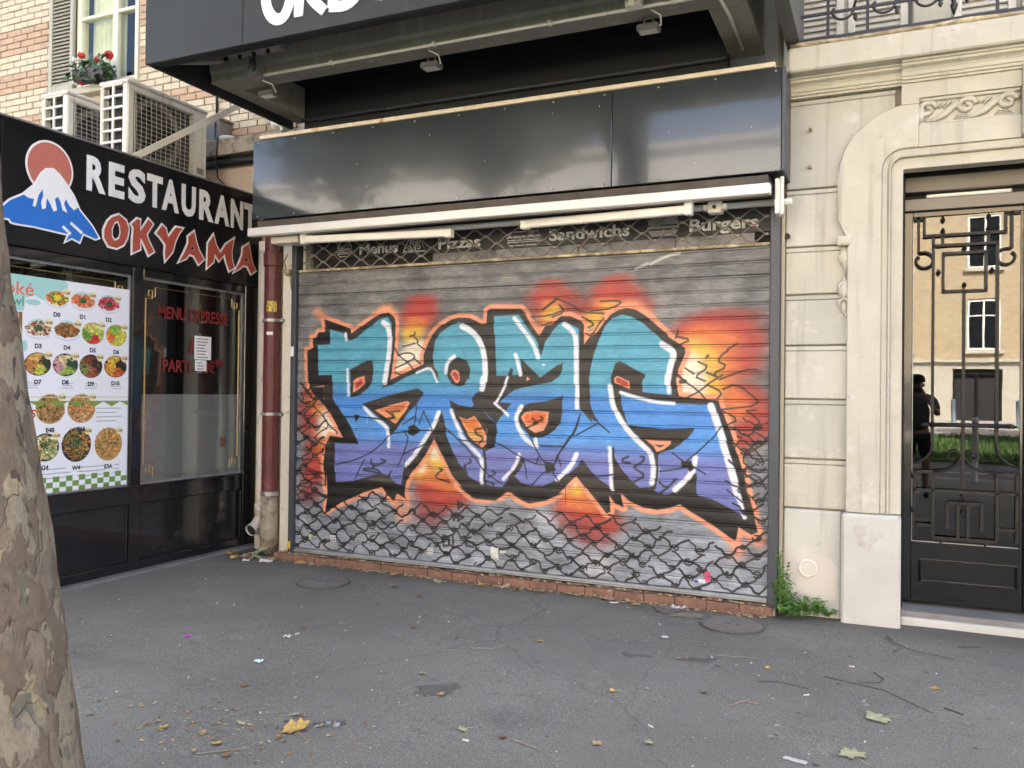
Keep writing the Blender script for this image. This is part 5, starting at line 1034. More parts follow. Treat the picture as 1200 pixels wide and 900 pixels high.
        for a in ((.172, 2.815, .243, 2.815), (.207, 2.83, .207, 2.575), (.243, 2.83, .243, 2.69), (.233, 2.69, .753, 2.69), (.743, 2.69, .743, 2.83), (.779, 2.83, .779, 2.575), (.743, 2.815, .832, 2.815),
                  (.302, 2.618, .302, 1.24), (.696, 2.618, .696, 1.24), (.292, 2.618, .706, 2.618), (.364, 2.56, .364, 2.295), (.627, 2.56, .627, 2.295), (.355, 2.56, .637, 2.56), (.355, 2.295, .637, 2.295), (.494, 2.295, .494, .93),
                  (.302, 2.69, .302, 2.62), (.36, 2.63, .36, 2.69), (.64, 2.63, .64, 2.69),
                  (.19, 1.04, .19, .57), (.818, 1.04, .818, .57), (.31, 1.03, .31, .58), (.70, 1.03, .70, .58), (.18, .90, .83, .90), (.31, .57, .70, .57), (.19, .655, .31, .655), (.70, .655, .818, .655), (.40, .82, .61, .82), (.40, .82, .40, .64), (.61, .82, .61, .64), (.465, .82, .465, .58), (.525, .82, .525, .58), (.19, 1.03, .31, 1.03), (.70, 1.03, .818, 1.03)):
            bar(*a)
        def sw(path, r=.010): return MB().tube([(X(x), 6.571, z) for x, z in path], r, 7).build('grille_scroll', IRON, d, smooth=True)
        sw([(.207, 2.575)] + arc(.245, 2.52, .055, 80, -180, 12) + [(.196, 2.535), (.212, 2.548)]); sw([(.779, 2.575)] + arc(.745, 2.52, .055, 100, 360, 12) + [(.793, 2.535), (.778, 2.548)])
        sw([(.302, 1.25)] + arc(.17, 1.22, .132, 0, -80, 8)); sw([(.696, 1.25)] + arc(.83, 1.22, .132, 180, 260, 8))
        sw([(.494, 1.14)] + arc(.44, 1.135, .05, 0, -250, 12)[::-1] if 0 else [(.31, 1.035), (.40, 1.045), (.46, 1.09), (.49, 1.15), (.455, 1.185), (.415, 1.175), (.40, 1.14), (.425, 1.12), (.44, 1.135)]); sw([(.70, 1.035), (.60, 1.045), (.535, 1.09), (.498, 1.15), (.535, 1.185), (.575, 1.175), (.59, 1.14), (.565, 1.12), (.55, 1.135)])
        hb = MB().tube([(X(.278), 6.545, 1.36), (X(.762), 6.545, 1.36)], .013, 10)
        for x in (.302, .696): hb.lathe([(.02, -.012), (.02, .012)], (X(x), 6.555, 1.36), 'x', 10)
        for x, s_ in ((.278, -1), (.762, 1)):
            q = -s_ if mm else s_; hb.lathe([(.013, 0), (.02, .006 * q), (.011, .016 * q), (.017, .026 * q), (.004, .052 * q)], (X(x), 6.545, 1.36), 'x', 10)
        hb.build('door_handle', IRON, d, smooth=True)
        kb = MB()
        for x, z in ((.333, 2.43), (.662, 2.43), (.494, 2.335), (.494, 2.59), (.36, 2.72), (.64, 2.72), (.36, 2.80), (.64, 2.80), (.494, .745), (.494, .865), (.36, .555), (.63, .555), (.18, 1.0), (.18, .76)): kb.lathe([(.003, -.022), (.017, 0), (.003, .022)], (X(x), 6.568, z), 'z', 8)
        kb.build('diamond_knob', IRON, d)
stone_house()
# ------------------------------------------------------------------ rolling shutter with the graffiti, grille and fascia
def shutter():
    t = thing('rolling_shutter', (-2.85, 6.24, .07), 'grey metal roller shutter covered by a big blue graffiti piece with flames', 'shutter')
    PAINT = print_mat('graffiti_on_metal', paint_shutter(), .48, .80, bump=.12, spec=.4)
    UV = lambda co: ((co[:, 0] * 1000 + 4960) / 4220, (co[:, 2] * 1000 - 60) / 2600)
    n = 25; z0 = .108; H = (2.630 - z0) / n; rg = random.Random(8)
    prof = [(0, .009), (.0012, .0005), (.004, -.0035), (.030, -.0052), (.055, -.0055), (.0795, -.0042), (.0815, .0005), (.0822, .006), (.0838, .006), (.0845, -.001), (.0868, -.0032), (.0965, -.0032), (.0985, .0005), (.0995, .009)]
    nx = 22; xa, xb = -4.945, -.762
    for k in range(n):
        mb = MB(); tilt = rg.gauss(0, .0016); sag = rg.gauss(0, .0012)
        for i in range(nx + 1):
            x = xa + (xb - xa) * i / nx; dz = -.004 * math.sin(math.pi * i / nx) + sag * math.sin(2.2 * i / nx + k); dy = .004 * mnoise.noise(Vector((x * 1.1, k * .8, 0)))
            for h, d in prof: mb.v.append((x, 6.24 + d + dy + tilt * (h - .05) * 10, z0 + k * H + h * H / .1 * .9985 + dz))
        m = len(prof)
        for i in range(nx):
            for j in range(m - 1): a = i * m + j; mb.f.append((a, a + m, a + m + 1, a + 1))
        dx = rg.uniform(-5, 5); mb.uv = lambda co, dx=dx: ((co[:, 0] * 1000 + 4960 + dx) / 4220, (co[:, 2] * 1000 - 60) / 2600); mb.build('slat', PAINT, t)
    bb = MB(); bb.cbox(xa, xb, 6.222, 6.262, .074, .106, .004); bb.cbox(xa, xb, 6.205, 6.2215, .073, .085, .002); bb.build('bottom_bar', ALU, t)
    MB().box(xa, xb, 6.262, 6.268, .07, 2.64).build('backing', NEAR_BLACK, t)
    MB().cbox(xa, xb, 6.222, 6.258, 2.632, 2.654, .004).build('rusty_border_bar', RUSTY, t)
    # open link grille in the top rows: zigzag rods held by small clips
    xs = -5.090; p = .1025
    for r in range(4):
        za, zb = 2.655 + r * .0625, 2.655 + (r + 1) * .0625; path = []
        i = 0; x = xs
        while x < -.77:
            zz = za if (i + r) % 2 else zb
            if x > -4.96:
                s = .017
                path += [(max(x - s, -4.95), 6.240 + (.003 if r % 2 else -.003), zz + (.004 if zz == za else -.004)), (min(x + s, -.765), 6.240 + (.003 if r % 2 else -.003), zz + (.004 if zz == za else -.004))]
            i += 1; x = xs + i * p
        MB().tube(path, .0066, 6).build('grille_rod', LINK, t)
    cl = MB()
    for r in range(1, 4):
        i = 0
        while xs + i * p < -.78:
            x = xs + i * p
            if x > -4.95 and (i + r) % 2 == 1: cl.cbox(x - .012, x + .012, 6.228, 6.252, 2.655 + r * .0625 - .010, 2.655 + r * .0625 + .010, .003)
            i += 1
    cl.build('grille_clips', LINK, t)
    for x0, x1 in ((-4.998, -4.948), (-.758, -.690)): MB().cbox(x0, x1, 6.19, 6.30, -.02 if x0 < -2 else .0, 3.02, .005).build('guide_rail', NAVY_POST, t)
    MB().cbox(-4.99, -4.965, 6.184, 6.19, .10, .165, .002).build('sticker', mat('yellow_sticker', (.70, .47, .05), .5), t)
    MB().cbox(-4.994, -4.958, 6.185, 6.19, 1.86, 1.95, .002).build('sticker', PAPER, t)
shutter()

def kerb_tiles():
    t = thing('tiled_threshold', (-2.85, 6.18, 0), 'low terracotta tile kerb running under the graffiti shutter', 'threshold')
    MB().box(-5.12, -.70, 6.16, 6.32, -.03, .050).build('bedding', CEMENT, t); rg = random.Random(6); x = -5.12; p = None
    while x < -.72:
        w = min(.232, -.70 - x); dz = rg.uniform(-.003, .003)
        MB().cbox(x + .003, x + w - .003, 6.138 + rg.uniform(-.003, .003), 6.20, -.03, .058 + dz, .005).build('tile', TILE, t); x += w
kerb_tiles()

WHITE_SIGN = mat('white_sign_print', (.80, .80, .78), .5, var=.05)
def menu_board():
    t = thing('menu_board', (-2.85, 6.42, 2.78), 'dark shop sign reading Menus, Pizzas, Sandwichs, Burgers behind the link grille', 'sign')
    MB().box(-4.94, -.77, 6.42, 6.46, 2.772, 3.02).build('board', mat('charcoal_board', (.030, .030, .032), .4), t)
    PANE = mat('lilac_grey_glazing', (.15, .145, .155), .25, var=.75, scale=2.6)
    PALEP = mat('pale_reflection_paint', (.18, .173, .18), .3, var=.6, scale=5)  # paler tone painted to imitate bright reflections on the panes
    for a, b, m_ in ((-4.94, -3.66, DARKIN), (-3.655, -3.05, PALEP), (-3.045, -2.30, PANE), (-2.295, -1.50, PANE), (-1.495, -.90, PALEP), (-.895, -.77, DARKIN)): MB().box(a, b, 6.44, 6.455, 2.58, 2.770).build('pane', m_, t)
    for body, x0, x1, z in (('Menus', -4.417, -4.0, 2.807), ('Pizzas', -3.593, -3.175, 2.807), ('Sandwichs', -2.545, -1.86, 2.815), ('Burgers', -1.392, -.87, 2.812)):
        vs, fs = text_mesh(body, .130, .0035, .004); w = max(v[0] for v in vs); k = (x1 - x0) / w
        MB().add([(x0 + a * k, 6.417 - c, z - .006 + b) for a, b, c in vs], fs).build('lettering', WHITE_SIGN, t)
    def strokes(lines, r=.004): 
        m = MB()
        for l in lines: m.tube([(x, 6.417, z) for x, z in l], r, 5)
        return m
    cx = -4.575
    strokes([arc(cx, 2.862, .075, 180, 0, 10) + [(cx - .075, 2.862)], [(cx - .085, 2.85), (cx - .03, 2.843), (cx + .03, 2.852), (cx + .085, 2.845)], [(cx - .085, 2.83), (cx + .085, 2.83)], [(cx - .08, 2.815), (cx - .05, 2.79), (cx + .05, 2.79), (cx + .08, 2.815), (cx - .08, 2.815)]] + [[(cx + d, 2.885), (cx + d + .012, 2.89)] for d in (-.04, 0, .035)]).build('burger_icon', WHITE_SIGN, t)
    cx = -3.83
    strokes([[(cx - .11, 2.80), (cx - .06, 2.90), (cx + .06, 2.90), (cx + .11, 2.80), (cx - .11, 2.80)]] + [arc(cx + a, 2.80 + b, .016, 0, 360, 8) for a, b in ((-.05, .03), (0, .065), (.045, .03), (-.03, .075), (.04, .075), (0, .02))] + [[(cx - .12, 2.79), (cx + .12, 2.79)]]).build('pizza_icon', WHITE_SIGN, t)
    cx = -2.77
    strokes([[(cx - .15, 2.862), (cx - .12, 2.90), (cx + .12, 2.90), (cx + .15, 2.862), (cx - .15, 2.862)], [(cx - .16, 2.85)] + [(cx - .16 + k * .032, 2.85 + (.008 if k % 2 else -.004)) for k in range(11)], [(cx - .15, 2.83), (cx + .15, 2.83)], [(cx - .15, 2.815), (cx + .15, 2.815), (cx + .13, 2.785), (cx - .13, 2.785), (cx - .15, 2.815)]]).build('sandwich_icon', WHITE_SIGN, t)
    cx = -1.59; f = MB(); f.prism(arc(cx, 2.875, .12, 180, 0, 14), 'y', 6.414, 6.419); f.prism([(cx - .125, 2.862), (cx + .125, 2.862), (cx + .125, 2.842), (cx - .125, 2.842)], 'y', 6.414, 6.419); f.prism([(cx - .12, 2.83), (cx + .12, 2.83), (cx + .09, 2.785), (cx - .09, 2.785)], 'y', 6.414, 6.419); f.build('burger_icon', mat('grey_sign_print', (.33, .34, .34), .5), t)
    MB().box(-4.94, -.77, 6.9, 7.0, 0, 3.0).build('back_wall', DARKIN, t)
menu_board()

def awning():
    t = thing('retractable_awning', (-2.96, 5.9, 2.9), 'closed shop awning with long white front bar and two white folding arms', 'awning')
    MB().cbox(-5.195, -.717, 5.82, 5.90, 2.912, 2.984, .006).build('front_bar', AWNWHITE, t)
    MB().box(-5.15, -.74, 5.902, 6.16, 2.99, 3.058).build('folded_fabric', mat('brown_awning_fabric', (.085, .072, .06), .95, var=.3, scale=7), t)
    for P, Q, e in (((-4.649, 5.93, 2.866), (-3.281, 6.03, 2.852), 1), ((-2.597, 6.03, 2.874), (-1.281, 5.93, 2.866), -1)):
        a = MB().beam(P, Q, .052, .064).build('folding_arm', AWNWHITE, t, bevel=.008)
        q = Q if e > 0 else P; s = 1
        MB().cbox(q[0] - .03, q[0] + .045, q[1] - .035, q[1] + .03, q[2] - .04, q[2] + .03, .008).build('elbow_joint', CREAM, a)
        q = P if e > 0 else Q; MB().cbox(q[0] - .035, q[0] + .025, q[1] - .03, q[1] + .035, q[2] - .04, q[2] + .055, .008).build('wrist_joint', AWNWHITE, a)
    MB().tube([(-5.0, 6.1, 2.905), (-.70, 6.1, 2.908)], .024, 10).build('torsion_bar', mat('grey_torsion_bar', (.33, .35, .34), .5), t, smooth=True)
    for x in (-4.86, -1.13): b = MB().cbox(x - .05, x + .05, 6.06, 6.15, 2.86, 2.945, .006).cbox(x - .085, x + .085, 6.07, 6.14, 2.885, 2.925, .006).build('bracket', CREAM, t); MB().tube([(x, 6.055, 2.90), (x, 6.04, 2.90)], .013, 8).build('bolt', IRON, b)
    MB().cbox(-.70, -.672, 5.95, 6.1, 2.80, 3.04, .004).build('end_bracket', CREAM, t); MB().tube([(-.72, 6.08, 2.90), (-.60, 6.08, 2.90)], .024, 8).build('end_bracket', CREAM, t); MB().tube([(-.66, 6.0, 2.80), (-.66, 6.0, 3.06)], .014, 8).build('crank_rod', CREAM, t)
    MB().cbox(-5.05, -4.75, 5.96, 6.10, 2.86, 2.92, .006).build('end_bracket', CREAM, t)
awning()

def fascia():
    t = thing('shop_fascia', (-2.92, 5.9, 3.43), 'glossy slate blue fascia panel above the closed awning, blank, with cream top strip', 'sign')
    def panel(x0, x1, tz, tx):
        m = MB().cbox(x0, x1, 5.90, 5.935, 3.075, 3.785, .004); c = Vector(((x0 + x1) / 2, 5.9, 3.43)); Mr = Matrix.Translation(c) @ Matrix.Rotation(R(tz), 4, 'Z') @ Matrix.Rotation(R(tx), 4, 'X') @ Matrix.Translation(-c); m.v = [tuple(Mr @ Vector(v)) for v in m.v]; m.build('panel', NAVY_SIGN, t)
    panel(-5.208, -1.856, .1, -.1); panel(-1.852, -.655, -.5, -.15)
    MB().cbox(-5.20, -.64, 5.94, 6.28, 3.078, 3.782, .004).build('box', NAVY, t)
    for z in (3.10, 3.76):
        for k in range(12): x = -5.15 + k * .405; MB().lathe([(.008, 0), (.006, -.004), (.002, -.005)], (x, 5.897, z), 'y', 8).build('rivet', ALU, t)
    dr = MB(); rg = random.Random(3)
    for k in range(12): x = rg.uniform(-5.15, -.7); z = rg.uniform(3.12, 3.75); dr.box(x, x + rg.uniform(.002, .006), 5.8955, 5.8965, z, z + rg.uniform(.003, .014))
    dr.build('paint_chips', mat('bare_metal_chip', (.38, .38, .36), .5), t)
    MB().cbox(-.654, -.632, 5.893, 6.26, 3.073, 3.787, .004).build('end_strip', NAVY_POST, t)
    MB().cbox(-5.13, -.70, 5.885, 5.96, 3.788, 3.822, .004).build('top_strip', mat('cream_top_strip', (.66, .58, .44), .6, var=.08, spots=[((.40, .20, .08), .18, 9)]), t)
fascia()

def canopy():
    t = thing('overhead_sign', (-2.87, 4.65, 4.016), 'large slate blue sign box overhanging the shop with white brush lettering cut by the frame', 'sign')
    for a, b in ((-5.17, -4.22), (-4.217, -.56)): MB().cbox(a, b, 4.648, 4.69, 4.016, 5.20, .004).build('panel', NAVY, t)
    MB().cbox(-5.17, -5.135, 4.692, 6.36, 4.016, 5.20, .003).build('side_panel', NEAR_BLACK, t)
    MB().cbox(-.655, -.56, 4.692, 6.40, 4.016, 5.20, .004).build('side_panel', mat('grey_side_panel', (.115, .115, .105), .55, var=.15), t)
    MB().box(-5.13, -.66, 4.695, 4.76, 4.02, 4.055).build('bottom_angle', NEAR_BLACK, t)
    W = []
    def stroke(pts, w):
        q = smooth([(p[0], p[1]) for p in pts], 2); m = MB(); n = len(q); L_, R_ = [], []
        for i, p in enumerate(q):
            a = Vector(q[max(0, i - 1)]); b = Vector(q[min(n - 1, i + 1)]); d = (b - a).normalized(); k = w * (.8 + .35 * math.sin(2.4 * i / n + .4)) / 2; nn = Vector((-d.y, d.x)) * k; L_.append(tuple(Vector(p) + nn)); R_.append(tuple(Vector(p) - nn))
        for i in range(n - 1): m.prism([L_[i], L_[i + 1], R_[i + 1], R_[i]], 'y', 4.640, 4.647)
        return m
    for s in ([[(-3.83, 4.62), (-3.99, 4.5), (-4.02, 4.3), (-3.96, 4.16), (-3.86, 4.13), (-3.80, 4.22), (-3.77, 4.4), (-3.83, 4.6)]], [[(-3.70, 4.55), (-3.715, 4.3), (-3.72, 4.13)], [(-3.72, 4.52), (-3.58, 4.56), (-3.56, 4.44), (-3.69, 4.36), (-3.60, 4.22), (-3.50, 4.13)]], [[(-3.41, 4.56), (-3.42, 4.3), (-3.44, 4.14)], [(-3.46, 4.15), (-3.30, 4.13), (-3.20, 4.24), (-3.19, 4.4), (-3.26, 4.53), (-3.42, 4.56)]], [[(-3.075, 4.13), (-3.03, 4.3), (-2.97, 4.55)], [(-2.97, 4.55), (-2.88, 4.3), (-2.83, 4.10)], [(-3.02, 4.28), (-2.89, 4.29)]]):
        m = MB()
        for qi, q in enumerate(s): e = stroke(q, .072); m.add([(a, b - .0016 * qi, c) for a, b, c in e.v], e.f)
        m.build('letter', LETTER_W, t)
    MB().box(-5.13, -.66, 4.70, 6.30, 5.0, 5.05).build('top_sheet', NEAR_BLACK, t)
canopy()
def balcony_slab():
    t = thing('balcony_underside', (-2.9, 5.4, 4.08), 'grey painted balcony slab with dark recessed soffit and lamps hung under it', 'balcony')
    pr = [(5.28, 4.078), (5.28, 4.14), (5.262, 4.17), (5.25, 4.30), (5.22, 4.42), (5.22, 4.95), (5.50, 4.95), (5.50, 4.078)]
    MB().prism(pr, 'x', -5.12, -.83).build('front_beam', GREYBEAM, t, bevel=.004)
    MB().cbox(-5.12, -4.965, 5.502, 6.40, 4.079, 4.95, .004).build('side_beam', GREYBEAM, t); MB().cbox(-1.08, -.83, 5.502, 6.40, 4.0795, 4.95, .004).build('side_beam', GREYBEAM, t)
    MB().box(-4.96, -1.085, 5.505, 6.42, 4.36, 4.42).build('soffit_panel', NEAR_BLACK, t); MB().box(-4.96, -1.085, 6.30, 6.42, 3.80, 4.358).build('back_panel', NEAR_BLACK, t)
    MB().box(-5.13, -.66, 5.51, 6.61, 4.951, 4.99).build('floor_slab', GREYBEAM, t)
    MB().tube([(-4.96, 6.27, 4.05), (-1.09, 6.27, 4.05)], .02, 8).build('blind_batten', NAVY_POST, t, smooth=True)
    MB().tube([(-4.65, 5.262, 4.062), (-3.4, 5.27, 4.064), (-2.2, 5.262, 4.062), (-1.3, 5.27, 4.062), (-1.02, 5.28, 4.064), (-.975, 5.33, 4.064), (-.96, 5.6, 4.064), (-.965, 6.2, 4.064)], .012, 8).build('cable_conduit', CREAM, t, smooth=True)
    cl = MB()
    for x in (-3.9, -3.0, -2.1, -1.25): cl.cbox(x - .012, x + .012, 5.245, 5.285, 4.05, 4.08, .003)
    cl.build('conduit_clip', CREAM, t)
    for x, yy in ((-4.60, 5.2), (-1.50, 5.2)):
        MB().box(x - .05, x + .05, yy - .02, yy + .06, 4.05, 4.07).box(x - .05, x - .035, yy - .02, yy + .06, 4.07, 4.40).box(x + .035, x + .05, yy - .02, yy + .06, 4.07, 4.40).box(x - .02, x + .02, yy - .05, yy - .022, 4.03, 4.12).build('hanging_bracket', CREAM if x > -2 else ALU, t)
    MB().cbox(-5.05, -4.3, 5.10, 5.215, 4.20, 4.34, .01).build('junction_channel', GREYBEAM, t)
    for i in range(5): MB().tube([(-4.95 + i * .14, 5.12, 4.19), (-4.95 + i * .14, 5.12, 4.16)], .014, 6).build('bolt', IRON, t)
    MB().tube([(-5.1, 4.80, 4.08), (-4.9, 5.0, 4.12), (-4.8, 5.2, 4.2)], .02, 8).build('brace', GREYBEAM, t, smooth=True)
balcony_slab()
def flood(x, y, z, tz, lab):
    t = thing('floodlight', (x, y, z), lab, 'floodlight', 'small floodlights under the balcony')
    b = MB().cbox(x - .075, x + .075, y - .05, y + .05, z - .012, z + .03, .008); b.build('casing', FLOOD, t)
    MB().box(x - .06, x + .06, y - .036, y + .036, z - .0155, z - .0125).build('lens', LENS, t)
    MB().tube([(x - .03, y, z + .03), (x - .03, y, z + .075), (x + .03, y, z + .075), (x + .03, y, z + .03)], .008, 6).build('stirrup', FLOOD, t)
    MB().tube([(x + .04, y, z + .02), (x + .09, y - .02, z + .01), (x + .10, y - .08, z + .05), (x + .05, y - .14, z + .07)], .006, 6).build('cable', CREAM, t, smooth=True)
    for i in range(5): MB().box(x - .06 + i * .026, x - .052 + i * .026, y - .03, y + .03, z + .0305, z + .042).build('cooling_fin', FLOOD, t)
flood(-4.70, 5.50, 4.00, 0, 'floodlight beside the bracket at the left end of the soffit'); flood(-3.146, 5.49, 4.0, 0, 'floodlight on the white conduit near the middle of the soffit'); flood(-1.47, 5.48, 4.0, 0, 'floodlight with looped cable next to the right hanging bracket')

def pipes():
    t = thing('drainpipe', (-5.354, 6.36, 0), 'oxblood red cast iron drainpipe with small stickers in the corner', 'drainpipe')
    MB().lathe([(.078, .57), (.078, 2.72), (.09, 2.73), (.09, 2.85), (.078, 2.86), (.078, 3.9)], (-5.352, 6.36, 0), n=18).build('pipe', REDPIPE, t, smooth=False)
    MB().lathe([(.083, .0), (.086, .2), (.08, .565)], (-5.36, 6.37, 0), n=18).build('base_sleeve', CEMENT, t, smooth=True); MB().lathe([(.088, .545), (.088, .585)], (-5.354, 6.362, 0), n=18).build('collar', ALU, t)
    for z in (2.21, 1.32): MB().lathe([(.086, -.014), (.086, .014)], (-5.352, 6.36, z), n=18).cbox(-5.26, -5.22, 6.33, 6.38, z - .016, z + .016, .004).cbox(-5.47, -5.43, 6.34, 6.38, z - .012, z + .012, .004).build('clamp', ALU, t)
    def st(z0, z1, a0, a1, m):
        mb = MB(); n = 6
        for i in range(n + 1): a = R(a0 + (a1 - a0) * i / n); mb.v += [(-5.352 + .0795 * math.cos(a), 6.36 + .0795 * math.sin(a), z0), (-5.352 + .0795 * math.cos(a), 6.36 + .0795 * math.sin(a), z1)]
        mb.f = [(2 * i, 2 * i + 2, 2 * i + 3, 2 * i + 1) for i in range(n)]; mb.build('sticker', m, t)
    st(2.29, 2.39, -95, -20, mat('yellow_scribble_sticker', (.62, .47, .06), .5, var=.3, scale=60, spots=[((.10, .08, .02), .45, 55)])); st(2.07, 2.10, -90, -45, PAPER)
    w = thing('drainpipe', (-5.525, 6.4, 0), 'slim cream plastic waste pipe ending in an open elbow beside the red drainpipe', 'drainpipe')
    MB().tube([(-5.515, 6.42, 2.9), (-5.52, 6.42, .36), (-5.525, 6.415, .27)], .045, 12).lathe([(.053, -.05), (.053, .05)], (-5.52, 6.42, .40), n=12).build('pipe', PVC, w, smooth=True)
    MB().tube([(-5.525, 6.415, .30), (-5.53, 6.38, .24), (-5.53, 6.30, .205)], [.05, .055, .06], 14, cap=False).build('elbow', PVC, w, smooth=True); MB().lathe([(.052, 0), (.052, .01)], (-5.53, 6.325, .212), 'y', 14).build('bore', NEAR_BLACK, w)
    p = thing('wall_pier', (-5.21, 6.42, 0), 'narrow cream rendered pier between the red drainpipe and the shutter', 'pier')
    z = -.03
    for h in (.75, .42, .42, .38, .45, .62): MB().cbox(-5.62, -5.0, 6.46, 6.6, z + .004, z + h - .004, .006).build('stone_block', STONE_LOW if z < .5 else CREAM, p); z += h
    MB().cbox(-5.268, -5.002, 6.40, 6.458, -.03, 3.0, .006).build('pilaster', CREAM, p)
    MB().tube([(-5.13, 6.36, 2.5), (-5.12, 6.33, 2.62), (-5.16, 6.31, 2.70), (-5.2, 6.33, 2.76), (-5.18, 6.36, 2.84)], .008, 6).lathe([(.035, -.03), (.035, .03)], (-5.16, 6.34, 2.66), 'y', 12).build('tap', RUSTY, p, smooth=True)
    MB().cbox(-.688, -.666, 6.25, 6.33, 0, 2.95, .003).build('edge_strip', mat('beige_edge_strip', (.40, .35, .24), .6, var=.1), thing('edge_trim', (-.677, 6.28, 0), 'thin beige strip between the shutter rail and the limestone wall', 'trim'))
pipes()
# ------------------------------------------------------------------ restaurant front on the left (its face looks along +x)
WX = -5.70
def wall_text(body, y0, z0, size, m, parent, name='letter', bold=0, x=WX + .012, w=None, depth=.004, sx=1.0):
    vs, fs = text_mesh(body, size, bold, depth, sx=sx)
    if w: k = w / (max(v[0] for v in vs) - min(v[0] for v in vs)); vs = [(v[0] * k, v[1], v[2]) for v in vs]
    mn = min(v[0] for v in vs)
    return MB().add([(x + c, y0 + a - mn, z0 + b) for a, b, c in vs], fs).build(name, m, parent)
def restaurant():
    t = thing('restaurant_front', (WX, 4.6, 0), 'glossy black restaurant front with big white and red name on its fascia', 'shop')
    y0, y1 = 2.3, 6.58
    MB().box(-9.6, WX - .10, y0, 6.58, 3.30, 3.45).build('roof', mat('grey_flat_roof', (.12, .12, .12), .9), t)
    MB().cbox(WX - .09, WX, y0, y1, 2.565, 3.462, .004).build('fascia_panel', BLACK_SIGN, t)
    MB().cbox(WX - .10, WX + .014, y0, y1, 3.463, 3.478, .003).build('fascia_trim', ALU, t); 
    for y in (3.9, 4.77, 5.6, 6.3): MB().box(WX + .0005, WX + .002, y, y + .004, 2.57, 3.46).build('panel_seam', NEAR_BLACK, t)
    # framing: posts, rails, kick panels
    def bar(ya, yb, za, zb, xo=-.02, nm='frame_post', xi=-.14): return MB().cbox(WX + xi, WX + xo, ya, yb, za, zb, .005).build(nm, BLACK, t)
    bar(6.402, 6.58, .03, 2.564); bar(5.065, 5.172, .03, 2.564); bar(3.70, 3.80, .03, 2.564); bar(2.3, 2.42, .03, 2.564)
    for ya, yb in ((2.421, 3.699), (3.801, 5.064), (5.173, 6.401)):
        bar(ya, yb, 2.49, 2.5635, -.022, 'frame_rail'); bar(ya, yb, .585, .735, -.022, 'frame_rail'); bar(ya, yb, .03, .105, -.022, 'frame_rail')
        MB().cbox(WX - .12, WX - .045, ya, yb, .106, .584, .004).build('kick_panel', BLACK, t)
        f = MB(); a, b = ya + .012, yb - .012
        for p, q in (((a, .118), (b, .118)), ((b, .118), (b, .572)), ((b, .572), (a, .572)), ((a, .572), (a, .118))): f.beam((WX - .040, p[0], p[1]), (WX - .040, q[0], q[1]), .012, .012)
        f.build('panel_moulding', BLACK, t)
    MB().cbox(WX - .03, WX + .012, y0, 6.4, .725, .742, .003).build('window_sill', BLACK, t)
    MB().cbox(WX - .16, WX + .055, y0, 6.60, -.03, .028, .004).build('stone_footing', mat('grey_footing', (.15, .15, .15), .85, var=.2, bump=.2), t)
    # interior
    MB().box(-9.6, -9.5, y0, 6.58, 0, 3.3).box(-9.5, WX - .2, y0, y0 + .05, 0, 3.3).box(-9.5, WX - .2, 6.45, 6.58, 0, 3.3).box(-9.5, WX - .16, y0, 6.5, -.02, .03).box(-9.5, WX - .12, y0, 6.5, 2.9, 3.29).build('room', DARKIN, t)
    RED_IN = mat('dark_red_hanging', (.22, .03, .035), .8, var=.4, scale=5)
    MB().cbox(-6.6, -6.5, 4.75, 5.02, 1.55, 2.3, .01).cbox(-6.6, -6.5, 5.03, 5.12, 1.3, 2.2, .01).build('red_hanging', RED_IN, t); MB().cbox(-6.75, -6.70, 5.22, 5.27, .03, 2.6, .01).build('white_post', WHITEPAINT, t)
    MB().cbox(-6.95, -6.85, 4.95, 5.2, 1.48, 2.1, .01).build('pale_panel', mat('pale_interior_panel', (.45, .43, .40), .7), t); MB().cbox(-6.9, -6.8, 4.9, 5.4, 1.40, 1.47, .01).build('blue_boxes', mat('blue_boxes', (.05, .12, .30), .6, var=.3, scale=20), t)
    # windows: pane with film, gold line and red lettering
    def window(ya, yb):
        p = MB().box(WX - .062, WX - .056, ya, yb, .735, 2.49).build('window_pane', GLASS_WIN, t)
        fr = MB()
        for a in ((ya, ya + .016, .736, 2.489), (yb - .016, yb, .736, 2.489)): fr.box(WX - .066, WX - .05, *a)
        fr.box(WX - .066, WX - .05, ya + .016, yb - .016, 2.473, 2.489).box(WX - .066, WX - .05, ya + .016, yb - .016, .736, .752); fr.build('glazing_strip', ALU, p)
        g = MB(); a, b = ya + .05, yb - .05; lo, hi = .80, 2.42; c = .10
        for q in (((a + c, hi), (b - c, hi)), ((a + c, lo), (b - c, lo)), ((a, lo + c), (a, hi - c)), ((b, lo + c), (b, hi - c))): g.beam((WX - .054, *q[0]), (WX - .054, *q[1]), .012, .003)
        for yy, s in ((a, 1), (b, -1)):
            for zz, v in ((lo, 1), (hi, -1)):
                pts = [(yy + s * c, zz), (yy + s * c, zz + v * c * .8), (yy + s * .03, zz + v * c * .8), (yy + s * .03, zz + v * .03), (yy + s * c * .7, zz + v * .03), (yy + s * c * .7, zz + v * c), (yy, zz + v * c)]
                for p_, q_ in zip(pts, pts[1:]): g.beam((WX - .0535, *p_), (WX - .0535, *q_), .010, .003)
        g.build('gold_line', GOLD, p); return p
    w1 = window(5.174, 6.40); w2 = window(3.802, 5.063); window(2.422, 3.698)
    MB().box(WX - .070, WX - .064, 5.19, 6.385, .752, 1.50).build('frosted_film', FROST, t)
    for body, a, b, z, s in (('MENU EXPRESSE', 5.36, 6.20, 2.165, .15), ('À', 5.72, 5.78, 1.87, .17), ('PARTI À 8€⁹⁰', 5.42, 6.15, 1.70, .15)):
        wall_text(body, a, z, s, NEON_R, t, 'red_lettering', .003, WX - .052, b - a, .002)
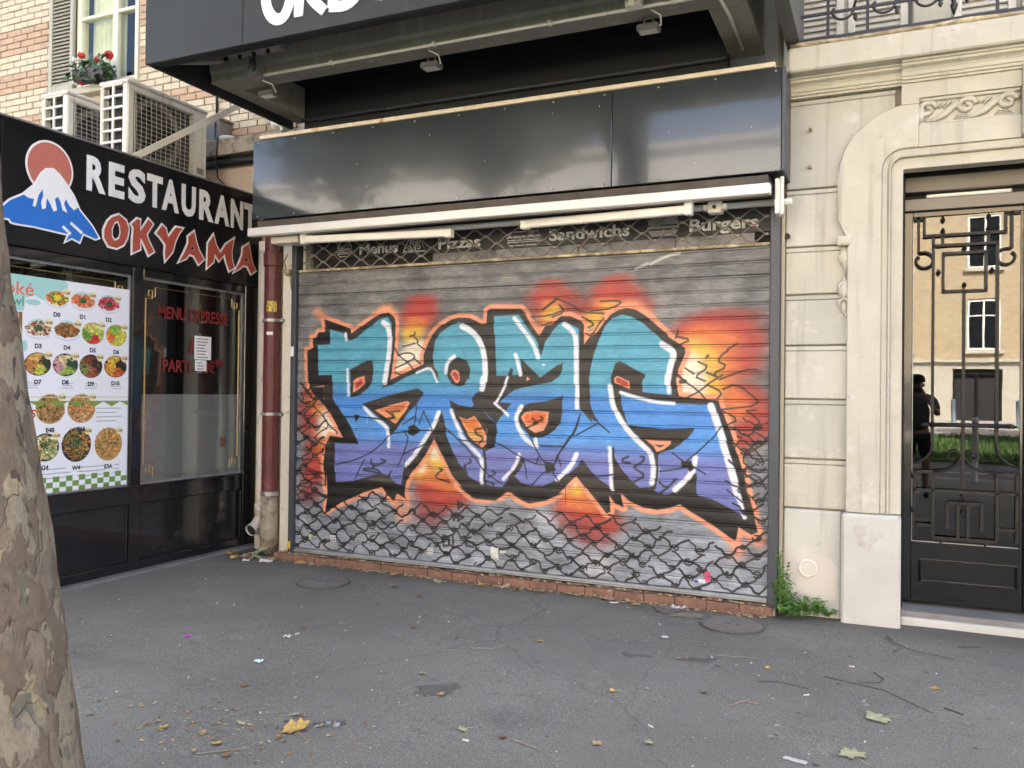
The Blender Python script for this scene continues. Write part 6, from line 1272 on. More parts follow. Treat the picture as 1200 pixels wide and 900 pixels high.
    for k, (a, b, za, zb) in enumerate(((5.78, 5.985, 1.82, 2.035), (5.79, 5.93, 1.715, 1.815))):
        n = thing('paper_notice', (WX - .05, (a + b) / 2, (za + zb) / 2), ['larger white paper notice taped over the red window lettering', 'smaller white slip taped under the larger notice on the window'][k], 'notice', 'notices on the restaurant window')
        MB().cbox(WX - .0535, WX - .050, a, b, za, zb, .0006).build('sheet', PAPER, n); tx = MB()
        rg = random.Random(k)
        for i in range(7 if k == 0 else 4):
            z = zb - .03 - i * .028; tx.box(WX - .0498, WX - .0492, a + .025, a + .025 + (b - a - .05) * rg.uniform(.5, 1), z, z + .009)
        tx.build('printed_lines', mat('grey_print', (.20, .15, .15), .7), n)
    MB().box(WX - .0635, WX - .0630, 6.13, 6.20, 1.0, 1.09).build('red_tag', NEON_R, t)
    # lettering and emblem on the fascia
    cells = [('R', 4.581), ('E', 4.785), ('S', 4.975), ('T', 5.165), ('A', 5.325), ('U', 5.545), ('R', 5.755), ('A', 5.945), ('N', 6.155), ('T', 6.335)]
    WID = {'R': .175, 'E': .15, 'S': .175, 'T': .165, 'A': .19, 'U': .165, 'N': .165}
    for ch, y in cells: wall_text(ch, y, 3.105, .362, LETTER_W, t, 'letter', .0145, WX + .006, WID[ch])
    def flat(name, loops, m, x0, x1, out=0):
        pts = loops[0] if len(loops) == 1 else keyhole(loops[0], loops[1])
        if out: pts = offset_outline(loops[0], out)
        return MB().prism(pts, 'x', WX + x1, WX + x0).build(name, m, t)
    for k in ('O', 'K', 'Y', 'A', 'M', 'A2'):
        flat('letter_outline', LOGO[k], LETTER_W, .001, .006, .016); flat('letter', LOGO[k], LETTER_R, .0065, .011)
        if len(LOGO[k]) > 1:
            q = LOGO[k][1]; c = (sum(p[0] for p in q) / len(q), sum(p[1] for p in q) / len(q)); inn = [(c[0] + (p[0] - c[0]) * .995, c[1] + (p[1] - c[1]) * .995) for p in q]
            MB().prism([(c[0] + (p[0] - c[0]) * .72, c[1] + (p[1] - c[1]) * .78) for p in inn], 'x', WX + .0085, WX + .0062).build('letter_counter', BLACK_SIGN, t)
    flat('disc_outline', LOGO['sun'], LETTER_W, .001, .004, .016); flat('red_disc', LOGO['sun'], LOGO_SUN, .0042, .007)
    flat('mountain_outline', LOGO['mtn'], LETTER_W, .0072, .010, .014); flat('mountain', LOGO['mtn'], LOGO_BLUE, .0102, .0125)
    flat('snow_cap', LOGO['snow'], LETTER_W, .0127, .015)
    ic = MB()
    for pts in (((4.31, 2.905), (4.36, 2.885), (4.375, 2.86)), ((4.36, 2.92), (4.405, 2.895), (4.43, 2.865))):
        pass
    for q0, q1 in ((LOGO['tail1'][0][0], LOGO['tail1'][0][2]), (LOGO['tail2'][0][0], LOGO['tail2'][0][2])): ic.beam((WX + .0135, *q0), (WX + .0135, *q1), .022, .002, up=(1, 0, 0))
    ic.build('ice_stroke', LETTER_W, t)
restaurant()

def paint_menu():
    cv = Print(3480, 745, 5052, 2372, 1.6); rng = np.random.default_rng(12); cv.a[:] = hexrgb('eef1f6')
    h = hexrgb
    cv.poly([(3480, 2372), (4440, 2372), (4478, 2345), (4470, 2290), (4400, 2240), (4290, 2190), (4200, 2225), (4130, 2200), (4118, 2105), (3480, 2080)], h('a9d9d3'), 3)
    cv.disc((4190, 2175), 60, 22, h('a9d9d3')); cv.disc((4130, 1850), 22, 40, h('a9d9d3'))
    for i in range(16): cv.poly([(3480 + i * 40, 1560), (3516 + i * 40, 1560), (3516 + i * 40, 2095), (3480 + i * 40, 2095)] if 3516 + i * 40 < 4115 else [(4080, 1560), (4108, 1560), (4108, 2095), (4080, 2095)], h(['8f6236', '7c5330', 'a06f3e'][i % 3]), 2)
    cv.disc((3900, 1925), 205, 205, h('ece6e0')); cv.disc((3900, 1925), 185, 185, h('d9472c'))
    for i in range(500): a = rng.uniform(0, 6.28); r = 180 * math.sqrt(rng.random()); cv.disc((3900 + r * math.cos(a), 1925 + r * math.sin(a)), rng.uniform(8, 20), rng.uniform(6, 14), h(['e9603a', 'c8321f', 'f07a4c', 'b8281c', 'f2a27a'][rng.integers(5)]), 3)
    pal = {0: 'e87a3c e2572f f0d24a 5d8f34', 1: 'ef8a5c e9744a f3a780 e06a44', 2: 'd43a44 e0566a b82836 f0909a', 3: 'b06a44 e4cfa8 7c4a30 f0e2c8', 4: '8a5a30 6a4222 c08a48 a87038', 5: 'c4d860 e8e070 6aa83c d83a38', 6: 'e8e060 8cc048 f08a38 d8d858',
           7: '2c3a24 e0b060 d08a48 c8d048', 8: '2f4a34 e8d8a0 d89aa0 98b848', 9: '3a2a1e 7c3e24 8a9a48 a85a3a', 10: '2e2a22 f0c850 e8a838 d86a30', 11: 'b08848 8a6230 d0aa68 6a4a28', 12: 'b8783c d89858 8a5228 f0d0a0', 13: '6a8a3c c8d088 e8e0b8 d8a878', 14: 'c88a40 e0b068 5a8a40 7a4a24', 15: 'd08a3c b87030 e8c078 6a7a3c'}
    for name, x, z, rx, rz, k in DISHES:
        c = [h(v) for v in pal[k].split()]
        if k < 5:
            cv.disc((x, z + rz * .12), rx * .86, rz * .98, h('b7dcd8')); cv.disc((x, z - rz * .18), rx, rz * .80, h('d5dae6')); cv.disc((x, z - rz * .12), rx * .98, rz * .7, h('eceff5'))
        else: cv.disc((x, z), rx, rz, h('26241f' if k in (7, 8, 9, 10, 13, 14) else 'b98f55')); 
        n = 230 if k < 5 else 320
        for i in range(n):
            a = rng.uniform(0, 6.28); r = math.sqrt(rng.random()); fx, fz = r * math.cos(a), r * math.sin(a)
            px, pz = (x + fx * rx * .9, z + rz * .1 + fz * rz * .66) if k < 5 else (x + fx * rx * .90, z + fz * rz * .90)
            if k in (5, 6, 7, 8, 9, 10): ci = int((a + .6 * r) / 1.571) % 4; ci = ci if rng.random() < .86 else rng.integers(4)
            else: ci = rng.integers(4)
            col = c[ci] * rng.uniform(.72, 1.12); s = rng.uniform(6, 15)
            if k in (11, 12, 14, 15) and rng.random() < .7: b = rng.uniform(0, 3.14); cv.line([(px, pz), (px + 24 * math.cos(b), pz + 24 * math.sin(b))], 5, col, 2)
            else: cv.disc((px, pz), s, s * rng.uniform(.5, 1), col, 2.5)
        if k in (0, 1, 2, 3, 13, 14): 
            for i in range(60): a = rng.uniform(0, 6.28); r = rng.random() * .32; cv.disc((x + r * rx * math.cos(a), z + rz * .15 + r * rz * math.sin(a)), 6, 5, h(['2c5a30', '1e3c24', '4a7a3a'][rng.integers(3)] if k else 'e8d84a'), 2)
        cv.disc((x + rx * .80, z + rz * .80), 34, 32, h('f3e6b8'))
    for x in (4195, 4486, 4700, 4930):
        for i in range(3): cv.line([(x - 60 + rng.uniform(0, 18), 1580 - i * 18), (x + 60 - rng.uniform(0, 22), 1580 - i * 18)], 5, h('8d9299'), 2, .7)
    cv.poly([(3480, 1478), (5052, 1478), (5052, 1470), (3480, 1470)], h('ccd89a'), 2)
    zz = [(3480, 1445)] + [(5052, 1445)] + [(5052, 1405)]
    x = 5052; k = 0
    while x > 3500: x -= 80; zz.append((x, 1440 if k % 2 == 0 else 1400)); k += 1
    cv.poly(zz, h('7c9c48'), 2)
    for x0, x1, z0, n in ((4750, 4990, 1385, 4), (4270, 4560, 930, 3), (4612, 4900, 925, 3)):
        for i in range(n): cv.line([(x0, z0 - i * 34), (x0 + (x1 - x0) * rng.uniform(.7, 1), z0 - i * 34)], 7, h('8f959d'), 2, .75)
        if n == 3:
            for i in range(n): cv.line([(x1 + 25, z0 - i * 34), (x1 + 70, z0 - i * 34)], 7, h('8f959d'), 2, .75)
    for i in range(28):
        for j in range(3):
            if (i + j) % 2 == 0: cv.poly([(3480 + i * 56, 745 + j * 42), (3536 + i * 56, 745 + j * 42), (3536 + i * 56, 787 + j * 42), (3480 + i * 56, 787 + j * 42)], h('70954a'), 1.5)
    for j in range(14): cv.poly([(3480 + j * 112 + 56, 745), (3480 + j * 112 + 112, 745), (3480 + j * 112 + 112, 745), (3480 + j * 112 + 56, 745)], h('70954a'), 1.5)
    return cv
DISHES = [('D0', 4385, 2217, 100, 70, 0),('D1', 4611, 2221, 107, 72, 1),('D2', 4849, 2220, 106, 73, 2),('D3', 4237, 1975, 107, 74, 3),('D4', 4475, 1979, 114, 77, 4),('D5', 4705, 1979, 100, 86, 5),('D6', 4926, 1978, 98, 88, 6),('D7', 4237, 1720, 106, 86, 7),('D8', 4467, 1722, 107, 87, 8),('D9', 4692, 1719, 104, 92, 9),('D10', 4923, 1723, 108, 88, 10),('E4B', 4346, 1384, 121, 111, 11),('E4A', 4613, 1385, 123, 112, 12),('G4', 4308, 1098, 115, 105, 13),('W4', 4574, 1104, 129, 132, 14),('E3A', 4868, 1095, 130, 133, 15)]
def menu_poster():
    t = thing('menu_poster', (WX - .045, 4.27, .75), 'large white menu poster of round food dishes fixed on the restaurant window', 'poster')
    MP = print_mat('menu_print', paint_menu(), .5, .88)
    s = MB().box(WX - .054, WX - .046, 3.802, 5.050, .752, 2.366); s.uv = lambda co: ((co[:, 1] * 1000 - 3480) / 1572, (co[:, 2] * 1000 - 745) / 1627); s.build('sheet', MP, t)
    INK = mat('dark_ink', (.03, .03, .035), .6); ORI = mat('coral_ink', (.68, .15, .09), .6); GRI = mat('sea_green_ink', (.12, .30, .21), .6); REDI = mat('red_ink', (.55, .04, .04), .6)
    codes = MB(); prices = MB(); rg = random.Random(4)
    for name, x, z, rx, rz, k in DISHES:
        vs, fs = text_mesh(name, .046, .002, .0008, 'CENTER'); codes.add([(WX - .0452 + c, x / 1000 + a, z / 1000 - rz / 1000 - .062 + b) for a, b, c in vs], fs)
        vs, fs = text_mesh(rg.choice(['12,5€', '11,5€', '13,5€', '10,5€']), .026, .0008, .0008, 'CENTER'); prices.add([(WX - .0452 + c, (x + rx * .8) / 1000 + a, (z + rz * .8) / 1000 - .009 + b) for a, b, c in vs], fs)
    codes.build('dish_codes', INK, t, kind='stuff'); prices.build('price_tags', INK, t, kind='stuff')
    for body, y, z, s, w, m in (('poké', 3.90, 2.222, .135, .292, ORI), ('bowl', 3.93, 2.142, .10, .186, GRI), ('noods', 3.98, 1.326, .125, .245, REDI)): wall_text(body, y, z, s, m, t, 'heading', .001, WX - .0452, w, .0008)
menu_poster()

# ------------------------------------------------------------------ brick house behind, upper left
def brick_house():
    t = thing('brick_house', (-8, 6.6, 3.4), 'cream and rose banded brick house rising behind the restaurant roof', 'building')
    MB().box(-40, -8.84, 6.622, 14, -.02, 21).box(-7.45, -5.204, 6.622, 14, -.02, 21).box(-8.838, -7.452, 6.622, 14, -.02, 4.86).box(-8.838, -7.452, 6.622, 14, 6.9, 21).build('wall', JOINT, t)
    rg = random.Random(1); bands = ((4.14, 4.215), (4.60, 4.765), (5.03, 5.275), (5.51, 5.775))
    protos = {}
    cnt = 0; H = .0752
    for x0, x1, z0, z1 in ((-10.05, -8.80, 4.28, 6.45), (-7.42, -5.30, 4.03, 5.2)):
        r = 0; z = 3.455 + H * math.ceil((z0 - 3.455) / H)
        while z < z1:
            row = int(round((z - 3.455) / H)); x = x0 - (.117 if row % 2 else 0) ; red = any(a <= z + H / 2 <= b for a, b in bands)
            while x < x1:
                L_ = .222 if (row % 3 or True) else .10; xa, xb = max(x, x0), min(x + L_, x1)
                if xb - xa > .04:
                    full = abs(xb - xa - .222) < 1e-6; key = (red, rg.random() < .4, round(xb - xa, 3)); hide = x0 > -7.5 and z > 5.9 - (x + 7.42) * .95 + .25
                    if not hide:
                        if key not in protos:
                            o = MB().cbox(0, xb - xa, -.008, .03, 0, H - .011, .004).build('brick', (BRICK_R if red else BRICK_C)[int(key[1])], t); protos[key] = o; o.data.transform(Matrix.Translation(origin(t)))
                        else: o = protos[key].copy(); COL.objects.link(o); o.parent = t
                        o.location = Vector((xa, 6.612 + rg.uniform(-.0035, .0035), z)) - origin(t); cnt += 1
                x += .234
            z += H
    # the courses beyond the frame, joined
    st = {True: MB(), False: MB()}
    for x0, x1, z0, z1 in ((-14, -10.06, 3.5, 7.5), (-10.05, -8.80, 6.47, 8), (-7.42, -5.22, 5.22, 8), (-10.05, -8.80, 3.5, 4.27)):
        z = 3.455 + H * math.ceil((z0 - 3.455) / H)
        while z < z1:
            row = int(round((z - 3.455) / H)); x = x0 - (.117 if row % 2 else 0); red = any(a <= z + H / 2 <= b for a, b in bands) or (z > 6 and int(z * 2.1) % 3 == 0)
            while x < x1:
                xa, xb = max(x, x0), min(x + .222, x1)
                if xb - xa > .04: st[red].box(xa, xb, 6.604, 6.64, z, z + H - .011)
                x += .234
            z += H
    st[True].build('far_bricks', BRICK_R[0], t, kind='stuff'); st[False].build('far_bricks', BRICK_C[0], t, kind='stuff')
    # ledge and pipe at the corner
    MB().cbox(-6.75, -5.25, 6.33, 6.60, 3.86, 4.02, .008).build('concrete_ledge', CEMENT, t)
    MB().cbox(-6.75, -5.30, 6.45, 6.60, 3.46, 3.858, .006).build('render_band', mat('pinkish_render', (.46, .38, .30), .9, var=.12), t)
    MB().tube([(-6.7, 6.40, 3.80), (-5.3, 6.40, 3.80)], .045, 10).build('pipe', IRON, t, smooth=True)
    # window with a shutter
    w = MB().box(-8.40, -8.325, 6.60, 6.70, 4.90, 6.9).box(-7.50, -7.45, 6.60, 6.70, 4.90, 6.9).box(-8.325, -7.50, 6.605, 6.70, 4.90, 4.97).box(-7.84, -7.76, 6.602, 6.70, 4.97, 6.9).box(-8.325, -7.84, 6.606, 6.69, 5.695, 5.735).box(-7.76, -7.50, 6.606, 6.69, 5.695, 5.735).build('window', mat('cream_window_paint', (.66, .64, .50), .5, var=.05), t, bevel=.006)
    MB().box(-8.324, -7.841, 6.645, 6.65, 4.972, 6.88).box(-7.759, -7.501, 6.645, 6.65, 4.972, 6.88).build('pane', GLASS_UP, w)
    cu = MB()
    for i in range(60):
        x = -8.33 + i * .0145; cu.v += [(x, 6.76 + .018 * math.sin(i * 1.3), 4.9), (x, 6.76 + .018 * math.sin(i * 1.3 + .3), 6.9)]
    cu.f = [(2 * i, 2 * i + 2, 2 * i + 3, 2 * i + 1) for i in range(38)] + [(2 * i, 2 * i + 2, 2 * i + 3, 2 * i + 1) for i in range(50, 59)]; cu.build('curtain', CURTAIN, w, smooth=True)
    MB().box(-8.8, -7.46, 6.95, 7.0, 4.8, 6.9).build('room', DARKIN, w)
    MB().cbox(-8.42, -7.42, 6.50, 6.64, 4.82, 4.895, .008).build('window_sill', STONE, t)
    s = MB().cbox(-8.80, -8.745, 6.55, 6.59, 4.92, 6.9, .004).cbox(-8.455, -8.405, 6.55, 6.59, 4.92, 6.9, .004).cbox(-8.744, -8.456, 6.552, 6.588, 4.92, 4.99, .004).cbox(-8.744, -8.456, 6.552, 6.588, 6.0, 6.06, .004).build('window_shutter', SHUTTERP, t)
    z = 4.995
    while z < 6.86:
        if not 5.97 < z < 6.06: MB().add([(-8.744, 6.556, z), (-8.456, 6.556, z), (-8.456, 6.58, z + .03), (-8.744, 6.58, z + .03), (-8.744, 6.564, z - .005), (-8.456, 6.564, z - .005), (-8.456, 6.587, z + .025), (-8.744, 6.587, z + .025)], [(0, 1, 2, 3), (7, 6, 5, 4), (0, 4, 5, 1), (3, 2, 6, 7), (0, 3, 7, 4), (1, 5, 6, 2)]).build('slat', SHUTTERP, s)
        z += .042
    for z in (5.0, 5.25, 6.0): MB().cbox(-8.404, -8.385, 6.545, 6.60, z - .03, z + .03, .004).build('hinge', CREAM, t)
brick_house()

def pot():
    t = thing('geranium_pot', (-7.95, 6.43, 4.90), 'dark window box of red flowering geraniums on the upper window sill', 'plant'); rg = random.Random(7)
    MB().prism([(6.37, 4.90), (6.50, 4.90), (6.52, 5.02), (6.35, 5.02)], 'x', -8.16, -7.70).build('planter', mat('dark_planter', (.05, .05, .055), .6), t, bevel=.008)
    st = MB(); lf = MB(); fl = [Vector((-8.09, 6.42, 5.20)), Vector((-7.67, 6.42, 5.14)), Vector((-7.80, 6.38, 5.10)), Vector((-8.02, 6.36, 4.86)), Vector((-7.93, 6.40, 5.02))]
    for f in fl[:3]: st.tube([(f.x + .03, 6.43, 4.98), (f.x + .015, 6.42, 5.06), tuple(f)], [.006, .005, .004], 5)
    for i in range(165):
        a = rng = rg.uniform(-1, 1); c = Vector((-7.93 + .30 * rg.uniform(-1, 1), 6.42 + rg.uniform(-.10, .08), 4.97 + rg.uniform(-.13, .13) + (.06 * math.cos(a)))); n = Vector((rg.uniform(-.6, .6), rg.uniform(-1, -.1), rg.uniform(.1, 1))).normalized(); u = n.orthogonal().normalized(); v = n.cross(u); s = rg.uniform(.022, .045)
        lf.add([c] + [c + (u * math.cos(k * 1.047) + v * math.sin(k * 1.047)) * s * (1 + .18 * (-1) ** k) - n * s * .15 for k in range(6)], [(0, k + 1, (k + 1) % 6 + 1) for k in range(6)])
    for i in range(9): st.tube([(-7.93 + rg.uniform(-.2, .2), 6.43, 4.98), (-7.93 + rg.uniform(-.32, .36), 6.40, 5.02 + rg.uniform(-.08, .1))], .004, 5)
    st.build('stems', LEAF, t); lf.build('foliage', LEAF, t)
    for f, r in zip(fl, (.036, .042, .026, .018, .018)):
        m = MB()
        for i in range(46):
            d = Vector((rg.gauss(0, 1), rg.gauss(0, 1), rg.gauss(0, .7))).normalized(); c = f + d * r; u = d.orthogonal().normalized(); v = d.cross(u); s = r * .42; m.add([c - u * s, c + v * s + d * .004, c + u * s, c - v * s + d * .004], [(0, 1, 2, 3)])
        m.build('flower_head', PETAL, t)
pot()

def ac_unit(x, lab):
    t = thing('air_conditioner', (x - .17, 5.685, 3.45), lab, 'air conditioner', 'air conditioners on the restaurant roof')
    y0, y1, za, zb = 5.22, 6.15, 3.50, 4.236
    for yy in (y0 + .12, y1 - .18): MB().box(x - .33, x + .01, yy, yy + .06, 3.452, 3.499).build('foot', IRON, t)
    c = MB().cbox(x - .335, x, 5.985, y1, za, 4.20, .012).cbox(x - .335, x, y0 + .035, 5.984, za, 3.555, .01).cbox(x - .335, x, y0 + .035, 5.984, 4.145, 4.20, .01).cbox(x - .335, x - .02, y0, y0 + .03, za, 4.20, .008) if False else MB().cbox(x - .30, x, 5.985, y1, za, 4.20, .012).cbox(x - .06, x, y0 + .075, 5.984, za, 3.555, .01).cbox(x - .06, x, y0 + .075, 5.984, 4.145, 4.20, .01).cbox(x - .07, x, y0, y0 + .074, za, 4.20, .012).cbox(x - .34, x - .30, y0, y0 + .05, za, 4.20, .01).cbox(x - .34, x - .30, y0 + .05, y1, za, 4.20, .008)
    c.build('casing', ACWHITE, t); MB().cbox(x - .35, x + .008, y0 - .008, y1 + .008, 4.20, 4.236, .01).build('lid', ACWHITE, t)
    g = MB()   # grid at the end that faces the street
    for i in range(8): z = za + i * (4.20 - za) / 7; g.cbox(x - .30, x - .07, y0, y0 + .02, z - .011, z + .011, .003)
    g.cbox(x - .195, x - .170, y0 + .001, y0 + .019, za, 4.20, .003); g.build('end_grid', ACWHITE, t)
    f = MB()
    for i in range(13): f.box(x - .296 + i * .018, x - .286 + i * .018, y0 + .06, 5.95, za + .01, 4.19)
    f.build('fins', ACDARK, t)
    MB().box(x - .065, x - .061, 5.296, 5.984, 3.556, 4.144).build('fan_recess', ACDARK, t)
    fan = MB(); cy, cz = 5.56, 3.85
    fan.lathe([(.05, 0), (.045, .02)], (x - .05, cy, cz), 'x', 14)
    for k in range(3):
        a = k * 2.094; fan.add([(x - .052, cy + .04 * math.cos(a), cz + .04 * math.sin(a)), (x - .058, cy + .235 * math.cos(a - .25), cz + .235 * math.sin(a - .25)), (x - .04, cy + .235 * math.cos(a + .55), cz + .235 * math.sin(a + .55)), (x - .045, cy + .05 * math.cos(a + .9), cz + .05 * math.sin(a + .9))], [(0, 1, 2, 3)])
    fan.build('fan', NEAR_BLACK, t)
    ring = MB()
    for k in range(36): a = k * R(10); b = a + R(10.2); ring.beam((x - .03, cy + .262 * math.cos(a), cz + .262 * math.sin(a)), (x - .03, cy + .262 * math.cos(b), cz + .262 * math.sin(b)), .02, .05)
    ring.build('fan_ring', mat('grey_fan_ring', (.16, .155, .14), .6), t)
    wr = MB()
    for i in range(13): y = 5.303 + i * .056; wr.tube([(x + .004, y, 3.558), (x + .014, y, 3.85), (x + .004, y, 4.142)], .0026, 4)
    for i in range(15): z = 3.57 + i * .0405; wr.tube([(x + .002, 5.298, z), (x + .002, 5.982, z)], .0030, 4)
    wr.build('fan_guard', WIRE, t); MB().box(x - .001, x + .002, 5.30, 5.985, 3.553, 3.557).box(x - .001, x + .002, 5.293, 5.298, 3.553, 4.147).build('guard_frame', ACWHITE, t)
    MB().box(x + .0005, x + .0025, 6.03, 6.05, 4.06, 4.085).build('blue_badge', LOGO_BLUE, t); MB().box(x + .0005, x + .002, 6.02, 6.11, 3.60, 3.66).build('rating_plate', ALU, t)

def ac_pipes():
    t = thing('refrigerant_pipes', (-6.1, 6.2, 3.5), 'grey lagged pipes running from the nearer air conditioner to the wall', 'pipe')
    MB().tube([(-6.1, 6.13, 3.62), (-6.1, 6.22, 3.60), (-6.12, 6.36, 3.58), (-6.12, 6.44, 3.55)], .022, 8).build('lagged_pipe', mat('pipe_lagging', (.30, .29, .26), .9), t, smooth=True); MB().tube([(-6.16, 6.13, 3.70), (-6.17, 6.25, 3.66), (-6.2, 6.44, 3.64)], .013, 8).build('copper_pipe', RUSTY, t, smooth=True)
ac_pipes()
ac_unit(-6.0, 'nearer white air conditioner with its fan guard fully in view'); ac_unit(-6.75, 'further white air conditioner half hidden behind the nearer one')
def roof_bits():
    t = thing('support_strut', (-5.78, 5.1, 3.48), 'pale flat steel strut slanting up across the nearer air conditioner', 'strut'); MB().beam((-5.79, 5.08, 3.475), (-5.80, 6.48, 4.41), .012, .055).build('flat_bar', CREAM, t); MB().cbox(-5.83, -5.76, 6.47, 6.50, 4.34, 4.48, .004).build('wall_plate', CREAM, t); MB().cbox(-5.82, -5.75, 5.02, 5.14, 3.479, 3.486, .002).build('foot_plate', CREAM, t)
    b = thing('junction_box', (-6.25, 6.5, 4.03), 'weathered grey cable box standing on the concrete ledge', 'junction box'); MB().cbox(-6.42, -6.10, 6.42, 6.60, 4.022, 4.25, .01).build('case', mat('weathered_box', (.22, .205, .165), .7, var=.2, streak=((.12, .11, .09), .4)), b); MB().cbox(-6.435, -6.085, 6.405, 6.60, 4.251, 4.275, .006).build('lid', CEMENT, b)
    MB().tube([(-6.3, 6.59, 4.28), (-6.3, 6.58, 4.6), (-6.3, 6.59, 5.0)], .013, 6).build('cable', IRON, b, smooth=True); MB().tube([(-6.15, 6.41, 4.22), (-6.12, 6.38, 4.05), (-6.02, 6.31, 4.03), (-6.04, 6.31, 3.8), (-6.0, 6.30, 3.62), (-5.85, 6.3, 3.5)], .008, 6).build('cable', IRON, b, smooth=True)
    MB().lathe([(.0, .0), (.09, .0), (.10, .02), (.09, .03)], (-5.98, 6.42, 4.02), n=16).build('white_dish', PAPER, label='small white lid lying on the concrete ledge', cat='lid')
    s = thing('wall_socket', (-5.60, 6.44, 3.66), 'small cream valve plate beside the blue fascia', 'socket'); MB().cbox(-5.66, -5.55, 6.40, 6.445, 3.58, 3.75, .006).build('plate', CREAM, s); MB().lathe([(.022, 0), (.022, -.02)], (-5.60, 6.40, 3.65), 'y', 10).build('valve', NEON_R, s)
    e = thing('spotlight', (-5.30, 6.4, 4.10), 'small cream spotlight at the left end of the blue fascia', 'lamp'); MB().tube([(-5.42, 6.42, 4.12), (-5.30, 6.42, 4.10)], [.05, .03], 10).build('head', CREAM, e, smooth=True); MB().box(-5.33, -5.30, 6.40, 6.5, 3.99, 4.09).build('stem', CREAM, e)
roof_bits()
# ------------------------------------------------------------------ the photographer, seen in the door glass
def skin(name, joints, bones, m, parent, root=0, sub=2):
    me = bpy.data.meshes.new(name); og = origin(parent); me.from_pydata([Vector(j[:3]) - og for j in joints], bones, []); o = bpy.data.objects.new(name, me); COL.objects.link(o)
    s = o.modifiers.new('skin', 'SKIN'); s.use_smooth_shade = True; sd = o.modifiers.new('sub', 'SUBSURF'); sd.levels = sub; sd.render_levels = sub
    for i, j in enumerate(joints): v = me.skin_vertices[0].data[i]; r = j[3]; v.radius = r if isinstance(r, tuple) else (r, r); v.use_root = i == root
    bpy.context.view_layer.update(); dg = bpy.context.evaluated_depsgraph_get(); nm = bpy.data.meshes.new_from_object(o.evaluated_get(dg)); bpy.data.objects.remove(o); bpy.data.meshes.remove(me)
    nm.materials.clear(); nm.materials.append(m); nm.polygons.foreach_set('use_smooth', [True] * len(nm.polygons)); q = bpy.data.objects.new(name, nm); COL.objects.link(q); q.parent = parent; ORIGIN[q.name] = og; return q
def photographer():
    y = -.34; t = thing('person', (0, y, 0), 'person in cap and grey shirt holding up a phone, mirrored in the door', 'person')
    SK = mat('skin', (.36, .20, .14), .6, var=.08, scale=8); SH = mat('grey_green_shirt', (.085, .10, .10), .85, var=.15, scale=6); PT = mat('dark_shorts', (.03, .03, .035), .9, var=.2); SHOE = mat('dark_shoe', (.02, .02, .02), .6)
    J = []; B = []
    def j(x, yy, z, r, p=None):
        J.append((x, yy, z, r)); i = len(J) - 1
        if p is not None: B.append((p, i))
        return i
    pel = j(0, y, .95, (.15, .10)); wa = j(0, y, 1.10, (.135, .095), pel); ch = j(0, y, 1.30, (.155, .105), wa); up = j(0, y - .01, 1.43, (.10, .08), ch); nk = j(0, y, 1.50, .055, up); hd = j(0, y + .01, 1.60, (.075, .085), nk); tp = j(0, y + .015, 1.68, (.078, .09), hd); j(0, y + .01, 1.735, (.05, .06), tp)
    for s in (-1, 1):
        sh = j(s * .17, y - .01, 1.42, .062, up); el = j(s * .27, y + .06, 1.19, .045, sh); wr = j(s * .12, y + .25, 1.44, .028, el); pm = j(s * .095, y + .285, 1.50, (.032, .020), wr)
        for k in range(4): f = j(s * (.082 - .003 * k), y + .305, 1.505 + .02 * k, .0095, pm); g = j(s * .060, y + .312, 1.512 + .021 * k, .0088, f); j(s * .040, y + .309, 1.512 + .021 * k, .008, g)
        th = j(s * .082, y + .268, 1.51, .011, pm); j(s * .062, y + .275, 1.535, .0095, th)
        hp = j(s * .095, y, .88, .095, pel); kn = j(s * .11, y + .02, .50, .060, hp); cf = j(s * .112, y - .01, .34, .058, kn); an = j(s * .115, y - .01, .09, .036, cf); hl = j(s * .118, y - .03, .045, .04, an); j(s * .13, y + .15, .035, .036, hl)
    skin('body', J, B, SK, t)
    # shirt, sleeves, shorts, shoes, cap
    skin('shirt', [(0, y, .92, (.175, .125)), (0, y, 1.10, (.165, .12)), (0, y, 1.30, (.178, .128)), (0, y - .01, 1.43, (.12, .095)), (.19, y - .01, 1.41, .08), (-.19, y - .01, 1.41, .08), (.25, y + .035, 1.25, .068), (-.25, y + .035, 1.25, .068)], [(0, 1), (1, 2), (2, 3), (3, 4), (3, 5), (4, 6), (5, 7)], SH, t)
    skin('shorts', [(0, y, .95, (.172, .122)), (.097, y, .86, .112), (.112, y + .01, .55, .095), (-.097, y, .86, .112), (-.112, y + .01, .55, .095)], [(0, 1), (1, 2), (0, 3), (3, 4)], PT, t)
    for s in (-1, 1): skin('shoe', [(s * .118, y - .05, .045, .046), (s * .122, y + .04, .045, .045), (s * .132, y + .17, .035, .038)], [(0, 1), (1, 2)], SHOE, t)
    MB().lathe([(.102, 0), (.106, .03), (.096, .075), (.065, .105), (.02, .118)], (0, y + .005, 1.665), n=20).prism([(-.08, y + .08), (-.06, y + .17), (0, y + .19), (.06, y + .17), (.08, y + .08)], 'z', 1.668, 1.676).build('cap', PT, t, smooth=True)
    MB().tube([(0, y + .085, 1.64), (0, y + .112, 1.61), (0, y + .09, 1.60)], [.010, .016, .012], 8).build('nose', SK, t, smooth=True)
    for s in (-1, 1):
        MB().lathe([(.002, -.03), (.016, -.012), (.018, .01), (.004, .03)], (s * .082, y + .01, 1.62), n=8).build('ear', SK, t, smooth=True); MB().lathe([(.001, 0), (.010, -.003), (.011, -.010)], (s * .03, y + .094, 1.64), 'y', 10).build('eye', PT, t)
    MB().tube([(-.025, y + .088, 1.566), (0, y + .094, 1.564), (.025, y + .088, 1.566)], .006, 6).build('mouth', mat('lips', (.25, .09, .07), .6), t, smooth=True)
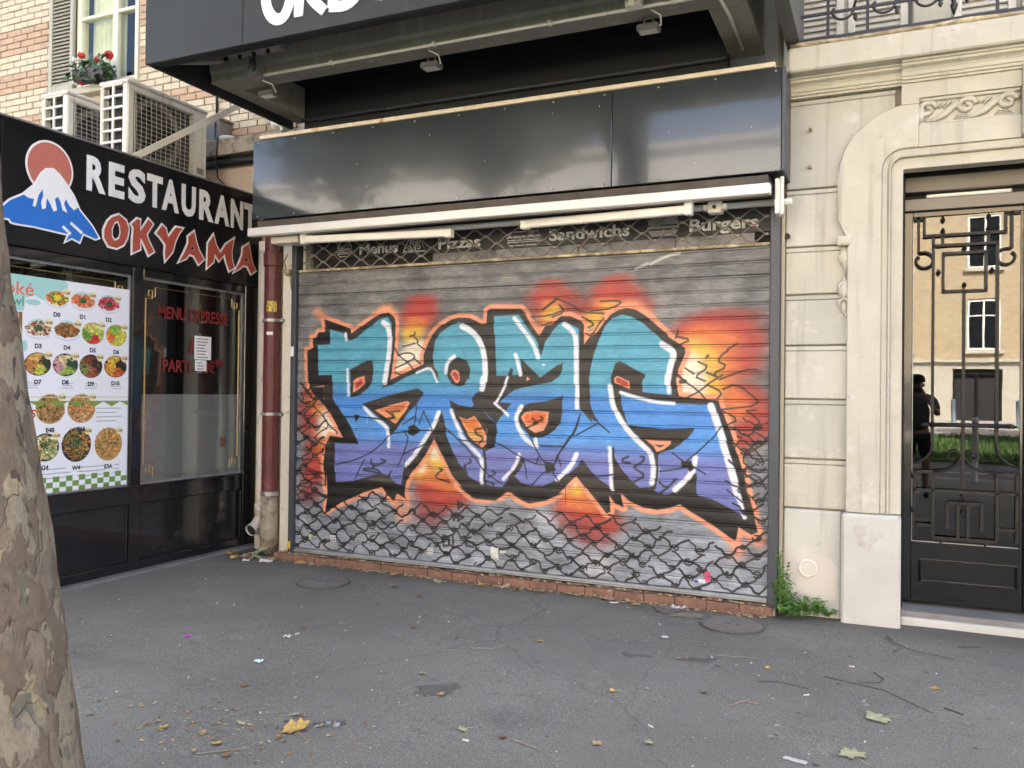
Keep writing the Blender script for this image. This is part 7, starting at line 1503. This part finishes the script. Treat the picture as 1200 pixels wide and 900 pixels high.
    p = thing('phone', (0, -.026, 1.545), 'dark phone held up in both hands by the mirrored person', 'phone'); MB().cbox(-.075, .075, -.032, -.024, 1.51, 1.582, .003).build('body', SHOE, p); MB().box(-.071, .071, -.0330, -.0322, 1.514, 1.578).build('screen', LENS, p)
photographer()

# ------------------------------------------------------------------ weeds, covers and litter
def weed():
    t = thing('weed', (-.56, 6.24, 0), 'bushy green weed growing where the limestone wall meets the sidewalk', 'plant'); rg = random.Random(9); st = MB(); lf = MB()
    heads = [(-.655, 6.22, .06, .20), (-.66, 6.2, .10, .28), (-.64, 6.19, .03, .13), (-.60, 6.20, .03, .14), (-.545, 6.18, .03, .15), (-.49, 6.22, .02, .13), (-.43, 6.22, .02, .15), (-.36, 6.23, .02, .10), (-.57, 6.14, .02, .09), (-.62, 6.13, .02, .10), (-.655, 6.2, .12, .33)]
    for x, yy, z, h in heads:
        for k in range(8):
            e = Vector((x + rg.gauss(0, .05), yy - abs(rg.gauss(0, .04)), z + h * rg.uniform(.4, 1.1))); b = Vector((x + rg.gauss(0, .012), yy, z)); st.tube([b, b.lerp(e, .5) + Vector((0, -.01, .015)), e], [.0035, .003, .002], 4)
            for q in range(9):
                c = b.lerp(e, .3 + .7 * q / 8); a = rg.uniform(0, 6.28); d = Vector((math.cos(a), math.sin(a) * .8 - .2, rg.uniform(-.1, .7))).normalized(); l = rg.uniform(.022, .05); w = d.cross(Vector((rg.gauss(0, .3), rg.gauss(0, .3), 1))).normalized() * l * .28
                lf.add([c, c + d * l * .5 + w, c + d * l + Vector((0, 0, -.006)), c + d * l * .5 - w], [(0, 1, 2, 3)])
    st.build('stems', WEED, t); lf.build('foliage', WEED, t)
weed()
STAIN = mat('damp_asphalt', (.118, .113, .10), .7, var=.2, scale=8, bump=.5, bscale=140)
def stain(x, y, w, d, rot, lab, seed):
    mb = MB(); n = 40; c, s = math.cos(rot), math.sin(rot); mb.v.append((x, y, noise_h0(x, y) + .0025))
    for k in range(1, 4):
        for i in range(n):
            a = 2 * math.pi * i / n; q = (.72 + .75 * mnoise.noise(Vector((math.cos(a) * 1.6 + seed, math.sin(a) * 1.6, 0))) + .25 * mnoise.noise(Vector((math.cos(a) * 5, math.sin(a) * 5, seed)))) * k / 3; u, v = math.cos(a) * w * q, math.sin(a) * d * q
            px, py = x + u * c - v * s, y + u * s + v * c; mb.v.append((px, py, noise_h0(px, py) + .0025))
    mb.f = [(0, 1 + i, 1 + (i + 1) % n) for i in range(n)] + [(1 + k * n + i, 1 + (k + 1) * n + i, 1 + (k + 1) * n + (i + 1) % n, 1 + k * n + (i + 1) % n) for k in range(2) for i in range(n)]
    mb.build('damp_stain', STAIN, label=lab, cat='stain', base=(x, y, 0))
def noise_h0(x, y): return .010 * noise_h(x * .8, y * .8) + .004 * noise_h(x * 3 + 9, y * 3)
stain(-2.12, 3.82, .24, .13, .5, 'dark damp stain in the middle of the asphalt', 3); stain(-.98, 4.95, .09, .06, .3, 'small dark stain under the right of the shutter', 5); stain(-1.35, 4.86, .14, .05, .1, 'small brownish dark stain right of the centre', 6)
COVER = mat('asphalt_filled_cover', (.172, .16, .138), .85, var=.2, scale=7, bump=.4, bscale=90)
CRIM = mat('rusty_cover_rim', (.15, .135, .113), .7, metal=.3, var=.3, scale=20, bump=.2)
def cover(x, y, r, lab):
    t = thing('manhole_cover', (x, y, .01), lab, 'manhole cover', 'round covers in the sidewalk'); z = .010 * noise_h(x * .8, y * .8) + .006
    rim = MB(); n = 36
    for k in range(n): 
        for rr, h in ((r, .0), (r, .006), (r - .018, .006), (r - .020, .0)): rim.v.append((x + rr * math.cos(2 * math.pi * k / n), y + rr * math.sin(2 * math.pi * k / n), z + h))
    for k in range(n):
        a, b = 4 * k, 4 * ((k + 1) % n); rim.f += [(a + i, b + i, b + i + 1, a + i + 1) for i in range(3)]
    rim.build('rim', CRIM, t); p = MB().lathe([(r - .021, -.01), (r - .021, .0035), (r - .04, .004)], (x, y, z), n=36); p.build('plate', COVER, t)
    MB().box(x - .05, x - .02, y - .006, y + .006, z + .0045, z + .006).box(x + .02, x + .05, y - .006, y + .006, z + .0045, z + .006).build('lifting_slot', NEAR_BLACK, t)
cover(-4.12, 5.55, .215, 'round cover in the sidewalk near the left end of the shutter'); cover(-.93, 5.79, .215, 'round cover in the sidewalk below the right end of the shutter'); cover(-1.42, 5.985, .095, 'small round cap at the foot of the tile kerb')
def ground_z(x, y): return .010 * noise_h(x * .8, y * .8) + .004 * noise_h(x * 3 + 9, y * 3)
def plane_leaf(x, y, size, rot, m, lab, group=None, curl=.25, seed=0):
    rg = random.Random(seed); out = []
    for a, r in ((-90, .16), (-60, .60), (-35, .74), (-22, .56), (0, .88), (14, .92), (30, .66), (52, .82), (70, .68), (90, 1.0), (110, .68), (128, .82), (150, .66), (166, .90), (180, .88), (202, .56), (215, .74), (240, .60)): rr = r * size * .5 * rg.uniform(.85, 1.12); out.append((rr * math.cos(R(a)), rr * math.sin(R(a))))
    z0 = ground_z(x, y) + .006; c, s = math.cos(rot), math.sin(rot); mb = MB(); top = [(0, 0)] + out; vs = []
    for u, v in top: d = math.hypot(u, v) / size * 2; vs.append((x + u * c - v * s, y + u * s + v * c, z0 + curl * size * .5 * max(0, math.sin(u / size * 3 + 1) * d * d) + rg.uniform(0, .004)))
    n = len(out); mb.add(vs, [(0, k + 1, (k + 1) % n + 1) for k in range(n)]); lo = [(a, b, h - .0012) for a, b, h in vs]; mb.add(lo, [(0, (k + 1) % n + 1, k + 1) for k in range(n)])
    o = thing('fallen_leaf', (x, y, z0), lab, 'leaf', group); mb.build('blade', m, o)
    d = Vector((c * 0 - s * -1, s * 0 + c * -1, 0)); MB().tube([(x, y, z0 + .002), (x + s * size * .45, y - c * size * .45, z0 + .004), (x + s * size * .75 + .01, y - c * size * .75, z0 + .003)], [.0018, .0014, .001], 4).build('stalk', m, o)
plane_leaf(-2.44, 3.10, .155, 1.0, DRY[0], 'large curled yellow leaf on the asphalt at the bottom left', None, .55, 1); plane_leaf(-.02, 4.43, .15, 2.2, DRY[2], 'pale green dead leaf in the right foreground', None, .15, 2); plane_leaf(-.115, 3.92, .14, .6, DRY[2], 'pale jagged leaf at the bottom edge on the right', None, .12, 3); plane_leaf(-1.66, 6.0, .10, .4, DRY[1], 'tan leaf at the kerb beside the white paper scrap', None, .2, 4)
spots = [(-3.75, 6.02, .09, 0), (-3.3, 5.98, .10, 2), (-2.63, 6.0, .08, 1), (-2.95, 6.05, .08, 0), (-2.42, 6.02, .07, 3), (-4.35, 6.07, .09, 1), (-4.75, 6.08, .10, 0), (-3.55, 5.70, .09, 2), (-3.2, 5.5, .07, 3), (-1.9, 6.05, .09, 1), (-1.75, 6.03, .06, 0), (-1.05, 6.09, .07, 3), (-2.2, 6.06, .06, 2), (-3.0, 2.86, .06, 0), (-2.80, 2.90, .055, 1), (-2.66, 2.84, .06, 0), (-2.53, 2.76, .05, 3), (-2.72, 3.06, .05, 2), (-2.56, 3.24, .06, 2), (-3.05, 3.45, .05, 3), (-2.3, 4.0, .05, 2), (-2.05, 3.75, .055, 1), (-1.75, 3.42, .06, 2), (-1.55, 3.42, .05, 3), (-1.15, 3.55, .055, 1), (-.95, 3.66, .05, 2), (-2.37, 3.18, .05, 2), (-1.28, 4.2, .05, 0), (-.85, 4.4, .05, 1), (-3.45, 4.45, .05, 3), (-2.8, 4.75, .05, 3), (-1.1, 4.9, .045, 1), (-.6, 4.95, .04, 0), (-1.95, 4.85, .05, 0), (.25, 5.0, .05, 0)]
nm = ['yellow', 'tan', 'pale green', 'rust brown']
for i, (x, y, s, k) in enumerate(spots):
    where = 'lying against the tile kerb' if y > 5.9 else ('scattered near the foot of the tree trunk' if x < -2.5 and y < 3.3 else 'lying on the open asphalt')
    plane_leaf(x, y, s, i * 2.4, DRY[k], 'small %s dead leaf %s' % (nm[k], where), 'small %s leaves %s' % (nm[k], where), .4, 20 + i)
# the heap of leaves and paper in the corner by the drainpipe
rg = random.Random(14)
for i in range(16):
    k = rg.randrange(4); plane_leaf(-5.2 + rg.gauss(0, .17), 6.04 + rg.gauss(0, .07), rg.uniform(.07, .13), rg.uniform(0, 6), DRY[k], 'dead %s leaf in the heap at the foot of the drainpipes' % nm[k], '%s leaves heaped at the drainpipes' % nm[k], .7, 90 + i)
plane_leaf(-5.36, 6.22, .24, .3, DRY[2], 'big pale leaf leaning against the foot of the red drainpipe', None, .9, 77)
LITTER = mat('dull_litter_paper', (.50, .49, .46), .85, var=.1, scale=30)
def scrap(name, x, y, w, d, rot, m, lab, cat, h=.02, seed=0):
    rg = random.Random(seed); mb = MB(); n = 5; z0 = ground_z(x, y) + .004; c, s = math.cos(rot), math.sin(rot); vs = []
    for j in range(n + 1):
        for i in range(n + 1):
            u, v = (i / n - .5) * w * rg.uniform(.9, 1.05), (j / n - .5) * d * rg.uniform(.9, 1.05); vs.append((x + u * c - v * s, y + u * s + v * c, z0 + h * abs(mnoise.noise(Vector((i * .7 + seed, j * .7, 0))))))
    fs = [(j * (n + 1) + i, j * (n + 1) + i + 1, (j + 1) * (n + 1) + i + 1, (j + 1) * (n + 1) + i) for j in range(n) for i in range(n)]; lo = [(a, b, z - .001) for a, b, z in vs]
    mb.add(vs, fs); mb.add(lo, [f[::-1] for f in fs]); return mb.build(name, m, label=lab, cat=cat, base=(x, y, z0))
CARD = mat('grey_cardboard', (.21, .185, .14), .9, var=.15, scale=12); FILM_ = glass_mat('clear_plastic', .10, (.9, .92, .95), .15)
scrap('paper_scrap', -1.36, 6.06, .10, .07, .5, LITTER, 'crumpled white paper on the small cap at the kerb', 'paper', .05, 1); scrap('cardboard_piece', -1.27, 5.90, .24, .12, .2, CARD, 'torn flat grey cardboard beside the right manhole cover', 'cardboard', .01, 2)
scrap('plastic_wrapper', -2.34, 3.22, .15, .07, .6, FILM_, 'clear plastic wrapper right of the large yellow leaf', 'wrapper', .03, 3); scrap('paper_scrap', -.34, 3.76, .10, .035, -.2, LITTER, 'flat bluish white paper strip at the bottom right', 'paper', .004, 4)
scrap('paper_scrap', -5.06, 5.98, .11, .06, .4, LITTER, 'crushed white cup end by the leaf heap in the corner', 'paper', .06, 5); scrap('paper_scrap', -5.25, 5.93, .06, .05, 1, LITTER, 'small white tissue in the leaf heap in the corner', 'paper', .05, 6); scrap('paper_scrap', -2.75, 6.07, .12, .02, 1.35, mat('kraft_paper', (.50, .40, .25), .8), 'upright kraft paper strip leaning on the shutter foot', 'paper', .06, 7)
scrap('paper_scrap', -1.82, 5.98, .07, .03, .1, LITTER, 'small white scrap left of the crumpled paper', 'paper', .02, 8); scrap('confetti', -3.98, 3.98, .035, .03, .3, mat('magenta_foil', (.55, .03, .50), .4), 'tiny magenta foil bit on the left asphalt', 'litter', .02, 9); scrap('paper_scrap', -3.42, 4.25, .05, .035, .3, LITTER, 'small white scrap on the asphalt centre left', 'paper', .02, 10); scrap('paper_scrap', -3.26, 3.80, .045, .035, .3, mat('pale_blue_paper', (.45, .60, .68), .7), 'pale blue paper bit on the asphalt at left', 'paper', .02, 11)
MB().lathe([(.0, .0), (.02, .002), (.024, .006), (.02, .010), (.0, .011)], (-1.27, 5.28, .004), n=14).build('bottle_cap', LITTER, label='round white cap lying on the asphalt right of centre', cat='cap', base=(-1.27, 5.28, 0))
def twig(path, r, m, lab, br=()):
    mb = MB().tube([(x, y, ground_z(x, y) + .006 + h) for x, y, h in path], [r * .55 * (1 - .6 * i / len(path)) for i in range(len(path))], 5)
    for b in br: mb.tube([(x, y, ground_z(x, y) + .006 + h) for x, y, h in b], r * .33, 4)
    mb.build('twig', m, label=lab, cat='twig', base=(path[0][0], path[0][1], 0))
twig(smooth3 := [(-2.35, 4.66, 0), (-2.26, 4.52, .005), (-2.14, 4.56, .01), (-2.10, 4.72, .0), (-2.12, 4.88, 0)], .006, TWIG, 'pale curved twig on the asphalt below the centre of the graffiti')
twig([(-2.42, 4.42, 0), (-2.3, 4.46, .0), (-2.18, 4.47, 0)], .004, TWIG, 'short pale twig left of the curved twig', [[(-2.34, 4.45, 0), (-2.32, 4.51, 0)]])
twig([(0.02, 5.98, 0), (.06, 5.78, .01), (.16, 5.66, .01), (.38, 5.62, 0)], .008, DARKTWIG, 'dark bent twig near the white doorstep', [[(.10, 5.72, 0), (.05, 5.60, 0)]])
twig([(-2.66, 2.72, 0), (-2.50, 2.86, .0)], .006, TWIG, 'pale stick near the large yellow leaf'); twig([(-.30, 4.95, 0), (.0, 4.86, 0), (.22, 4.62, 0)], .006, DARKTWIG, 'long thin dark twig on the right asphalt'); twig([(-.62, 4.7, 0), (-.52, 4.74, .0), (-.36, 4.70, 0)], .006, DARKTWIG, 'dark twig left of the long thin twig')
twig([(.62, 5.2, 0), (.75, 5.16, 0), (.95, 5.2, 0)], .006, TWIG, 'pale thin stick at the right frame edge'); twig([(-.92, 5.06, 0), (-.66, 5.12, 0)], .005, TWIG, 'straight brownish twig under the right end of the shutter'); twig([(-.70, 4.28, 0), (-.62, 4.40, 0)], .007, TWIG, 'forked pale twig in the right foreground', [[(-.67, 4.33, 0), (-.74, 4.40, 0)], [(-.64, 4.37, 0), (-.57, 4.37, 0)]])
twig([(-1.5, 3.42, 0), (-1.36, 3.38, 0)], .007, TWIG, 'short pale stick at the bottom centre'); twig([(-.05, 5.15, 0), (.0, 5.05, .0), (-.02, 4.97, .0), (-.12, 4.93, 0)], .007, DARKTWIG, 'small dark hooked twig right of centre'); twig([(.28, 4.72, 0), (.36, 4.66, 0)], .009, DARKTWIG, 'short thick dark twig on the right'); twig([(.42, 5.9, 0), (.56, 5.96, 0)], .008, DARKTWIG, 'dark twig just in front of the white doorstep'); twig([(.80, 5.5, 0), (.92, 5.42, 0)], .008, DARKTWIG, 'dark stick at the far right of the sidewalk')
BUTT = mat('cigarette_paper', (.60, .52, .42), .8, var=.2, scale=60)
for i, (x, y, w) in enumerate(((-1.7, 3.32, 'at the bottom centre beside the short pale stick'), (-.92, 5.0, 'by the small dark stain under the right of the shutter'), (-.35, 4.6, 'left of the long thin dark twig'), (-1.0, 3.85, 'between the two pale leaves and the bottom centre'), (-3.4, 4.3, 'beside the white scrap on the left asphalt'), (-.15, 5.2, 'above the small dark hooked twig'), (-2.9, 5.0, 'on open asphalt left of the curved twig'))):
    a = i * 1.9; MB().tube([(x, y, ground_z(x, y) + .008), (x + .03 * math.cos(a), y + .03 * math.sin(a), ground_z(x, y) + .008)], .0045, 6).build('cigarette_end', BUTT, label='cigarette end ' + w, cat='cigarette end', group='cigarette ends on the sidewalk', base=(x, y, 0))
def gum():
    rg = random.Random(77)
    for nm_, c, n in (('gum_spots', (.075, .073, .07), 60), ('pale_gum_spots', (.27, .265, .25), 34)):
        mb = MB()
        for i in range(n):
            x, y = rg.uniform(-5.3, 1.0), rg.uniform(2.5, 6.0); r = rg.uniform(.006, .017); z = ground_z(x, y) + .002; k0 = len(mb.v)
            for q in range(9): a = q * .698; rr = r * rg.uniform(.75, 1.2); mb.v.append((x + rr * math.cos(a), y + rr * math.sin(a), z))
            mb.f.append(tuple(range(k0, k0 + 9)))
        mb.build(nm_, mat(nm_, c, .8, var=.2), kind='stuff')
gum()
def grit():
    rg = random.Random(31)
    for nm_, m, n, hue in (('grit', WOODP, 700, 0), ('leaf_crumbs', DRY[1], 900, 1), ('brown_crumbs', DRY[3], 700, 1), ('pale_crumbs', DRY[2], 300, 2), ('white_specks', PAPER, 60, 3)):
        mb = MB()
        for i in range(n):
            u = rg.random()
            if hue in (1, 2) and u < .55: x = rg.uniform(-5.1, -.75); y = 6.12 - abs(rg.gauss(0, .045)) if rg.random() < .6 else rg.uniform(6.14, 6.2); s = rg.uniform(.007, .026)
            elif hue in (1, 2) and u < .64: x = rg.gauss(-2.7, .42); y = rg.gauss(2.98, .2); s = rg.uniform(.004, .017)
            else: x = rg.uniform(-5.4, 1.0); y = rg.uniform(2.5, 6.0) ; s = rg.uniform(.003, .009) * (1.2 if hue else .9)
            a = rg.uniform(0, 6.28); z = ground_z(x, y) + .003 if y < 6.125 else .063; dx, dy = math.cos(a) * s, math.sin(a) * s; k = rg.uniform(.4, .8)
            mb.add([(x - dx, y - dy, z), (x + dy * k, y - dx * k, z + s * .2), (x + dx, y + dy, z + s * .35), (x - dy * k, y + dx * k, z + s * .1), (x, y, z + s * .5)], [(0, 1, 4), (1, 2, 4), (2, 3, 4), (3, 0, 4)])
        mb.build(nm_, m, kind='stuff')
grit()
